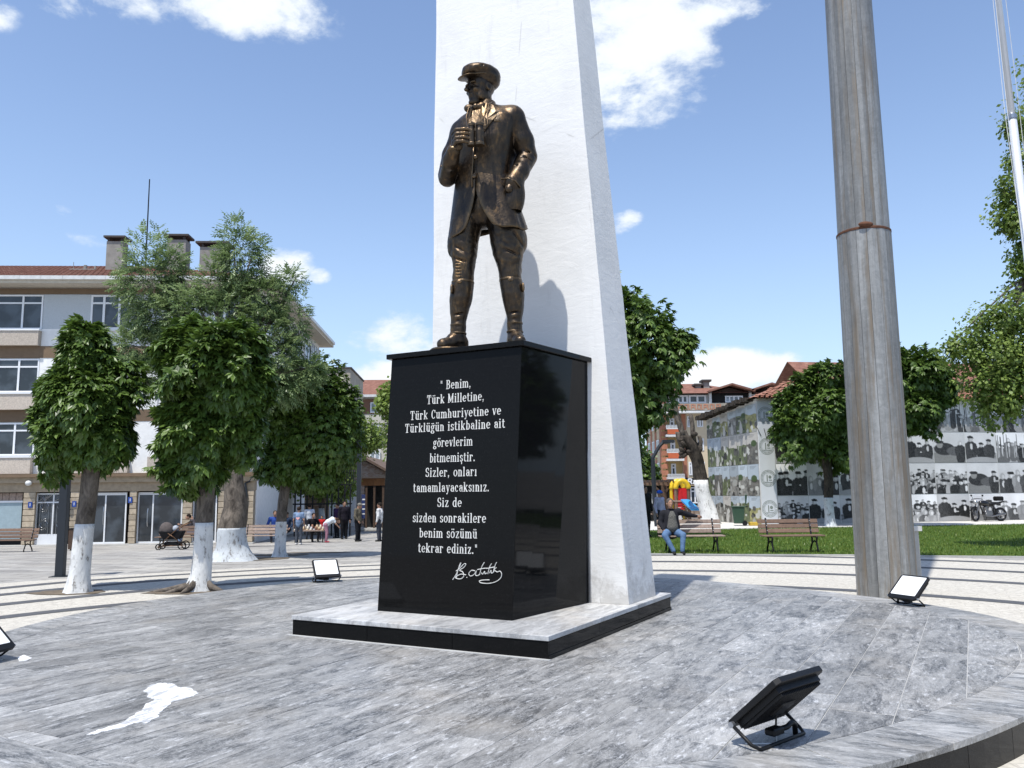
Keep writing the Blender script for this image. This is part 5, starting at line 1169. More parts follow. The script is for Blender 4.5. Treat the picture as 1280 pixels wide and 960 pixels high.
# roller shutter shop, wrought iron door, two glazed doors, right shop window
sx = lambda px: ax(px, 640, .2)
box_obj('shutter', sx(-40), sx(27), .20, .24, .32, az(628), M['shutter'] if 'shutter' in M else simple('pale_blue_shutter', (.28, .36, .39, 1), .6), ap)
box_obj('shutter_frame', sx(-40), sx(28), .17, .26, az(628) + .003, az(628) + .09, M['white_pvc'], ap)
for k in range(7): box_obj('timber_board', sx(-32 + k * 8.5), sx(-32 + (k + 1) * 8.5) - .02, .20, .23, az(626), az(616), M['wood_pale'], ap)
def door(p0, p1, leaves, trans_px, kick=.0, mat='white_pvc', gl='glass'):
    x0, x1 = sx(p0), sx(p1); zt = az(616, 60, .2) - .02; zr = az(trans_px, 60, .2); y = .24; f = .06
    mb = MB(); mb.box(x0, x1, y - .05, y, zt - f, zt); mb.box(x0, x1, y - .05, y, zr - f / 2, zr + f / 2)
    xs = [x0 + (x1 - x0) * c for c in leaves]
    for i, x in enumerate(xs):
        xx = min(max(x, x0 + f / 2), x1 - f / 2); mb.box(xx - f / 2, xx + f / 2, y - .052, y + .001, .055, zt - f - .002)
    mb.box(x0 + f, x1 - f, y - .048, y - .001, .056, .13 + kick); w = mb.build('door', M[mat], ap)
    for a, b2 in zip(xs, xs[1:]):
        for z0, z1 in ((.12 + kick, zr), (zr, zt)): box_obj('pane', a + .02, b2 - .02, y - .02, y - .012, z0, z1 - .02, M[gl], w)
    return w, xs, zr, zt
w, xs, zr, zt = door(45, 86, (0, .52, 1), 628, .38, 'stone_grey' if 'stone_grey' in M else 'white_pvc')
mb = MB()
for a, b2 in zip(xs, xs[1:]):
    c = (a + b2) / 2; hw = (b2 - a) / 2 - .06
    for zc_ in (.95, 1.75):
        for s in range(6):
            an = [R(s * 60 + t * 6) for t in range(11)]; mb.tube([(c + hw * .55 * math.cos(q) * (1 - .4 * i / 10), .17, zc_ + .28 * math.sin(q) * (1 - .4 * i / 10)) for i, q in enumerate(an)], .010, 4)
    for f_ in (-1, -.6, .6, 1): mb.tube([(c + hw * f_, .17, .52), (c + hw * f_, .17, zr - .05)], .010, 4)
    for q in range(-3, 4): mb.tube([(c, .17, zr + .08), (c + hw * q / 3, .17, zt - .08)], .008, 4)
    mb.tube([(c - hw, .17, zr + .06), (c + hw, .17, zt - .08)], .008, 4); mb.tube([(c + hw, .17, zr + .06), (c - hw, .17, zt - .08)], .008, 4)
mb.build('iron_grille', M['steel'], w)
w, *_ = door(98, 158, (0, .13, .56, 1), 619); MB().tube([(sx(131), .10, .9), (sx(131), .06, 1.1), (sx(131), .06, 1.5), (sx(131), .10, 1.7)], .02, 6).build('handle', M['steel'], w)
w, *_ = door(172, 228, (0, .34, 1), 619); MB().tube([(sx(186), .10, .8), (sx(186), .05, 1.0), (sx(186), .05, 1.4), (sx(186), .10, 1.6)], .02, 6).build('handle', M['steel'], w)
door(241, 271, (0, .5, 1), 619); door(285, 302, (0, 1), 619)
for px, py in ((38, 631), (93, 630), (163, 625)):
    x, z = A.onY(px, py, 0); pl_ = box_obj('number_plate', x - .09, x + .09, -.03, -.003, z - .13, z + .13, M['plate'] if 'plate' in M else simple('blue_enamel', (.02, .06, .28, 1), .4), ap)
    M['plate'] = pl_.data.materials[0]
    box_obj('numeral', x - .015, x + .015, -.034, -.031, z - .06, z + .07, M['white_pvc'], pl_)
for px, py in ((65, 602), (38, 604), (86, 624)):
    x, z = A.onY(px, py, 0); MB().ell((x, -.16, z), (.14, .12, .12)).tube([(x, -.02, z + .05), (x, -.16, z + .05)], .03).build('wall_lamp', M['gutter'], ap, smooth=True)
mb = MB(); pts = [A.onY(px, py, 0) for px, py in ((316, 596), (312, 602), (307, 604), (309, 620), (306, 640), (304, 658), (304, 676))]
mb.tube([(x, -.06, z) for x, z in pts], .05, 6); mb.build('drain_pipe', M['dark_post'], ap)
MB().tube([(XL, -.03, az(598)), (ax(200), -.05, az(597)), (ax(316), -.04, az(599))], .02, 5).build('cable', M['black_metal'], ap)
# ------------------------------------------------------------------ giant steel pole, flagpole, floodlights, lamps
PX, PY = 5.80, 13.25
po = empty('steel_pole', (PX, PY, 0), 0, 'giant weathered grey steel pole rising at the right edge of the round platform', 'pole')
NF = 16
def facets(z0, z1, r0, r1, a_off):
    for k in range(NF):
        a0 = 2 * math.pi * k / NF + .006 + a_off; a1 = 2 * math.pi * (k + 1) / NF - .006 + a_off; am = (a0 + a1) / 2
        vs = []
        for z, r in ((z0, r0), (z1, r1)):
            for rr_ in (r, r - .03):
                for a in (a0, am, a1): q = rr_ * (1.012 if a == am and rr_ == r else 1); vs.append((q * math.cos(a), q * math.sin(a), z))
        f = [(0, 1, 7, 6), (1, 2, 8, 7), (5, 4, 10, 11), (4, 3, 9, 10), (0, 6, 9, 3), (2, 5, 11, 8), (0, 3, 4, 1), (1, 4, 5, 2), (6, 7, 10, 9), (7, 8, 11, 10)]
        MB().add(vs, f).build('facet', M['pole'], po)
facets(0, 5.80, .440, .412, .1); facets(5.85, 22, .396, .27, .1)
MB().lathe([(0, 0), (.426, 0), (.397, 5.8), (.383, 5.86), (.25, 22), (0, 22)], n=32).build('core', M['dark_post'], po)
MB().lathe([(.41, 5.80), (.421, 5.805), (.421, 5.835), (.40, 5.85)], n=48).build('joint_ring', M['rust'], po)
ja = math.atan2(-1, -.32); MB().ell((.41 * math.cos(ja), .41 * math.sin(ja), 5.87), (.12, .05, .045)).build('rust_lump', M['rust'], po, smooth=True)
kb = D(1146, 742, 14.1); ck = empty('concrete_post', (6.56, 14.0, 0), .1, 'short pale concrete post with a cap just behind the steel pole', 'post')
box_obj('post_shaft', -.10, .10, -.10, .10, 0, .98, M['concrete'], ck); box_obj('post_cap', -.14, .14, -.14, .14, .981, 1.06, M['gutter'], ck)
# white flagpole at the right edge
b = D(1296, 640, 15.2); fp = empty('flagpole', (b.x + .95, b.y, 0), 0, 'slim white flagpole with halyard ropes at the right edge', 'flagpole')
def fpt(px, py): q = D(px, py, b.y); return (q.x - fp.location.x, 0, q.z)
p0 = fpt(1248, 0); p1 = fpt(1283, 300); dv = Vector(p1) - Vector(p0); base_p = Vector(p0) + dv * (p0[2] / -dv.z); topp = Vector(p0) - dv * 1.2
fp.location.x += base_p.x; sh = Vector((base_p.x, 0, 0)); base_p -= sh; topp -= sh; mid = base_p.lerp(topp, .55)
mid = Vector(p0).lerp(Vector(p1), .5) - sh
MB().tube([base_p, mid], [.085, .075], 14).build('lower_pole', M['white_pole'] if 'white_pole' in M else simple('white_pole', (.62, .65, .70, 1), .35, .3, .05), fp, smooth=True)
MB().tube([mid, topp], [.060, .045], 14).build('upper_pole', fp.children[0].data.materials[0], fp, smooth=True)
MB().tube([mid + Vector((0, 0, -.03)), mid + Vector((0, 0, .05))], .085, 14).build('joint', M['steel'], fp)
for dx in (-.14, -.19, .09): MB().tube([base_p + Vector((dx * .3, -.1, 1.0)), mid + Vector((dx, -.1, 0)), topp + Vector((dx * .6, -.1, 0))], .006, 4).build('halyard', M['gutter'], fp)

M['lamp_face'] = simple('frosted_lamp_glass', (.78, .79, .78, 1), .25, 0, .04, 3)
def floodlight(px, py, em, label, s=1.0):
    p = P(px, py, PT); yaw = math.atan2(em[1], em[0]) - math.pi / 2
    t = empty('floodlight', (p[0], p[1], PT + .001), yaw, label, 'floodlight', 'black floodlights aimed at the monument'); t.scale = (s, s, s)
    Mx = Matrix.Translation((0, .05, .095)) @ Matrix.Rotation(R(180 - 42), 4, 'X')      # panel plane: local y runs up the slope
    W, H = .25, .46
    def slab(hw, y0, y1, z0, z1, ch=.03):
        poly = [(-hw + ch, y0), (hw - ch, y0), (hw, y0 + ch), (hw, y1 - ch), (hw - ch, y1), (-hw + ch, y1), (-hw, y1 - ch), (-hw, y0 + ch)]
        mb = MB().prism(poly, z0, z1, 'z'); mb.v = [tuple(Mx @ Vector(v)) for v in mb.v]; return mb
    # normal of the lit face is +z in panel space after the half turn
    slab(W, 0, H, -.022, .012).build('housing', M['black_metal'], t, bevel=.003)
    slab(W - .035, .065, H - .03, -.026, -.0225, .008).build('glass', M['lamp_face'], t)
    slab(W - .03, .04, H - .04, .0125, .045, .02).build('heat_sink', M['black_metal'], t)
    mb = MB()
    for k in range(25): 
        x = -W + .045 + k * (2 * W - .09) / 24; q = MB().box(x - .003, x + .003, .06, H - .06, .0455, .062); mb.add([tuple(Mx @ Vector(v)) for v in q.v], q.f)
    o = mb.build('cooling_fins', M['black_metal'], t); o['kind'] = 'stuff'
    q = MB().box(-.07, .07, .16, .28, .0455, .075); MB().add([tuple(Mx @ Vector(v)) for v in q.v], q.f).build('driver_box', M['black_metal'], t, bevel=.01)
    hx = W + .012; hp_ = Mx @ Vector((0, .045, .01)); 
    MB().tube([(-hx, hp_.y, hp_.z), (-hx + .005, -.11, .03), (-hx + .03, -.15, .010), (hx - .03, -.15, .010), (hx - .005, -.11, .03), (hx, hp_.y, hp_.z)], .011, 8).build('bracket', M['black_metal'], t, smooth=True)
    for sx_ in (-1, 1): MB().tube([(sx_ * (hx - .012), hp_.y, hp_.z), (sx_ * (hx + .012), hp_.y, hp_.z)], .017, 12).build('bolt', M['steel'], t)
    MB().tube([(.03, -.10, .19), (.03, -.09, .07)], .006).build('wire', M['black_metal'], t)
    MB().box(-.05, .06, -.13, -.06, .035, .075).build('junction_box', M['black_metal'], t, bevel=.008)
    MB().tube([(.05, -.10, .055), (.12, -.11, .06), (.17, -.11, .075), (.20, -.11, .06), (.205, -.11, .0)], .016, 10).build('cable_conduit', M['black_metal'], t, smooth=True)
    MB().tube([(-.18, -.02, .004), (-.05, -.14, .004), (.1, -.05, .004)], .004, 5).build('cable', M['gutter'], t)
    return t
floodlight(950, 922, (-.66, .75), 'nearest black floodlight, seen from behind with finned back, on the grey marble')
floodlight(1130, 757, (-.92, -.40), 'black floodlight with white face at the foot of the steel pole', .84)
floodlight(409, 728, (.42, -.91), 'black floodlight with white face left of the pedestal, near the far platform edge', .85)
floodlight(-14, 830, (.97, -.22), 'black floodlight cut by the left edge of the photo', .95)

def square_lamp(px, py, Y, top, w, label):
    q = D(px, py, Y); t = empty('lamp_post', (q.x, q.y, zg(q.x, q.y)), .1, label, 'lamp post')
    box_obj('shaft', -w / 2, w / 2, -w / 2, w / 2, 0, top, M['dark_post'], t, bevel=.006); box_obj('base_plate', -w, w, -w, w, 0, .02, M['dark_post'], t)
    box_obj('lamp_head', -w * .7, w * .7, -w * 3.4, w / 2, top + .001, top + .07, M['dark_post'], t, bevel=.01); return t
q = G(75, 721); square_lamp(75, 721, q.y, 3.3, .17, 'dark square lamp post beside the small chestnut tree on the left')
square_lamp(448, 660, 40.5, 4.9, .20, 'tall dark square post behind the standing man in the checked jacket')
def path_px(lst, Y, o): return [tuple(D(x, y, Y) - Vector(o)) for x, y in lst]
Y = 38.0; q = D(820, 664, Y); t = empty('street_lamp', (q.x, q.y, 0), 0, 'dark bent lamp post leaning over the wooden pergola', 'street lamp')
MB().tube(path_px([(822, 668), (819, 640), (817, 600), (816, 572), (824, 558), (829, 553), (838, 552)], Y, (q.x, q.y, 0)), [.10, .10, .10, .09, .08, .08, .08], 8).build('shaft', M['dark_post'], t)
mb = MB(); h_ = D(836, 552, Y) - Vector((q.x, q.y, 0)); mb.box(h_.x - .3, h_.x + .25, -.12, .12, h_.z - .05, h_.z + .08); mb.build('lamp_head', M['dark_post'], t)

# ------------------------------------------------------------------ benches
def bench(px, py, w, label, wood='wood', yaw=0.0, Y=None, back_h=.88):
    q = G(px, py) if Y is None else D(px, py, Y); z = .035 if (q.x > 2 and q.y > lawn_near(q.x)) else zg(q.x, q.y)
    t = empty('bench', (q.x, q.y, z), yaw, label, 'bench', 'wooden slat benches with black iron legs')
    for k in range(3):
        z0 = .50 + k * .125; y0 = .22 + k * .035; MB().add(*_tilt(-w / 2, w / 2, y0, z0, .105)).build('back_slat', M[wood], t, bevel=.006)
    for k in range(4): box_obj('seat_slat', -w / 2, w / 2, -.22 + k * .105, -.125 + k * .105, .415, .45, M[wood], t, bevel=.006)
    for s in (-1, 1):
        x = s * (w / 2 - .22)
        mb = MB(); A2 = lambda pts, r: mb.tube([(x, y, z_) for y, z_ in pts], r, 6)
        A2([(-.26, 0), (-.24, .10), (-.17, .24), (-.20, .36), (-.22, .41)], .024); A2([(.30, 0), (.26, .10), (.16, .22), (.14, .34), (.20, .42), (.26, .62), (.33, .88)], .024); A2([(-.22, .40), (.20, .40)], .022); A2([(-.17, .24), (-.02, .30), (.16, .22)], .018)
        mb.build('leg', M['black_metal'], t, smooth=True)
        mb = MB()
        for k in range(3): mb.ell((x, .195 + k * .035, .555 + k * .125), (.014, .008, .014), n=8, m=6)
        mb.build('bolt', M['steel'], t)
    return t
def _tilt(x0, x1, y, z, h):
    a = .27; c, s = math.cos(a), math.sin(a); v = []
    for yy, zz in ((0, 0), (.032, 0), (.032, h), (0, h)):
        Y_, Z_ = yy * c + zz * s, zz * c - yy * s; v.append((y + Y_, z + Z_))
    vs = [(x0, *q) for q in v] + [(x1, *q) for q in v]
    return vs, [(0, 1, 2, 3), (7, 6, 5, 4), (0, 4, 5, 1), (1, 5, 6, 2), (2, 6, 7, 3), (3, 7, 4, 0)]
b1 = bench(865, 692, 1.72, 'faded slat bench with the seated man at its left end', 'wood_pale')
b2 = bench(991, 692, 1.60, 'empty brown slat bench on the lawn edge left of the steel pole')
bench(9, 690, 1.95, 'brown slat bench before the pale blue shutter at the left edge')
bench(225, 685, 1.9, 'brown slat bench behind the baby stroller, mostly hidden by a trunk')
bench(328, 683, 1.85, 'brown slat bench between the big ash tree and the chestnut beside it', 'wood_pale')

# ------------------------------------------------------------------ people
SK = simple('skin', (.34, .19, .125, 1), .6, 0, .1, 8, 0, 0)
def cloth_m(name, c, var=.2, check=None):
    m = NM(name).set(rough=.9, spec=.15); col = m.mix(c, m.ramp(m.noise(9, 4), [(.3, 1 - var), (.7, 1 + var)]), 1.0, 'MULTIPLY')
    if check:
        w1 = m.N.new('ShaderNodeTexChecker'); w1.inputs['Scale'].default_value = 28; m.L.new(m.co, w1.inputs[0]); col = m.mix(col, check, m.math('MULTIPLY', w1.outputs['Fac'], .5))
    m.color(col); m.bump(m.noise(11, 4), .5, .03); return m.m
CM_ = {}
def cmat(c, check=None):
    k = (c, check)
    if k not in CM_: CM_[k] = cloth_m('fabric', c, .2, check)
    return CM_[k]
BASE = dict(head=(0, 0, 1.60), neck=(0, .01, 1.46), chest=(0, .01, 1.30), waist=(0, .01, 1.05), hipL=(-.09, 0, .92), hipR=(.09, 0, .92), kneeL=(-.10, -.02, .50), kneeR=(.10, -.02, .50), ankL=(-.10, .01, .09), ankR=(.10, .01, .09),
            shL=(-.18, .01, 1.40), shR=(.18, .01, 1.40), elL=(-.24, .03, 1.12), elR=(.24, .03, 1.12), haL=(-.25, -.05, .86), haR=(.25, -.05, .86), look=(0, -1, 0))
def person(px, py, label, shirt, trousers, hair=(.02, .015, .012, 1), pose={}, s=1.0, yaw=0.0, Y=None, group=None, vox=.022, hat=None, skirt=False, shoe=(.02, .02, .02, 1), z=None, build_=1.0, check=None, slv=1.0, fat=0.0, jacket=None):
    q = G(px, py) if Y is None else D(px, py, Y); zz = zg(q.x, q.y) if z is None else z
    t = empty('person', (q.x, q.y, zz), yaw, label, 'person', group); t.scale = (s,) * 3
    J = {**BASE, **pose}; J = {k: np.array(v, float) for k, v in J.items()}
    pts = np.array([v for k, v in J.items() if k != 'look']); lo = pts.min(0) - .22; hi = pts.max(0) + .24; lo[2] = max(lo[2], -.08) if lo[2] > -.3 else lo[2]
    h, nk = J['head'], J['neck']; lk = unit(J['look'])
    vo = Vol(lo, hi, vox * .8, .02)
    vo.ell(h + [0, 0, .02], (.078, .098, .115)); vo.ell(h + lk * .03 + [0, 0, -.05], (.055, .06, .07)); vo.cap_(h + lk * .085 + [0, 0, .01], h + lk * .112 + [0, 0, -.02], .012, .016, .01)
    for e in (-1, 1): sd = np.cross(lk, [0, 0, 1]) * e; vo.ell(h + sd * .08 - lk * .01, (.018, .02, .032), None, .008); vo.ell(h + lk * .092 + sd * .032 + [0, 0, .018], (.016, .016, .010), None, .008, True)
    vo.cap_(h + lk * .092 + [0, 0, -.062], h + lk * .094 + [0, 0, -.064], .018, .018, .006)
    vo.cap_(nk + [0, 0, .08], nk, .052, .06); vo.cap_(nk, J['chest'], .07, .13); vo.cap_(J['chest'], J['waist'], .13, .12)
    for sd in 'LR':
        vo.cap_(J['chest'] + [0, 0, .06], J['sh' + sd], .08, .05); vo.cap_(J['sh' + sd], J['el' + sd], .046, .036); vo.cap_(J['el' + sd], J['ha' + sd], .036, .024)
        d = unit(J['ha' + sd] - J['el' + sd]); pr = unit(np.cross(d, [0.3, 1, .2])); pa = J['ha' + sd] + d * .045; vo.cap_(J['ha' + sd], pa, .026, .034, .01)
        n2 = np.cross(pr, d)
        for k, o_ in enumerate((-.028, -.009, .010, .028)): a_ = pa + pr * o_ + d * .02; b_ = a_ + d * (.05 - .008 * abs(k - 1.4)); vo.cap_(a_, b_, .0105, .0095, .003); vo.cap_(b_, b_ + d * .025 + n2 * .018, .0095, .008, .003)
        vo.cap_(pa - pr * .022 - d * .02, pa - pr * .055 + d * .018, .012, .009, .004)
        vo.cap_(J['waist'], J['hip' + sd], .11, .10); vo.cap_(J['hip' + sd], J['knee' + sd], .078, .052); vo.cap_(J['knee' + sd], J['ank' + sd], .050, .034)
    vo.build('body', SK, t)
    # clothes follow the limbs
    f_ = build_; vo = Vol(lo, hi, vox, .03)
    vo.cap_(nk - [0, 0, .05], J['chest'], .085 * f_, .155 * f_); vo.cap_(J['chest'], J['waist'], .155 * f_, (.145 + fat) * f_); vo.cap_(J['waist'], (J['hipL'] + J['hipR']) / 2, (.145 + fat) * f_, .150 * f_)
    if fat: vo.ell(J['waist'] + [0, -.07, 0], (.15, .13, .16))
    for sd in 'LR':
        e = J['sh' + sd] + (J['el' + sd] - J['sh' + sd]) * min(1, slv * 1.0); vo.cap_(J['chest'] + [0, 0, .07], J['sh' + sd], .10, .075 * f_); vo.cap_(J['sh' + sd], e, .072 * f_, .055 * f_)
        if slv >= 1: vo.cap_(J['el' + sd], J['ha' + sd] - unit(J['ha' + sd] - J['el' + sd]) * .03, .056 * f_, .042)
    if jacket is None: vo.build('shirt', cmat(shirt, check), t)
    else:
        vo.build('jacket', cmat(jacket), t)
        v2 = Vol(lo, hi, vox, .03); v2.cap_(J['chest'] + [0, -.115, .08], J['chest'] + [0, -.125, 0], .07, .095); v2.cap_(J['chest'] + [0, -.125, 0], J['waist'] + [0, -.13, .0], .10, .125 + fat * .6); v2.ell(J['waist'] + [0, -.14, .0], (.13, .10, .13)); v2.build('shirt', cmat(shirt, check), t)
    vo = Vol(lo, hi, vox, .03); wm = (J['hipL'] + J['hipR']) / 2
    vo.cap_(J['waist'] - (J['waist'] - wm) * .5, wm, .135 * f_, .14 * f_)
    for sd in 'LR':
        vo.cap_(wm, J['hip' + sd], .12, .105)
        if skirt: vo.cap_(J['hip' + sd], J['knee' + sd], .12, .15)
        else: vo.cap_(J['hip' + sd], J['knee' + sd], .102 * f_, .074); vo.cap_(J['knee' + sd], J['ank' + sd] + [0, 0, .02], .072, .056)
    vo.build('skirt' if skirt else 'trousers', cmat(trousers), t)
    for sd in 'LR':
        a = J['ank' + sd]; fd = unit((J['knee' + sd] - J['ank' + sd]) * [1, 1, 0] * .2 + lk * [1, 1, 0] + [1e-4, 0, 0]); vo = Vol(a - .3, a + .3, .018, .02)
        vo.cap_(a - [0, 0, .045] - fd * .04, a - [0, 0, .050] + fd * .13, .042, .036); vo.cap_(a, a - [0, 0, .04], .045, .045); vo.build('shoe', cmat(shoe), t)
    vo = Vol(h - .25, h + .25, .015, .02)
    if hat: vo.ell(h + [0, 0, .06], (.098, .115, .085)); vo.ell(h + lk * .11 + [0, 0, .045], (.07, .07, .015)); vo.build('cap', cmat(hat), t)
    else:
        vo.ell(h - lk * .02 + [0, 0, .045], (.090, .108, .100)); vo.ell(h + lk * .10 + [0, 0, -.03], (.075, .075, .085), None, .01, True); vo.build('hair', cmat(hair), t)
    return t
SIT = dict(head=(0, -.05, 1.24), neck=(0, .02, 1.10), chest=(0, .05, .94), waist=(0, .06, .68), hipL=(-.10, .04, .54), hipR=(.10, .04, .54), kneeL=(-.20, -.42, .50), kneeR=(.16, -.42, .50), ankL=(-.16, -.44, .09), ankR=(.12, -.42, .09),
           shL=(-.20, .05, 1.02), shR=(.20, .05, 1.02), elL=(-.30, -.02, .78), elR=(.33, .10, .86), haL=(-.20, -.25, .62), haR=(.30, -.2, .62))
b1x = b1.location
p = person(0, 0, 'man in dark jacket and jeans seated on the faded bench, arm along its back', (.085, .085, .078, 1), (.10, .17, .29, 1), hair=(.10, .085, .075, 1), Y=None, vox=.018, fat=.04, build_=1.18, s=1.04, jacket=(.018, .018, .022, 1), check=(.16, .15, .13, 1),
           pose={**SIT, 'head': (-.03, -.02, 1.27), 'neck': (-.01, .06, 1.12), 'shR': (.20, .06, 1.06), 'elR': (.46, .20, .98), 'haR': (.72, .24, .93), 'elL': (-.29, .04, .78), 'haL': (-.22, -.12, .60), 'kneeL': (-.26, -.42, .49), 'kneeR': (.20, -.42, .49), 'ankL': (-.06, -.44, .09), 'ankR': (.16, -.46, .09), 'look': (.12, -1, 0)})
p.location = (b1x.x - .52, b1x.y - .03, b1x.z - .03)
person(447, 677, 'elderly man in an olive jacket standing before the tall dark post', (.13, .115, .085, 1), (.012, .013, .017, 1), yaw=R(75), s=1.02, build_=1.12, hat=(.16, .15, .13, 1), check=(.08, .07, .05, 1), vox=.02,
       pose=dict(head=(.0, -.08, 1.58), neck=(0, -.02, 1.46), haL=(-.20, -.12, .92), haR=(.22, -.10, .90)))
person(373, 681, 'girl in a blue T-shirt with a pink heart, standing left of the market table', (.17, .24, .36, 1), (.07, .08, .10, 1), s=.92, yaw=R(175), slv=.6, hair=(.03, .02, .015, 1), shoe=(.6, .6, .6, 1))
ht = [q for q in bpy.data.objects if q.name.startswith('person')][-1]
hm = MB().prism([(.085 * (16 * math.sin(a) ** 3) / 16, 1.20 + .075 * (13 * math.cos(a) - 5 * math.cos(2 * a) - 2 * math.cos(3 * a) - math.cos(4 * a)) / 16) for a in [2 * math.pi * i / 28 for i in range(28)]], -.158, .166, 'y').build('heart_print', simple('pink_print', (.75, .40, .38, 1), .8), ht)
person(408, 679, 'child in a white top and pink leggings bending over the market table', (.62, .66, .70, 1), (.33, .17, .22, 1), s=.86, yaw=R(100), slv=.6, hair=(.05, .03, .02, 1), Y=38.0, shoe=(.4, .08, .1, 1),
       pose=dict(head=(0, -.55, 1.12), neck=(0, -.42, 1.16), chest=(0, -.28, 1.16), waist=(0, -.06, 1.05), shL=(-.16, -.34, 1.18), shR=(.16, -.34, 1.18), elL=(-.16, -.48, .95), elR=(.16, -.48, .95), haL=(-.10, -.62, .80), haR=(.10, -.62, .80), hipL=(-.09, .05, .92), hipR=(.09, .05, .92), look=(0, -.7, -.5)))
person(402, 671, 'small child in a red top behind the market table', (.42, .02, .02, 1), (.03, .03, .04, 1), s=.66, Y=40.5, slv=.6)
person(386, 672, 'person in a white shirt and dark trousers behind the market table', (.50, .54, .60, 1), (.03, .035, .05, 1), s=.98, Y=41.0, yaw=R(200))
person(430, 668, 'person all in black beneath the iron balcony, left of the olive jacket', (.014, .012, .018, 1), (.012, .012, .014, 1), s=1.05, Y=41.0, build_=1.2, yaw=R(30))
person(421, 669, 'person in dark purple beside the one in black near the market table', (.04, .02, .06, 1), (.015, .015, .02, 1), s=.98, Y=42.0, build_=1.15, yaw=R(-40))
person(343, 676, 'person in a blue shirt seated behind the wooden bench left of the leaning trunk', (.03, .07, .28, 1), (.02, .02, .03, 1), Y=39.0, pose=SIT, s=1.05, yaw=R(20), hair=(.06, .05, .04, 1))
person(358, 677, 'person in dark blue seated just right of the leaning trunk', (.02, .035, .07, 1), (.015, .02, .03, 1), Y=39.5, pose=SIT, s=1.0, yaw=R(-20))
person(391, 680, 'person in black crouching on a stool behind the left end of the table', (.01, .01, .012, 1), (.01, .01, .012, 1), Y=39.2, pose=SIT, s=.95, yaw=R(30))
person(474, 664, 'person in a white shirt half hidden behind the left edge of the pedestal', (.60, .60, .60, 1), (.05, .055, .07, 1), Y=38.5, yaw=R(-100), s=1.02)
person(238, 684, 'woman with dark hair seated behind the trunk, one hand on the stroller', (.06, .055, .06, 1), (.13, .18, .27, 1), pose={**SIT, 'elL': (-.28, -.12, .82), 'haL': (-.22, -.42, .88), 'head': (0, -.14, 1.20)}, yaw=R(-60), Y=37.0, s=1.0)
person(826, 668, 'person in a lavender shirt and blue cap standing behind the seated man', (.46, .44, .56, 1), (.03, .03, .04, 1), Y=30.5, z=.03, hat=(.03, .12, .55, 1), yaw=R(40), s=.95)
person(808, 678, 'dark dressed person behind the obelisk edge left of the bent lamp post', (.015, .014, .013, 1), (.012, .012, .012, 1), Y=30.0, z=.03, yaw=R(30), s=1.05, build_=1.1)

# ------------------------------------------------------------------ small things on the left
q = G(389, 678); t = empty('market_table', (q.x, q.y - .2, q.z), 0, 'low table spread with small goods in front of the group of people', 'table')
wt = 1.55; box_obj('table_top', -wt / 2 + .05, wt / 2 - .1, -.3, .3, .52, .56, M['wood_pale'], t)
for a in (-1, 1):
    for b_ in (-1, 1): box_obj('leg', a * .62 - .02, a * .62 + .02, b_ * .24 - .02, b_ * .24 + .02, 0, .519, M['black_metal'], t)
gm = [simple('goods', c, .6) for c in ((.6, .55, .45, 1), (.5, .5, .5, 1), (.25, .12, .07, 1), (.55, .42, .25, 1))]
random.seed(9); k_ = 0
names = ['white', 'grey', 'dark brown', 'tan']
for r_ in range(3):
    for i in range(8):
        x = q.x - .64 + i * .175 + random.uniform(-.02, .02); y = q.y - .2 - .22 + r_ * .2; z0 = q.z + .562; hh = .05 + .09 * r_ + random.uniform(0, .04)
        o = MB().lathe([(0, 0), (.045, 0), (.055, hh * .5), (.035, hh), (0, hh)], n=10).build('trinket', gm[(i + r_) % 4], smooth=True); o.location = (x, y, z0)
        tag(o, '%s trinket in the %s row on the market table, %s along' % (names[(i + r_) % 4], ['front', 'middle', 'back'][r_], ['first', 'second', 'third', 'fourth', 'fifth', 'sixth', 'seventh', 'last'][i]), 'goods', 'goods laid out on the market table')
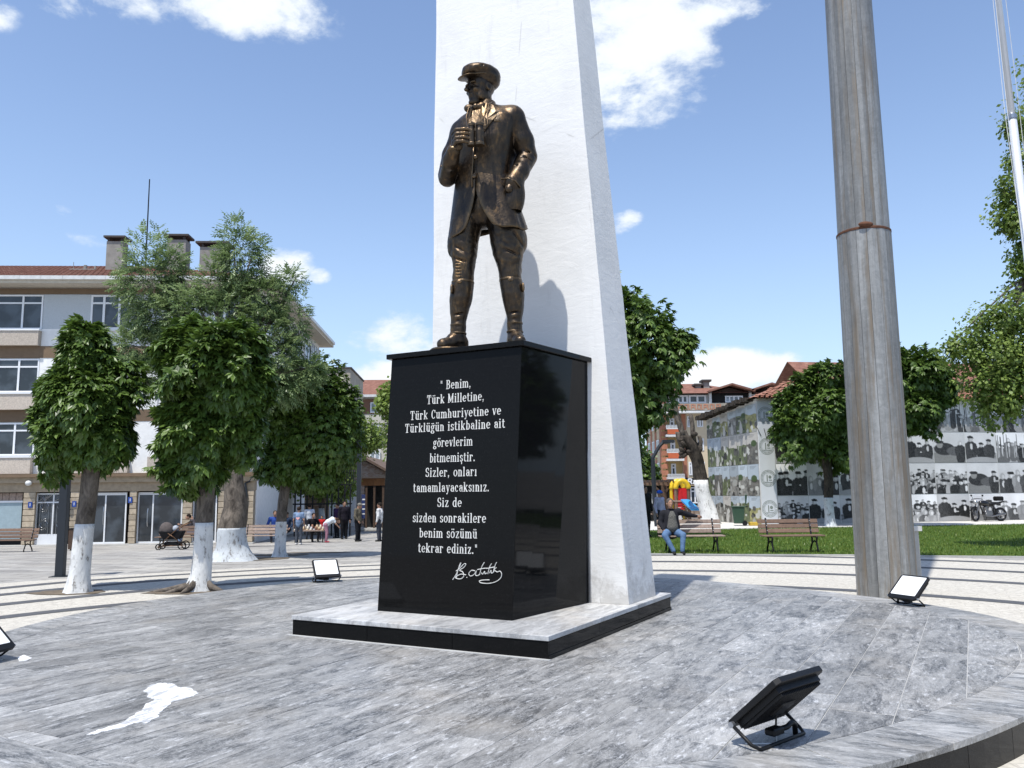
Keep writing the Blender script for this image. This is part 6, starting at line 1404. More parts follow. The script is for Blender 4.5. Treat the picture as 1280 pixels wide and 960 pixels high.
def stroller():
    q = G(215, 687); t = empty('stroller', (q.x, q.y, q.z), R(8), 'black baby stroller with a hood and bronze frame before the glazed shop doors', 'stroller')
    fr = simple('bronze_frame', (.16, .09, .05, 1), .4, .7)
    for s in (-1, 1):
        mb = MB(); y = s * .24
        mb.tube([(-.40, y, .14), (-.1, y, .48), (.30, y, .86), (.62, y, 1.02)], .018, 6); mb.tube([(.42, y, .16), (.12, y, .46), (-.12, y, .62)], .018, 6); mb.tube([(.42, y, .16), (-.40, y, .14)], .012, 6); mb.build('frame_side', fr, t, smooth=True)
    MB().tube([(.62, -.24, 1.02), (.66, -.2, 1.05), (.66, .2, 1.05), (.62, .24, 1.02)], .02, 6).build('handle', M['black_metal'], t)
    for x, r_ in ((.42, .16), (-.42, .12)):
        for s in (-1, 1):
            w = MB().tube([(x + (r_ - .02) * math.cos(a), s * .28, r_ + (r_ - .02) * math.sin(a)) for a in [2 * math.pi * i / 20 for i in range(21)]], .022, 6, False).build('wheel', M['black_metal'], t, smooth=True)
            MB().tube([(x, s * .28, r_ * .1 + .02), (x, s * .28, r_ * 2 - .03)], .008).tube([(x - r_ + .03, s * .28, r_), (x + r_ - .03, s * .28, r_)], .008).tube([(x, s * .25, r_), (x, s * .31, r_)], .03).build('spokes', fr, w)
    bk = cmat((.012, .012, .013, 1)); MB().loft([[(x * .9, y * .85, .42) for x, y in cr], [(x, y, .62) for x, y in cr], [(x * 1.02, y * 1.02, .70) for x, y in cr]] if False else [[(-.32 * sx_, .2 * sy_, .40) for sx_, sy_ in ((-1, -1), (1, -1), (1, 1), (-1, 1))], [(-.46 * sx_ - .02, .23 * sy_, .70) for sx_, sy_ in ((-1, -1), (1, -1), (1, 1), (-1, 1))]]).build('carrycot', bk, t, bevel=.03)
    MB().ell((-.22, 0, .74), (.26, .22, .30), Matrix.Rotation(-.3, 3, 'Y')).build('hood', cmat((.10, .085, .08, 1)), t, smooth=True)
    MB().box(-.25, .32, -.2, .2, .14, .30).build('basket', bk, t, bevel=.03); MB().ell((.10, 0, .78), (.12, .13, .13)).build('blanket', cmat((.35, .38, .42, 1)), t, smooth=True); return t
stroller()
q = G(91, 688); t = empty('litter_bin', tuple(q), 0, 'narrow brown litter bin beside the painted trunk and the shop doors', 'bin'); box_obj('bin_body', -.13, .13, -.13, .13, .05, .80, M['wood_dark'], t); box_obj('bin_foot', -.08, .08, -.08, .08, 0, .049, M['black_metal'], t); box_obj('bin_rim', -.15, .15, -.15, .15, .801, .84, M['black_metal'], t)

# ------------------------------------------------------------------ buildings in the left gap
M['cream_render'] = simple('cream_render', (.56, .53, .45, 1), .9, 0, .1, 3, .2); M['stained'] = simple('stained_concrete_wall', (.40, .36, .29, 1), .9, 0, .35, .8, .2)
F2 = Frame(*(D(411, 600, 66)[:2]), -.5, R(3)); t = empty('grey_block', tuple(F2.o), R(3), 'flat roofed block with a stained pale wall showing above the chestnut tree', 'building')
x1 = F2.onY(438, 470)[0]; z1 = F2.onY(430, 459)[1]
box_obj('wall', -8, x1, 0, 8, 0, z1 - .12, M['stained'], t); box_obj('coping', -8.1, x1 + .1, -.12, 8.1, z1 - .119, z1, M['dark_cap'], t)
F2 = Frame(*(D(446, 600, 82)[:2]), -.5, R(2)); t = empty('cream_house', tuple(F2.o), R(2), 'cream apartment house with brown top floor and red roof left of the pedestal', 'building')
X = lambda px: F2.onY(px, 520)[0]; Z = lambda py: F2.onY(470, py)[1]
box_obj('wall', X(425), X(560), 0, 10, 0, Z(497) - .02, M['cream_render'], t)
box_obj('brown_storey', X(425) - .02, X(560) + .02, -.10, -.002, Z(517), Z(499), M['brown_clad'] if 'brown_clad' in M else simple('brown_cladding', (.20, .10, .06, 1), .8), t); box_obj('brown_storey', X(425) - .02, X(560) + .02, -.11, -.002, Z(529), Z(519), t.children[-1].data.materials[0], t)
box_obj('cornice', X(423), X(562), -.7, 10.5, Z(497), Z(494), M['gutter'], t); roof_hip(t, X(425), X(560), -.7, 10.5, Z(494), 2.2, M['tile'], tiles_=False)
for p0, p1 in ((432, 446), (463, 476), (493, 506), (523, 536)):
    for y0, y1 in ((503, 516), (532, 545), (562, 575)): window(t, X(p0), X(p1), Z(y1), Z(y0), -.112, (0, .5, 1), 0, .12, glassm='glass_pale')
Yb = 56; F3 = Frame(*(D(425, 600, Yb)[:2]), -.5, 0); t = empty('brick_shed', tuple(F3.o), 0, 'old low brick house with a sagging gable roof behind the dark post', 'building')
X = lambda px: F3.onY(px, 600)[0]; Z = lambda py: F3.onY(460, py)[1]
bm_ = NM('rubble_brick').set(rough=.95); bt = bm_.N.new('ShaderNodeTexBrick'); bt.inputs['Scale'].default_value = 3.2; bt.inputs['Color1'].default_value = (.28, .16, .10, 1); bt.inputs['Color2'].default_value = (.42, .33, .26, 1); bt.inputs['Mortar'].default_value = (.35, .31, .27, 1)
bm_.L.new(bm_.map((1, 1, 1), rot=(R(90), 0, 0)), bt.inputs[0]); bm_.color(bt.outputs[0]); bm_.bump(bm_.noise(12), .5, .03); M['brick'] = bm_.m
MB().prism([(X(400), 0), (X(500), 0), (X(500), Z(600)), (X(452), Z(574)), (X(400), Z(603))], 0, 9).build('wall', M['brick'], t)
for a, b2, y0, y1 in ((395, 452, 607, 572), (452, 505, 572, 602)): 
    xa, xb, za, zb = X(a), X(b2), Z(y0), Z(y1); MB().add([(xa, -.5, za), (xb, -.5, zb), (xb, 9.3, zb), (xa, 9.3, za), (xa, -.5, za + .18), (xb, -.5, zb + .18), (xb, 9.3, zb + .18), (xa, 9.3, za + .18)], [(0, 1, 2, 3), (4, 7, 6, 5), (0, 4, 5, 1), (1, 5, 6, 2), (2, 6, 7, 3), (3, 7, 4, 0)]).build('roof', M['tile_old'] if 'tile_old' in M else simple('mossy_tiles', (.14, .095, .07, 1), .95, 0, .4, 3, .4), t)
box_obj('white_wall', X(378), X(446), -.35, -.002, 0, Z(611), M['render_white'], t)
Yk = 50; F4 = Frame(*(D(452, 600, Yk)[:2]), -.5, 0); t = empty('kiosk', tuple(F4.o), 0, 'wooden kiosk with orange pine fascia and blue notice board beside the pedestal', 'kiosk')
X = lambda px: F4.onY(px, 620)[0]; Z = lambda py: F4.onY(465, py)[1]
for i in range(9): box_obj('fascia_board', X(450) + i * .42, X(450) + i * .42 + .41, -.08, 0, Z(607), Z(598), M['wood_orange'], t)
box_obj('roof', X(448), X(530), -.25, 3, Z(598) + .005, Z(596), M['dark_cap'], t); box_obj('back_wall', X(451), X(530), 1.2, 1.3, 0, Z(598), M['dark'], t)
for p_ in (458, 468, 479, 490, 505): box_obj('post', X(p_) - .06, X(p_) + .06, -.05, .05, 0, Z(607) - .003, M['wood_dark'], t)
box_obj('notice_board', X(452), X(457), -.02, .02, Z(648), Z(618), simple('blue_board', (.03, .05, .16, 1), .5), t)
for k in range(4): box_obj('notice_line', X(453), X(456.5), -.026, -.021, Z(624 + 6 * k) - .05, Z(624 + 6 * k) + .03, M['white_pvc'], t)
box_obj('floor_slab', X(449), X(530), -.4, 3, .001, .12, M['concrete'], t)
Yf = 44; F5 = Frame(*(D(365, 600, Yf)[:2]), -.55, 0); t = empty('iron_frame', tuple(F5.o), 0, 'dark iron scaffold with uprights and balcony rail between the trees and the post', 'railing')
X = lambda px: F5.onY(px, 620)[0]; Z = lambda py: F5.onY(400, py)[1]
for px in (369, 376, 384, 391, 409, 415, 423, 431, 438): MB().bar((X(px), 0, 0), (X(px), 0, Z(606)), .07).build('upright', M['black_metal'], t)
for py in (606, 630, 650): MB().bar((X(366), .05, Z(py)), (X(440), .05, Z(py)), .07).build('rail', M['black_metal'], t)
for i in range(10): MB().bar((X(416) + i * .12, .0, Z(606) + .04), (X(416) + i * .12, 0, Z(588)), .03).build('baluster', M['black_metal'], t)
for a, b2 in (((416, 588), (438, 588)), ((424, 630), (436, 608)), ((436, 640), (424, 622))): MB().bar((X(a[0]), -.04, Z(a[1])), (X(b2[0]), -.04, Z(b2[1])), .05).build('brace', M['black_metal'], t)
box_obj('backing_wall', X(366), X(398), 2.5, 2.6, 0, Z(612), M['brick'], t)
# ------------------------------------------------------------------ right: building wrapped in printed photographs
W = Frame(11.3, 38.3, 0, R(11))
wb = empty('photo_wall_building', tuple(W.o), R(11), 'low old house wrapped in black and white crowd photographs, tiled roof above', 'building')
XR = 26.0; HB = 5.85; SD = 5.6
MB().loft([[(.0, .0, 0), (XR, .0, 0), (XR, SD, 0), (0, SD, 0)], [(.0, .0, HB), (XR, .0, HB), (XR, SD, HB), (0, SD, 5.3)]]).build('wall', M['render_white'], wb)
pm = NM('printed_banner').set(rough=.5, spec=.35); at = pm.N.new('ShaderNodeAttribute'); at.attribute_name = 'print'; pm.color(at.outputs['Color']); pm.bump(pm.noise(1.2, 3), .25, .03); M['print'] = pm.m
def panel(img, p00, p10, p01, name, parent, n_=None):
    """img: rows from the top, [H, W, 3] linear colours; corners: bottom left, bottom right, top left"""
    H, Wd = img.shape[:2]; p00, p10, p01 = map(np.array, (p00, p10, p01)); u = (p10 - p00); v = (p01 - p00)
    gx_, gy_ = np.meshgrid(np.arange(Wd) / (Wd - 1), 1 - np.arange(H) / (H - 1)); V = p00 + gx_[..., None] * u + gy_[..., None] * v
    i = (np.arange(H - 1)[:, None] * Wd + np.arange(Wd - 1)).ravel(); T = np.stack([i, i + Wd, i + Wd + 1, i + 1], 1)
    o = fast_mesh(name, V.reshape(-1, 3), T, M['print'], parent); a = o.data.color_attributes.new('print', 'FLOAT_COLOR', 'POINT')
    a.data.foreach_set('color', np.concatenate([img.reshape(-1, 3), np.ones((H * Wd, 1))], 1).astype(np.float32).ravel()); return o
def blob(img, cx, cy, rx, ry, c, p=2.0):
    H, Wd = img.shape[:2]; yy, xx = np.mgrid[0:H, 0:Wd]; xx = xx / (Wd - 1); yy = yy / (H - 1)
    d = np.abs((xx - cx) / rx) ** p + np.abs((yy - cy) / ry) ** p; m = np.clip((1.15 - d) * 6, 0, 1)[..., None]; img[:] = img * (1 - m) + np.array(c) * m
def mottled(H, Wd, r, s):
    a = r.random((H // s + 3, Wd // s + 3)); yy = np.arange(H) / s; xx = np.arange(Wd) / s; y0 = yy.astype(int); x0 = xx.astype(int); fy = (yy - y0)[:, None]; fx = (xx - x0)[None]
    return (a[y0][:, x0] * (1 - fx) + a[y0][:, x0 + 1] * fx) * (1 - fy) + (a[y0 + 1][:, x0] * (1 - fx) + a[y0 + 1][:, x0 + 1] * fx) * fy
def figure(img, x, y, h, r, dark, lean=0):
    g = lambda v: (v, v, v * .99); coat = dark; light = r.uniform(.38, .65); s = h
    blob(img, x, y + s * .62, s * .24, s * .52, g(coat), 2.6)                       # body
    blob(img, x - s * .2, y + s * .45, s * .09, s * .26, g(coat * 1.3), 2); blob(img, x + s * .2, y + s * .47, s * .09, s * .28, g(coat * .8), 2)
    if r.random() < .6: blob(img, x + s * .03, y + s * .34, s * .06, s * .14, g(light * 1.2), 2)   # shirt front
    blob(img, x, y, s * .10, s * .135, g(light * .75), 2); blob(img, x + s * .03, y + s * .02, s * .05, s * .08, g(light * 1.1), 2)
    if r.random() < .7: blob(img, x, y - s * .09, s * .125, s * .06, g(coat * .8), 2.4); blob(img, x + s * .07, y - s * .045, s * .09, s * .018, g(coat * .5), 2)
    if r.random() < .4: blob(img, x + s * .16, y + s * .42, s * .13, s * .035, g(light), 2)
def bw_photo(seed):
    r = np.random.default_rng(seed); H = Wd = 54; kind = r.choice([0, 0, 1, 2, 2, 3, 4, 4]); img = np.zeros((H, Wd, 3)); top = r.uniform(.55, .85); g = np.linspace(top, top * .9, H)[:, None] + (mottled(H, Wd, r, 9) - .5) * .06
    img[:] = g[..., None]
    hor = r.uniform(.45, .75)
    yy = (np.arange(H) / (H - 1))[:, None]; gr = (yy > hor + .05 * (mottled(H, Wd, r, 12) - .5)); tx = r.uniform(.16, .45) + (mottled(H, Wd, r, 3) - .5) * .22; img[:] = np.where(gr[..., None], tx[..., None], img)
    if kind == 0:      # close figures, shoulders and caps
        for x in np.linspace(.1, .9, 4) + r.normal(0, .05, 4): figure(img, x, r.uniform(.30, .48), r.uniform(.62, .85), r, r.choice([.015, .03, .06, .22]))
    elif kind == 1:    # crowd in rows
        for row in range(3):
            for x in np.linspace(.04, .96, 7) + r.normal(0, .03, 7): figure(img, x + r.normal(0, .03), .30 + row * .17 + r.normal(0, .05), (.42 + .1 * row) * r.uniform(.8, 1.25), r, r.choice([.012, .02, .05, .10, .3]))
    elif kind == 2:    # two standing, one seated low, light ground
        for x, h in ((.2, .9), (.52, .7), (.82, .8)): figure(img, x + r.normal(0, .03), 1.0 - h + .12, h * .8, r, r.choice([.012, .02, .04]))
        blob(img, .5, 1.0, .55, .18, (.34, .34, .34))
    elif kind == 3:    # dense group with bayonets and frames
        for x in np.linspace(.05, .95, 9) + r.normal(0, .03, 9): figure(img, x, .42 + r.normal(0, .09), .5, r, r.choice([.02, .05, .12, .28]))
        for _ in range(9): x = r.random(); blob(img, x, .35, .012, .3, (.03, .03, .03)); blob(img, r.random(), .6, .012, .25, (.5, .5, .5))
    else:              # bending figures over a light mound
        blob(img, .5, 1.05, .8, .45, (.22, .22, .21)); blob(img, .35, .55, .32, .2, (.03, .03, .03)); blob(img, .2, .4, .1, .12, (.25, .25, .24)); blob(img, .2, .32, .13, .05, (.03, .03, .03)); blob(img, .72, .62, .3, .15, (.10, .10, .10)); figure(img, .85, .35, .6, r, .03)
    img += (r.random((H, Wd, 1)) - .5) * .05; img *= (.92 + .16 * mottled(H, Wd, r, 14))[..., None]; return np.clip(img, .006, .9)
zr = [.07, 1.36, 2.83, 4.31, 5.80]
pxs = [970, 1009, 1048, 1089, 1130, 1169, 1209, 1248, 1288]; xs_ = [W.onY(p, 600)[0] for p in pxs]
while xs_[-1] < XR - 1.6: xs_.append(xs_[-1] + 1.55)
sd_ = 100
for j in range(4):
    for i in range(len(xs_) - 1):
        sd_ += 1; o = panel(bw_photo(sd_), (xs_[i] + .015, -.03, zr[j] + .015), (xs_[i + 1] - .015, -.03, zr[j] + .015), (xs_[i] + .015, -.03, zr[j + 1] - .015), 'photo_print', wb)
mb = MB()
for x in xs_: mb.box(x - .014, x + .014, -.026, -.002, .07, 5.8)
mb.build('panel_joints', M['gutter'], wb)
def colour_photo(seed):
    r = np.random.default_rng(seed); H, Wd = 52, 26; img = np.zeros((H, Wd, 3)); sky = np.array([.40, .455, .49]) * r.uniform(.7, 1.05) if r.random() < .75 else np.array([.42, .40, .36]); img[:] = sky
    yy = (np.arange(H) / (H - 1))[:, None]; m = mottled(H, Wd, r, 6); hor = r.uniform(.26, .46)
    gc = np.array([(.10, .12, .06), (.12, .115, .10), (.19, .185, .165), (.24, .23, .10)])[r.integers(0, 4)]; img[:] = np.where((yy > hor + .12 * (m - .5))[..., None], gc * (1 + (mottled(H, Wd, r, 3)[..., None] - .5) * .9), img)
    for _ in range(9): c = r.choice([.03, .08, .3, .45]); blob(img, r.random(), r.uniform(hor, 1.0), r.uniform(.03, .22), r.uniform(.02, .12), np.array([c, c, c * .9]), r.choice([1.2, 2, 4]))
    if r.random() < .5: blob(img, r.random(), hor, .25, .10, (.05, .08, .03))
    if r.random() < .35: blob(img, .5, .85, .18, .35, (.40, .39, .36), 1.2)
    for k in range(3): img[3 + 2 * k, 6:20 - k * 2] = img[3 + 2 * k, 6:20 - k * 2] * .55
    return np.clip(img * 1.2 + (r.random((H, Wd, 1)) - .5) * .04, .01, .8)
pl_px = [884.5, 894, 903.6, 913.2, 923.8, 935.7, 948.3]; ys_ = [W.onX(p, 600, 0)[0] for p in pl_px]; ys_[-1] = .03; ys_[0] = min(ys_[0], SD - .05)
for j in range(4):
    for i in range(6):
        ya, yb = ys_[i], ys_[i + 1]; zt = zr[j + 1] if j < 3 else 5.70 - .42 * max(ya, yb) / SD * 1.0
        panel(colour_photo(300 + j * 6 + i), (-.03, ya - .012, zr[j] + .012), (-.03, yb + .012, zr[j] + .012), (-.03, ya - .012, zt - .012), 'colour_print', wb)
# white corner banner with round emblems
xb0, xb1 = .0, xs_[0] - .02; bn = box_obj('corner_banner', xb0, xb1, -.05, -.031, .10, 5.72, simple('white_vinyl_banner', (.60, .62, .64, 1), .45, 0, .08, 1.2, .4), wb)
emb = simple('grey_green_ink', (.20, .23, .20, 1), .7)
for py in (519, 558, 598, 636):
    cz_ = W.onY(958, py)[1]; cx_ = (xb0 + xb1) / 2; mb = MB(); y0 = -.053
    for r0, r1 in ((.385, .365), (.26, .247)):
        n = 40; vs = [(cx_ + r * math.cos(2 * math.pi * k / n), y0, cz_ + r * math.sin(2 * math.pi * k / n)) for r in (r0, r1) for k in range(n)]; mb.add(vs, [(k, (k + 1) % n, n + (k + 1) % n, n + k) for k in range(n)])
    for k in range(34):
        a = 2 * math.pi * k / 34
        if abs(math.sin(a / 2)) < .08: continue
        c, s = math.cos(a), math.sin(a); w_ = .014 if k % 3 else .02; mb.add([(cx_ + (.285 * c - w_ * s), y0, cz_ + (.285 * s + w_ * c)), (cx_ + (.285 * c + w_ * s), y0, cz_ + (.285 * s - w_ * c)), (cx_ + (.345 * c + w_ * s), y0, cz_ + (.345 * s - w_ * c)), (cx_ + (.345 * c - w_ * s), y0, cz_ + (.345 * s + w_ * c))], [(0, 1, 2, 3)])
    mb.box(cx_ - .085, cx_ - .035, y0 - .002, y0, cz_ - .14, cz_ + .16); mb.box(cx_ + .02, cx_ + .17, y0 - .002, y0, cz_ - .10, cz_ - .06); mb.ell((cx_ + .08, y0, cz_ + .06), (.075, .004, .075), n=16, m=8); mb.box(cx_ - .18, cx_ + .2, y0 - .002, y0, cz_ - .19, cz_ - .165)
    mb.build('emblem', emb, bn)
M['tile_old2'] = simple('weathered_red_tiles', (.30, .14, .09, 1), .9, 0, .45, 3, .4)
v = [(-.35, -.4, HB + .02), (XR, -.4, HB + .02), (XR, SD + .3, HB), (-.35, SD + .3, 5.42), (3.0, SD / 2, HB + 1.1), (XR, SD / 2, HB + 1.1)]
rf2 = MB().add(v, [(0, 1, 5, 4), (1, 2, 5), (2, 3, 4, 5), (3, 0, 4)]).build('roof', M['tile_old2'], wb)
mb = MB(); random.seed(4)
for i in range(104):
    x = -.3 + i * .25; reach = min(1, (x + .35) / 3.3)
    for j in range(int(11 * reach)):
        a, b_ = j / 11, (j + 1) / 11; y0, y1 = -.44 + a * (SD / 2 + .4), -.44 + b_ * (SD / 2 + .4) + .03; z0, z1 = HB + .05 + 1.1 * a, HB + .02 + 1.1 * b_; dz = random.uniform(-.02, .03)
        mb.tube([(x, y0, z0 + dz), (x + random.uniform(-.02, .02), y1, z1 + dz)], .075, 5, False)
o = mb.build('roof_tiles', M['tile_old2'], rf2); o['kind'] = 'stuff'
mb = MB()
for i in range(26):
    t0 = i / 26; y = SD * (1 - t0) + .3; z = 5.42 + (HB - 5.40) * t0; mb.box(-.48 + random.uniform(-.08, .05), -.02, y - .22, y + random.uniform(-.05, .0), z - .10 + random.uniform(-.05, .02), z + .06 + random.uniform(-.02, .08))
o = mb.build('broken_eave_tiles', M['bark_dark'], rf2); o['kind'] = 'stuff'
for (a, b_) in (((372, 325), (395, 372)), ((410, 330), (428, 395)), ((490, 350), (498, 400))):
    A_ = W.onY(a[0] / 4.36 + 860, a[1] / 4.36 + 460); B_ = W.onY(b_[0] / 4.36 + 860, b_[1] / 4.36 + 460); MB().tube([(A_[0], -.07, A_[1]), (B_[0], -.07, B_[1])], .014, 5).build('loose_cable', M['black_metal'], wb)

# neighbour's red roof beyond, right
F6 = Frame(*(D(1180, 600, 58)[:2]), 0, R(8)); t = empty('red_roof_house', tuple(F6.o), R(8), 'house with a red tiled roof showing above the photo wall at the right', 'building')
Z6 = lambda py: F6.onY(1220, py)[1]
box_obj('wall', -2.5, 16, 0, 9, 0, Z6(500), M['cream_render'], t); roof_hip(t, -2.8, 16, -.6, 9.6, Z6(500), 3.3, M['tile'], tiles_=False)
for x in (-1, 3, 7, 11): window(t, x, x + 1.2, Z6(500) - 1.9, Z6(500) - .6, -.002, (0, .5, 1), 0, .1)

# ------------------------------------------------------------------ orange and cream apartment house
F7 = Frame(*(D(829, 600, 85)[:2]), 0, 0); ob_ = empty('orange_apartment_house', tuple(F7.o), 0, 'orange and cream apartment house with balconies, meander frieze and red roofs', 'building')
X = lambda zx: F7.onY(800 + zx / 6, 560)[0]; Z = lambda zy: F7.onY(850, 460 + zy / 6)[1]
M['orange'] = simple('orange_brick_cladding', (.42, .175, .10, 1), .85, 0, .2, 2, .2); M['cream2'] = simple('warm_cream_wall', (.58, .48, .33, 1), .9, 0, .1, 2); M['yellow_wall'] = simple('yellow_wall', (.50, .36, .16, 1), .9, 0, .1, 2)
x0 = 0; xR = X(1100); D7 = 9.5
box_obj('wall', 0, xR, .9, D7, 0, Z(335), M['cream2'], ob_)
box_obj('corner_wall', 0, X(188), 0, .899, 0, Z(345), M['yellow_wall'], ob_); box_obj('front_wall', X(320), xR, 0, .899, 0, Z(335), M['cream2'], ob_)
box_obj('bay_back', X(188), X(320), .55, .898, 0, Z(345), M['yellow_wall'], ob_)
for a, b_ in ((318, 350),): box_obj('brick_strip', X(a), X(b_), -.08, -.002, Z(840), Z(345), M['orange'], ob_)
for k in range(15):
    z1 = Z(345) - k * 2.42; 
    if z1 < 4: break
for a, b_ in ((0, .25),): 
    for k in range(22): box_obj('quoin', -.06, .55, -.08 + .001, -.002, .5 + k * .66, .5 + k * .66 + .5, M['orange'], ob_)
box_obj('cornice', -.9, xR, -1.2, D7, Z(345), Z(330), M['gutter'], ob_)
fz0, fz1 = Z(325), Z(275); box_obj('frieze', -.4, xR, -1.0, -.5, fz0, fz1, M['stained'], ob_); box_obj('frieze_side', -.4, .1, -.499, D7, fz0, fz1, M['stained'], ob_)
for i in range(9):
    xa = X(185) + i * (X(610) - X(185)) / 9; w_ = (X(610) - X(185)) / 9; h_ = fz1 - fz0; mb = MB(); q = .13 * w_
    for a0, a1, b0, b1 in ((.08, .62, .78, .90), (.08, .20, .15, .779), (.08, .62, .10, .22) if i % 2 else (.201, .45, .40, .52), (.50, .62, .35, .779), (.70, .98, .10, .22), (.70, .82, .221, .90)): mb.box(xa + a0 * w_, xa + a1 * w_, -1.03, -1.001, fz0 + b0 * h_, fz0 + b1 * h_)
    mb.build('meander', M['orange'], ob_)
M['wood_red'] = simple('orange_balcony_panel', (.48, .11, .04, 1), .8)
for (r0, r1, p1, d0, d1) in ((430, 458, 500, 372, 455), (608, 635, 680, 540, 630), (795, 820, 850, 715, 815)):
    bz = Z(p1 + 10) if p1 < 800 else Z(826); bl = box_obj('balcony', X(190), X(318), -.75, .5, bz - .1, bz + .12, M['gutter'], ob_)
    if p1 < 800: box_obj('balcony_panel', X(200), X(308), -.77, -.751, Z(p1), Z(r1) - .06, M['wood_red'], ob_)
    mb = MB(); mb.box(X(192), X(316), -.76, -.66, Z(r0 + 4), Z(r0)); mb.box(X(192), X(316), -.76, -.66, Z(r1) - .05, Z(r1) + .05)
    for k in range(12): x = X(196) + k * (X(312) - X(196)) / 11; mb.lathe([(.05, Z(r1)), (.10, Z(r1) + .25), (.04, Z(r0) - .28), (.07, Z(r0 + 4))], (x, -.71, 0), 6)
    mb.build('balustrade', M['gutter'], bl)
    window(ob_, X(235), X(272), Z(d1), Z(d0), .549, (0, 1), .3, .16); 
    window(ob_, X(360), X(402), Z(d1 - 10), Z(d0 - 10), -.002, (0, .5, 1), .3, .14); window(ob_, X(435), X(480), Z(d1 - 10), Z(d0 - 10), -.002, (0, .5, 1), .3, .14)
    window(ob_, X(560), X(610), Z(d1 - 10), Z(d0 - 10), -.002, (0, .5, 1), .3, .14)
    for yy in (1.5, 4.2, 6.9):
        w = box_obj('side_window', -.10, -.02, yy, yy + 1.3, Z(d1 - 10), Z(d0 - 10), M['white_pvc'], ob_); box_obj('pane', -.12, -.101, yy + .12, yy + 1.18, Z(d1 - 10) + .12, Z(d0 - 10) - .12, M['glass'], w)
for yy in (.2, 3.1, 5.8, 8.5): box_obj('brick_strip', -.06, -.002, yy, yy + .9, 1, Z(345), M['orange'], ob_)
box_obj('side_eave', -1.6, -.901, -1.2, D7 + .5, Z(345) - .2, Z(345), M['dark_cap'], ob_)
# penthouse
box_obj('penthouse_wall', X(240), xR, .2, D7 - .5, Z(330), Z(200), M['gutter'], ob_)
for a, b_ in ((298, 375), (383, 512)): window(ob_, X(a), X(b_), Z(265), Z(203), .18, (0, .5, 1), 0, .16)
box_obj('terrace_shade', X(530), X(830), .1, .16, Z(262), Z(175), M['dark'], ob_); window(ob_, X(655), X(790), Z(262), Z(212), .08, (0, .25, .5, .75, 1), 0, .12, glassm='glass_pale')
for a in (530, 832): box_obj('pier', X(a), X(a + 18), -.3, .05, Z(300), Z(180), M['gutter'], ob_)
zz = Z(195)
rf3 = roof_hip(ob_, X(240) + 2, X(900), -.6, D7, zz, 1.6, M['tile'], tiles_=False); rf3.scale = (1, 1, 1)
def gable_roof(name, a, b_, zl, zp, y0=-1.2, y1=D7 - 1):
    xa, xb = X(a), X(b_); xm = (xa + xb) / 2; th = .18
    o = MB().add([(xa, y0, Z(zl)), (xm, y0, Z(zp)), (xb, y0, Z(zl)), (xa, y1, Z(zl)), (xm, y1, Z(zp)), (xb, y1, Z(zl)), (xa, y0, Z(zl) + th), (xm, y0, Z(zp) + th), (xb, y0, Z(zl) + th), (xa, y1, Z(zl) + th), (xm, y1, Z(zp) + th), (xb, y1, Z(zl) + th)],
                 [(6, 7, 10, 9), (7, 8, 11, 10), (0, 3, 4, 1), (1, 4, 5, 2), (0, 1, 7, 6), (1, 2, 8, 7), (3, 9, 10, 4), (4, 10, 11, 5), (0, 6, 9, 3), (2, 5, 11, 8)]).build(name, M['tile'], ob_); return o
gable_roof('gable_roof', 520, 860, 190, 140); gable_roof('gable_roof', 835, 1140, 185, 138)
MB().prism([(X(545), Z(190)), (X(690), Z(152)), (X(835), Z(190))], .0, .15).build('gable_infill', M['wood_dark'], ob_)
for a, b_, zt in ((530, 575, 85), (470, 510, 115)):
    c_ = box_obj('chimney', X(a), X(b_), 2, 3, Z(195), Z(zt), M['concrete_dark'], rf3); box_obj('chimney_cap', X(a) - .2, X(b_) + .2, 1.8, 3.2, Z(zt), Z(zt) + .2, M['dark_cap'], rf3)
# sign over the ground floor shop, with its lettering
sg = box_obj('shop_sign', X(200), X(500), -.55, -.30, F7.onY(860, 606)[1], F7.onY(860, 597.5)[1], M['black_metal'], ob_)
mb = MB(); zs0 = F7.onY(860, 605)[1]; zs1 = F7.onY(860, 598.8)[1]; hs = zs1 - zs0
def cap_letter(strokes, xa, w_):
    for k, (a, b_) in enumerate(strokes): mb.bar((xa + a[0] * w_, -.57 - k * .002, zs0 + a[1] * hs), (xa + b_[0] * w_, -.57 - k * .002, zs0 + b_[1] * hs), .13, .03, (0, 1, 0))
Xs = lambda px: F7.onY(px, 602)[0]
cap_letter([((0, 0), (0, 1)), ((0, 1), (.8, 1)), ((.8, 1), (.8, .5)), ((.8, .5), (0, .5)), ((.4, .5), (.9, 0))], Xs(859), Xs(864) - Xs(859))
cap_letter([((0, 0), (.5, 1)), ((.5, 1), (1, 0)), ((.2, .3), (.8, .3))], Xs(865), Xs(870.5) - Xs(865)); cap_letter([((0, 1), (.5, 0)), ((.5, 0), (1, 1))], Xs(871), Xs(877) - Xs(871))
mb.build('sign_lettering', M['white_pvc'], sg)
MB().ell((Xs(847), -.6, (zs0 + zs1) / 2), (.33, .05, .33)).build('sign_roundel', simple('pink_roundel', (.6, .2, .2, 1), .6), sg)
window(ob_, Xs(862), Xs(874), .3, F7.onY(860, 609)[1], -.05, (0, .5, 1), .25, .12); box_obj('shop_void', Xs(832), Xs(885), -.002, .0, .1, F7.onY(860, 607)[1], M['dark'], ob_)

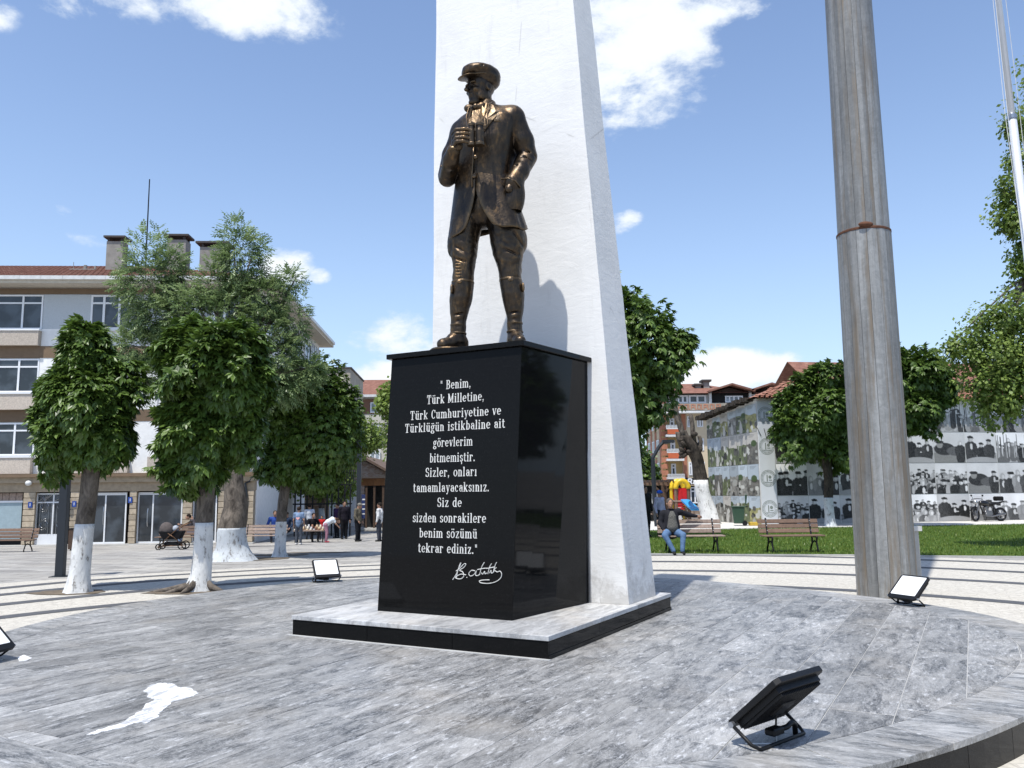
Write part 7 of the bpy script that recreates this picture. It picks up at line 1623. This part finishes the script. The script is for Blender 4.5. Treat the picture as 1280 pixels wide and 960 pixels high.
# ------------------------------------------------------------------ pergola, playground, wheeled bin, motorcycle
Yp = 44; F8 = Frame(*(D(803, 600, Yp)[:2]), 0, 0); t = empty('pergola', tuple(F8.o), 0, 'brown timber pergola behind the bent lamp post', 'pergola')
X = lambda px: F8.onY(px, 620)[0]; Z = lambda py: F8.onY(830, py)[1]
for y in (0, 2.4): box_obj('beam', X(790), X(858), y, y + .12, Z(606.5), Z(603), M['wood'], t)
for i in range(12): box_obj('rafter', X(794) + i * .24, X(794) + i * .24 + .07, -.35, 2.8, Z(603) + .003, Z(603) + .13, M['wood_dark'], t)
for px in (804, 829, 843, 856):
    for y in (0, 2.4): box_obj('post', X(px) - .08, X(px) + .08, y + .002, y + .118, 0, Z(606.5) - .003, M['wood_dark'] if px < 850 else M['wood'], t)
for px, s in ((829, -1), (829, 1), (843, 1), (856, -1)): MB().bar((X(px), .06, Z(618)), (X(px) + s * .45, .06, Z(607)), .09).build('brace', M['wood_dark'], t)
box_obj('rail', X(800), X(834), .02, .10, Z(643), Z(641.5), M['wood_pale'], t); box_obj('back_screen', X(800), X(852), 2.53, 2.57, 0, Z(607), M['dark'], t)
t = empty('notice_board', tuple(Vector(F8.o) + Vector((X(820), 1.6, 0))), 0, 'white notice board with blue printed bands under the pergola', 'notice board')
for a, b_ in ((-.36, -.04), (.04, .36)):
    s_ = box_obj('sheet', a, b_, 0, .03, Z(630), Z(617), M['white_pvc'], t); box_obj('printed_band', a + .02, b_ - .02, -.005, -.001, Z(625), Z(621), simple('pale_blue_print', (.25, .45, .65, 1), .6), s_)
for x in (-.4, .4): box_obj('leg', x - .03, x + .03, 0, .04, 0, Z(616), M['black_metal'], t)
Yq = 42.6; F9 = Frame(*(D(852, 600, Yq)[:2]), 0, 0); t = empty('playground_tower', tuple(F9.o), 0, 'red and yellow plastic playground tower with a blue slide', 'playground')
X = lambda px: F9.onY(px, 620)[0]; Z = lambda py: F9.onY(852, py)[1]
red = simple('red_plastic', (.50, .012, .015, 1), .4); yel = simple('yellow_plastic', (.75, .50, .02, 1), .4); blu = simple('blue_plastic', (.03, .30, .62, 1), .35)
xa, xb = X(845), X(861)
for y in (0, 1.2):
    MB().tube([((xa + xb) / 2 + (xb - xa) / 2 * math.cos(a), y, Z(611) + (Z(601) - Z(611)) * math.sin(a)) for a in [math.pi * i / 14 for i in range(15)]], .13, 8).build('arch', yel, t, smooth=True)
    for x in (xa, xb): MB().tube([(x, y, 0), (x, y, Z(611))], .09, 8).build('post', yel if y else M['wood'], t)
    for x0_, x1_ in ((xa + .1, xa + .32), (xb - .34, xb - .1)): box_obj('side_panel', x0_, x1_, y, y + .06, Z(626), Z(610), red, t)
box_obj('platform_board', xa - .1, xb + .1, -.1, 1.3, Z(627), Z(625.5), M['wood_pale'], t)
for k in range(5): box_obj('climbing_slat', xa, xa + .42, -.06, .0, Z(640) + k * .12, Z(640) + k * .12 + .085, red, t)
sl_ = MB(); 
for s in (-.2, .2): sl_.box(s - .03, s + .03, -1.6, .1, 0, .22)
MB().add([(X(856) - .22, -.02, Z(624)), (X(856) + .2, -.02, Z(624)), (X(861) + .2, -1.5, .75), (X(861) - .22, -1.5, .75), (X(856) - .22, -.02, Z(624) - .08), (X(856) + .2, -.02, Z(624) - .08), (X(861) + .2, -1.5, .67), (X(861) - .22, -1.5, .67)], [(0, 1, 2, 3), (7, 6, 5, 4), (0, 4, 5, 1), (1, 5, 6, 2), (2, 6, 7, 3), (3, 7, 4, 0)]).build('slide', blu, t)
q = D(872, 652, 44); t = empty('timber_stack', (q.x, q.y, 0), .1, 'low stack of cut timber boards behind the pollarded trunk', 'timber')
for r_ in range(4):
    for i in range(3): box_obj('board', -.75 + i * .5, -.75 + i * .5 + .46, -.3, .3, .02 + r_ * .2, .02 + r_ * .2 + .16, M['wood_pale'], t)
q = D(924, 656, 37.9); t = empty('wheeled_bin', (q.x, q.y, .06), R(-15), 'green wheeled refuse bin with its lid thrown open beside the colour photographs', 'bin')
gm_ = simple('green_plastic', (.02, .055, .03, 1), .45)
MB().loft([[(-.22, -.22, .10), (.20, -.22, .10), (.20, .22, .10), (-.22, .22, .10)], [(-.29, -.28, .82), (.27, -.28, .82), (.27, .28, .82), (-.29, .28, .82)]]).build('bin_body', gm_, t, bevel=.02)
box_obj('rim', -.32, .32, -.31, .31, .821, .87, gm_, t, bevel=.01); MB().loft([[(.30, -.28, .90), (.34, -.28, .90), (.34, .28, .90), (.30, .28, .90)], [(.30, -.27, 1.38), (.40, -.27, 1.38), (.40, .27, 1.38), (.30, .27, 1.38)]]).build('lid', gm_, t, bevel=.02)
for s in (-1, 1): MB().tube([(.25, s * .30, .11), (.25, s * .25, .11)], .11, 14).build('wheel', M['black_metal'], t)
MB().tube([(.33, -.2, .84), (.40, -.2, .86), (.40, .2, .86), (.33, .2, .84)], .018).build('handle', M['black_metal'], t)
q = D(942, 656, 37.7); t = box_obj('yellow_crate', -.19, .19, -.15, .15, 0, .16, simple('yellow_crate_plastic', (.55, .36, .04, 1), .6), bevel=.015); t.location = (q.x, q.y, .061); tag(t, 'small yellow crate on the footpath by the green bin', 'crate')
def motorcycle():
    xw_, _ = W.onY(1236, 650, -.75); p = W.o + W.u * xw_ + W.v * -.75; t = empty('motorcycle', (p[0], p[1], .061), R(11), 'black motorcycle parked against the wall of black and white photographs', 'motorcycle')
    bk = simple('glossy_black_paint', (.01, .01, .011, 1), .2); en = simple('engine_alloy', (.20, .20, .21, 1), .35, .8)
    def wheel(x, r, st=0.0):
        Mz = Matrix.Translation((x, 0, r)) @ Matrix.Rotation(st, 4, 'Z'); mb = MB().tube([(r * .86 * math.cos(a), 0, r * .86 * math.sin(a)) for a in [2 * math.pi * i / 28 for i in range(29)]], r * .14 + .01, 8, False); mb.v = [tuple(Mz @ Vector(v)) for v in mb.v]; w = mb.build('wheel', M['black_metal'], t, smooth=True)
        mb = MB().tube([(r * .68 * math.cos(a), 0, r * .68 * math.sin(a)) for a in [2 * math.pi * i / 28 for i in range(29)]], .018, 6, False)
        for k in range(6): a = k * math.pi / 3; mb.tube([(0, 0, 0), (r * .7 * math.cos(a), 0, r * .7 * math.sin(a))], .016, 5)
        mb.tube([(0, -.06, 0), (0, .06, 0)], .05, 10); mb.v = [tuple(Mz @ Vector(v)) for v in mb.v]; mb.build('rim', en, w)
    wheel(.66, .32); wheel(-.70, .31, .35)
    MB().tube([(-.70, -.08, .31), (-.52, -.08, .92)], .026).tube([(-.70, .08, .31), (-.52, .08, .92)], .026).build('fork', en, t); MB().tube([(-.55, -.36, 1.02), (-.50, -.18, 1.06), (-.50, .18, 1.06), (-.55, .36, 1.02)], .016).build('handlebar', bk, t)
    for s in (-1, 1): MB().tube([(-.52, s * .28, 1.04), (-.54, s * .34, 1.18)], .008).ell((-.54, s * .36, 1.21), (.03, .06, .045)).build('mirror', bk, t)
    MB().ell((-.66, 0, .90), (.09, .10, .10)).build('headlight', M['steel'], t, smooth=True); MB().ell((-.20, 0, .84), (.30, .15, .14), Matrix.Rotation(.12, 3, 'Y')).build('fuel_tank', bk, t, smooth=True)
    MB().ell((.28, 0, .82), (.34, .14, .075), Matrix.Rotation(-.10, 3, 'Y')).build('seat', M['black_metal'], t, smooth=True); MB().loft([[(.5, -.10, .78), (.5, .10, .78), (.5, .10, .88), (.5, -.10, .88)], [(.88, -.05, .90), (.88, .05, .90), (.88, .05, .95), (.88, -.05, .95)]]).build('tail', bk, t, bevel=.01)
    MB().tube([(-.45, 0, .85), (-.30, 0, .45), (.0, 0, .30), (.25, 0, .38), (.35, 0, .72), (-.1, 0, .74), (-.45, 0, .85)], .03).tube([(.25, -.12, .38), (.66, -.12, .32)], .03).tube([(.3, .1, .75), (.62, .1, .40)], .02).build('frame', bk, t)
    MB().box(-.26, .14, -.14, .14, .28, .50).tube([(-.1, 0, .48), (-.16, 0, .70)], .10, 12).build('engine', en, t, bevel=.03); MB().tube([(-.2, -.14, .45), (-.25, -.17, .26), (.1, -.18, .24), (.75, -.20, .36)], [.02, .025, .03, .05], 10).build('exhaust', en, t, smooth=True)
    MB().tube([(-.96, 0, .50), (-.86, 0, .63), (-.70, 0, .68), (-.55, 0, .63)], .035).build('mudguard', bk, t); MB().box(.42, .80, -.16, .16, .95, 1.16).build('luggage_bag', cmat((.012, .012, .012, 1)), t, bevel=.05); MB().tube([(.0, .1, .3), (.02, .22, .0)], .012).build('stand', bk, t)
motorcycle()

# unseen trees, added past the right edge to darken the pedestal's side reflection
for k, (x, y, s_) in enumerate(((25, 11, 1.0), (25, 8, 1.1), (27, 19, 1.2), (30, 1, 1.2), (33, 12, 1.3))):
    tree('chestnut_tree', Vector((x, y, 0)), [(0, 0, -.1, .22), (0, 0, 1.0, .18), (.05, 0, 2.2, .17), (0, 0, 3.0, .13)], 1.2, [((x, y, 3.9 * s_), (2.0, 2.0, 1.9 * s_)), ((x + .7, y, 3.0 * s_), (1.6, 1.5, 1.2)), ((x - .7, y + .4, 4.6 * s_), (1.5, 1.5, 1.2))], 1500, 'palm', 'leaf_dark',
         ['chestnut tree outside the right edge nearest the steel pole', 'chestnut tree outside the right edge, second along the lawn', 'chestnut tree outside the right edge, farthest back', 'chestnut tree outside the right edge, closest to the camera side', 'chestnut tree outside the right edge, outermost of the row'][k], None, 80 + k, 1.7)
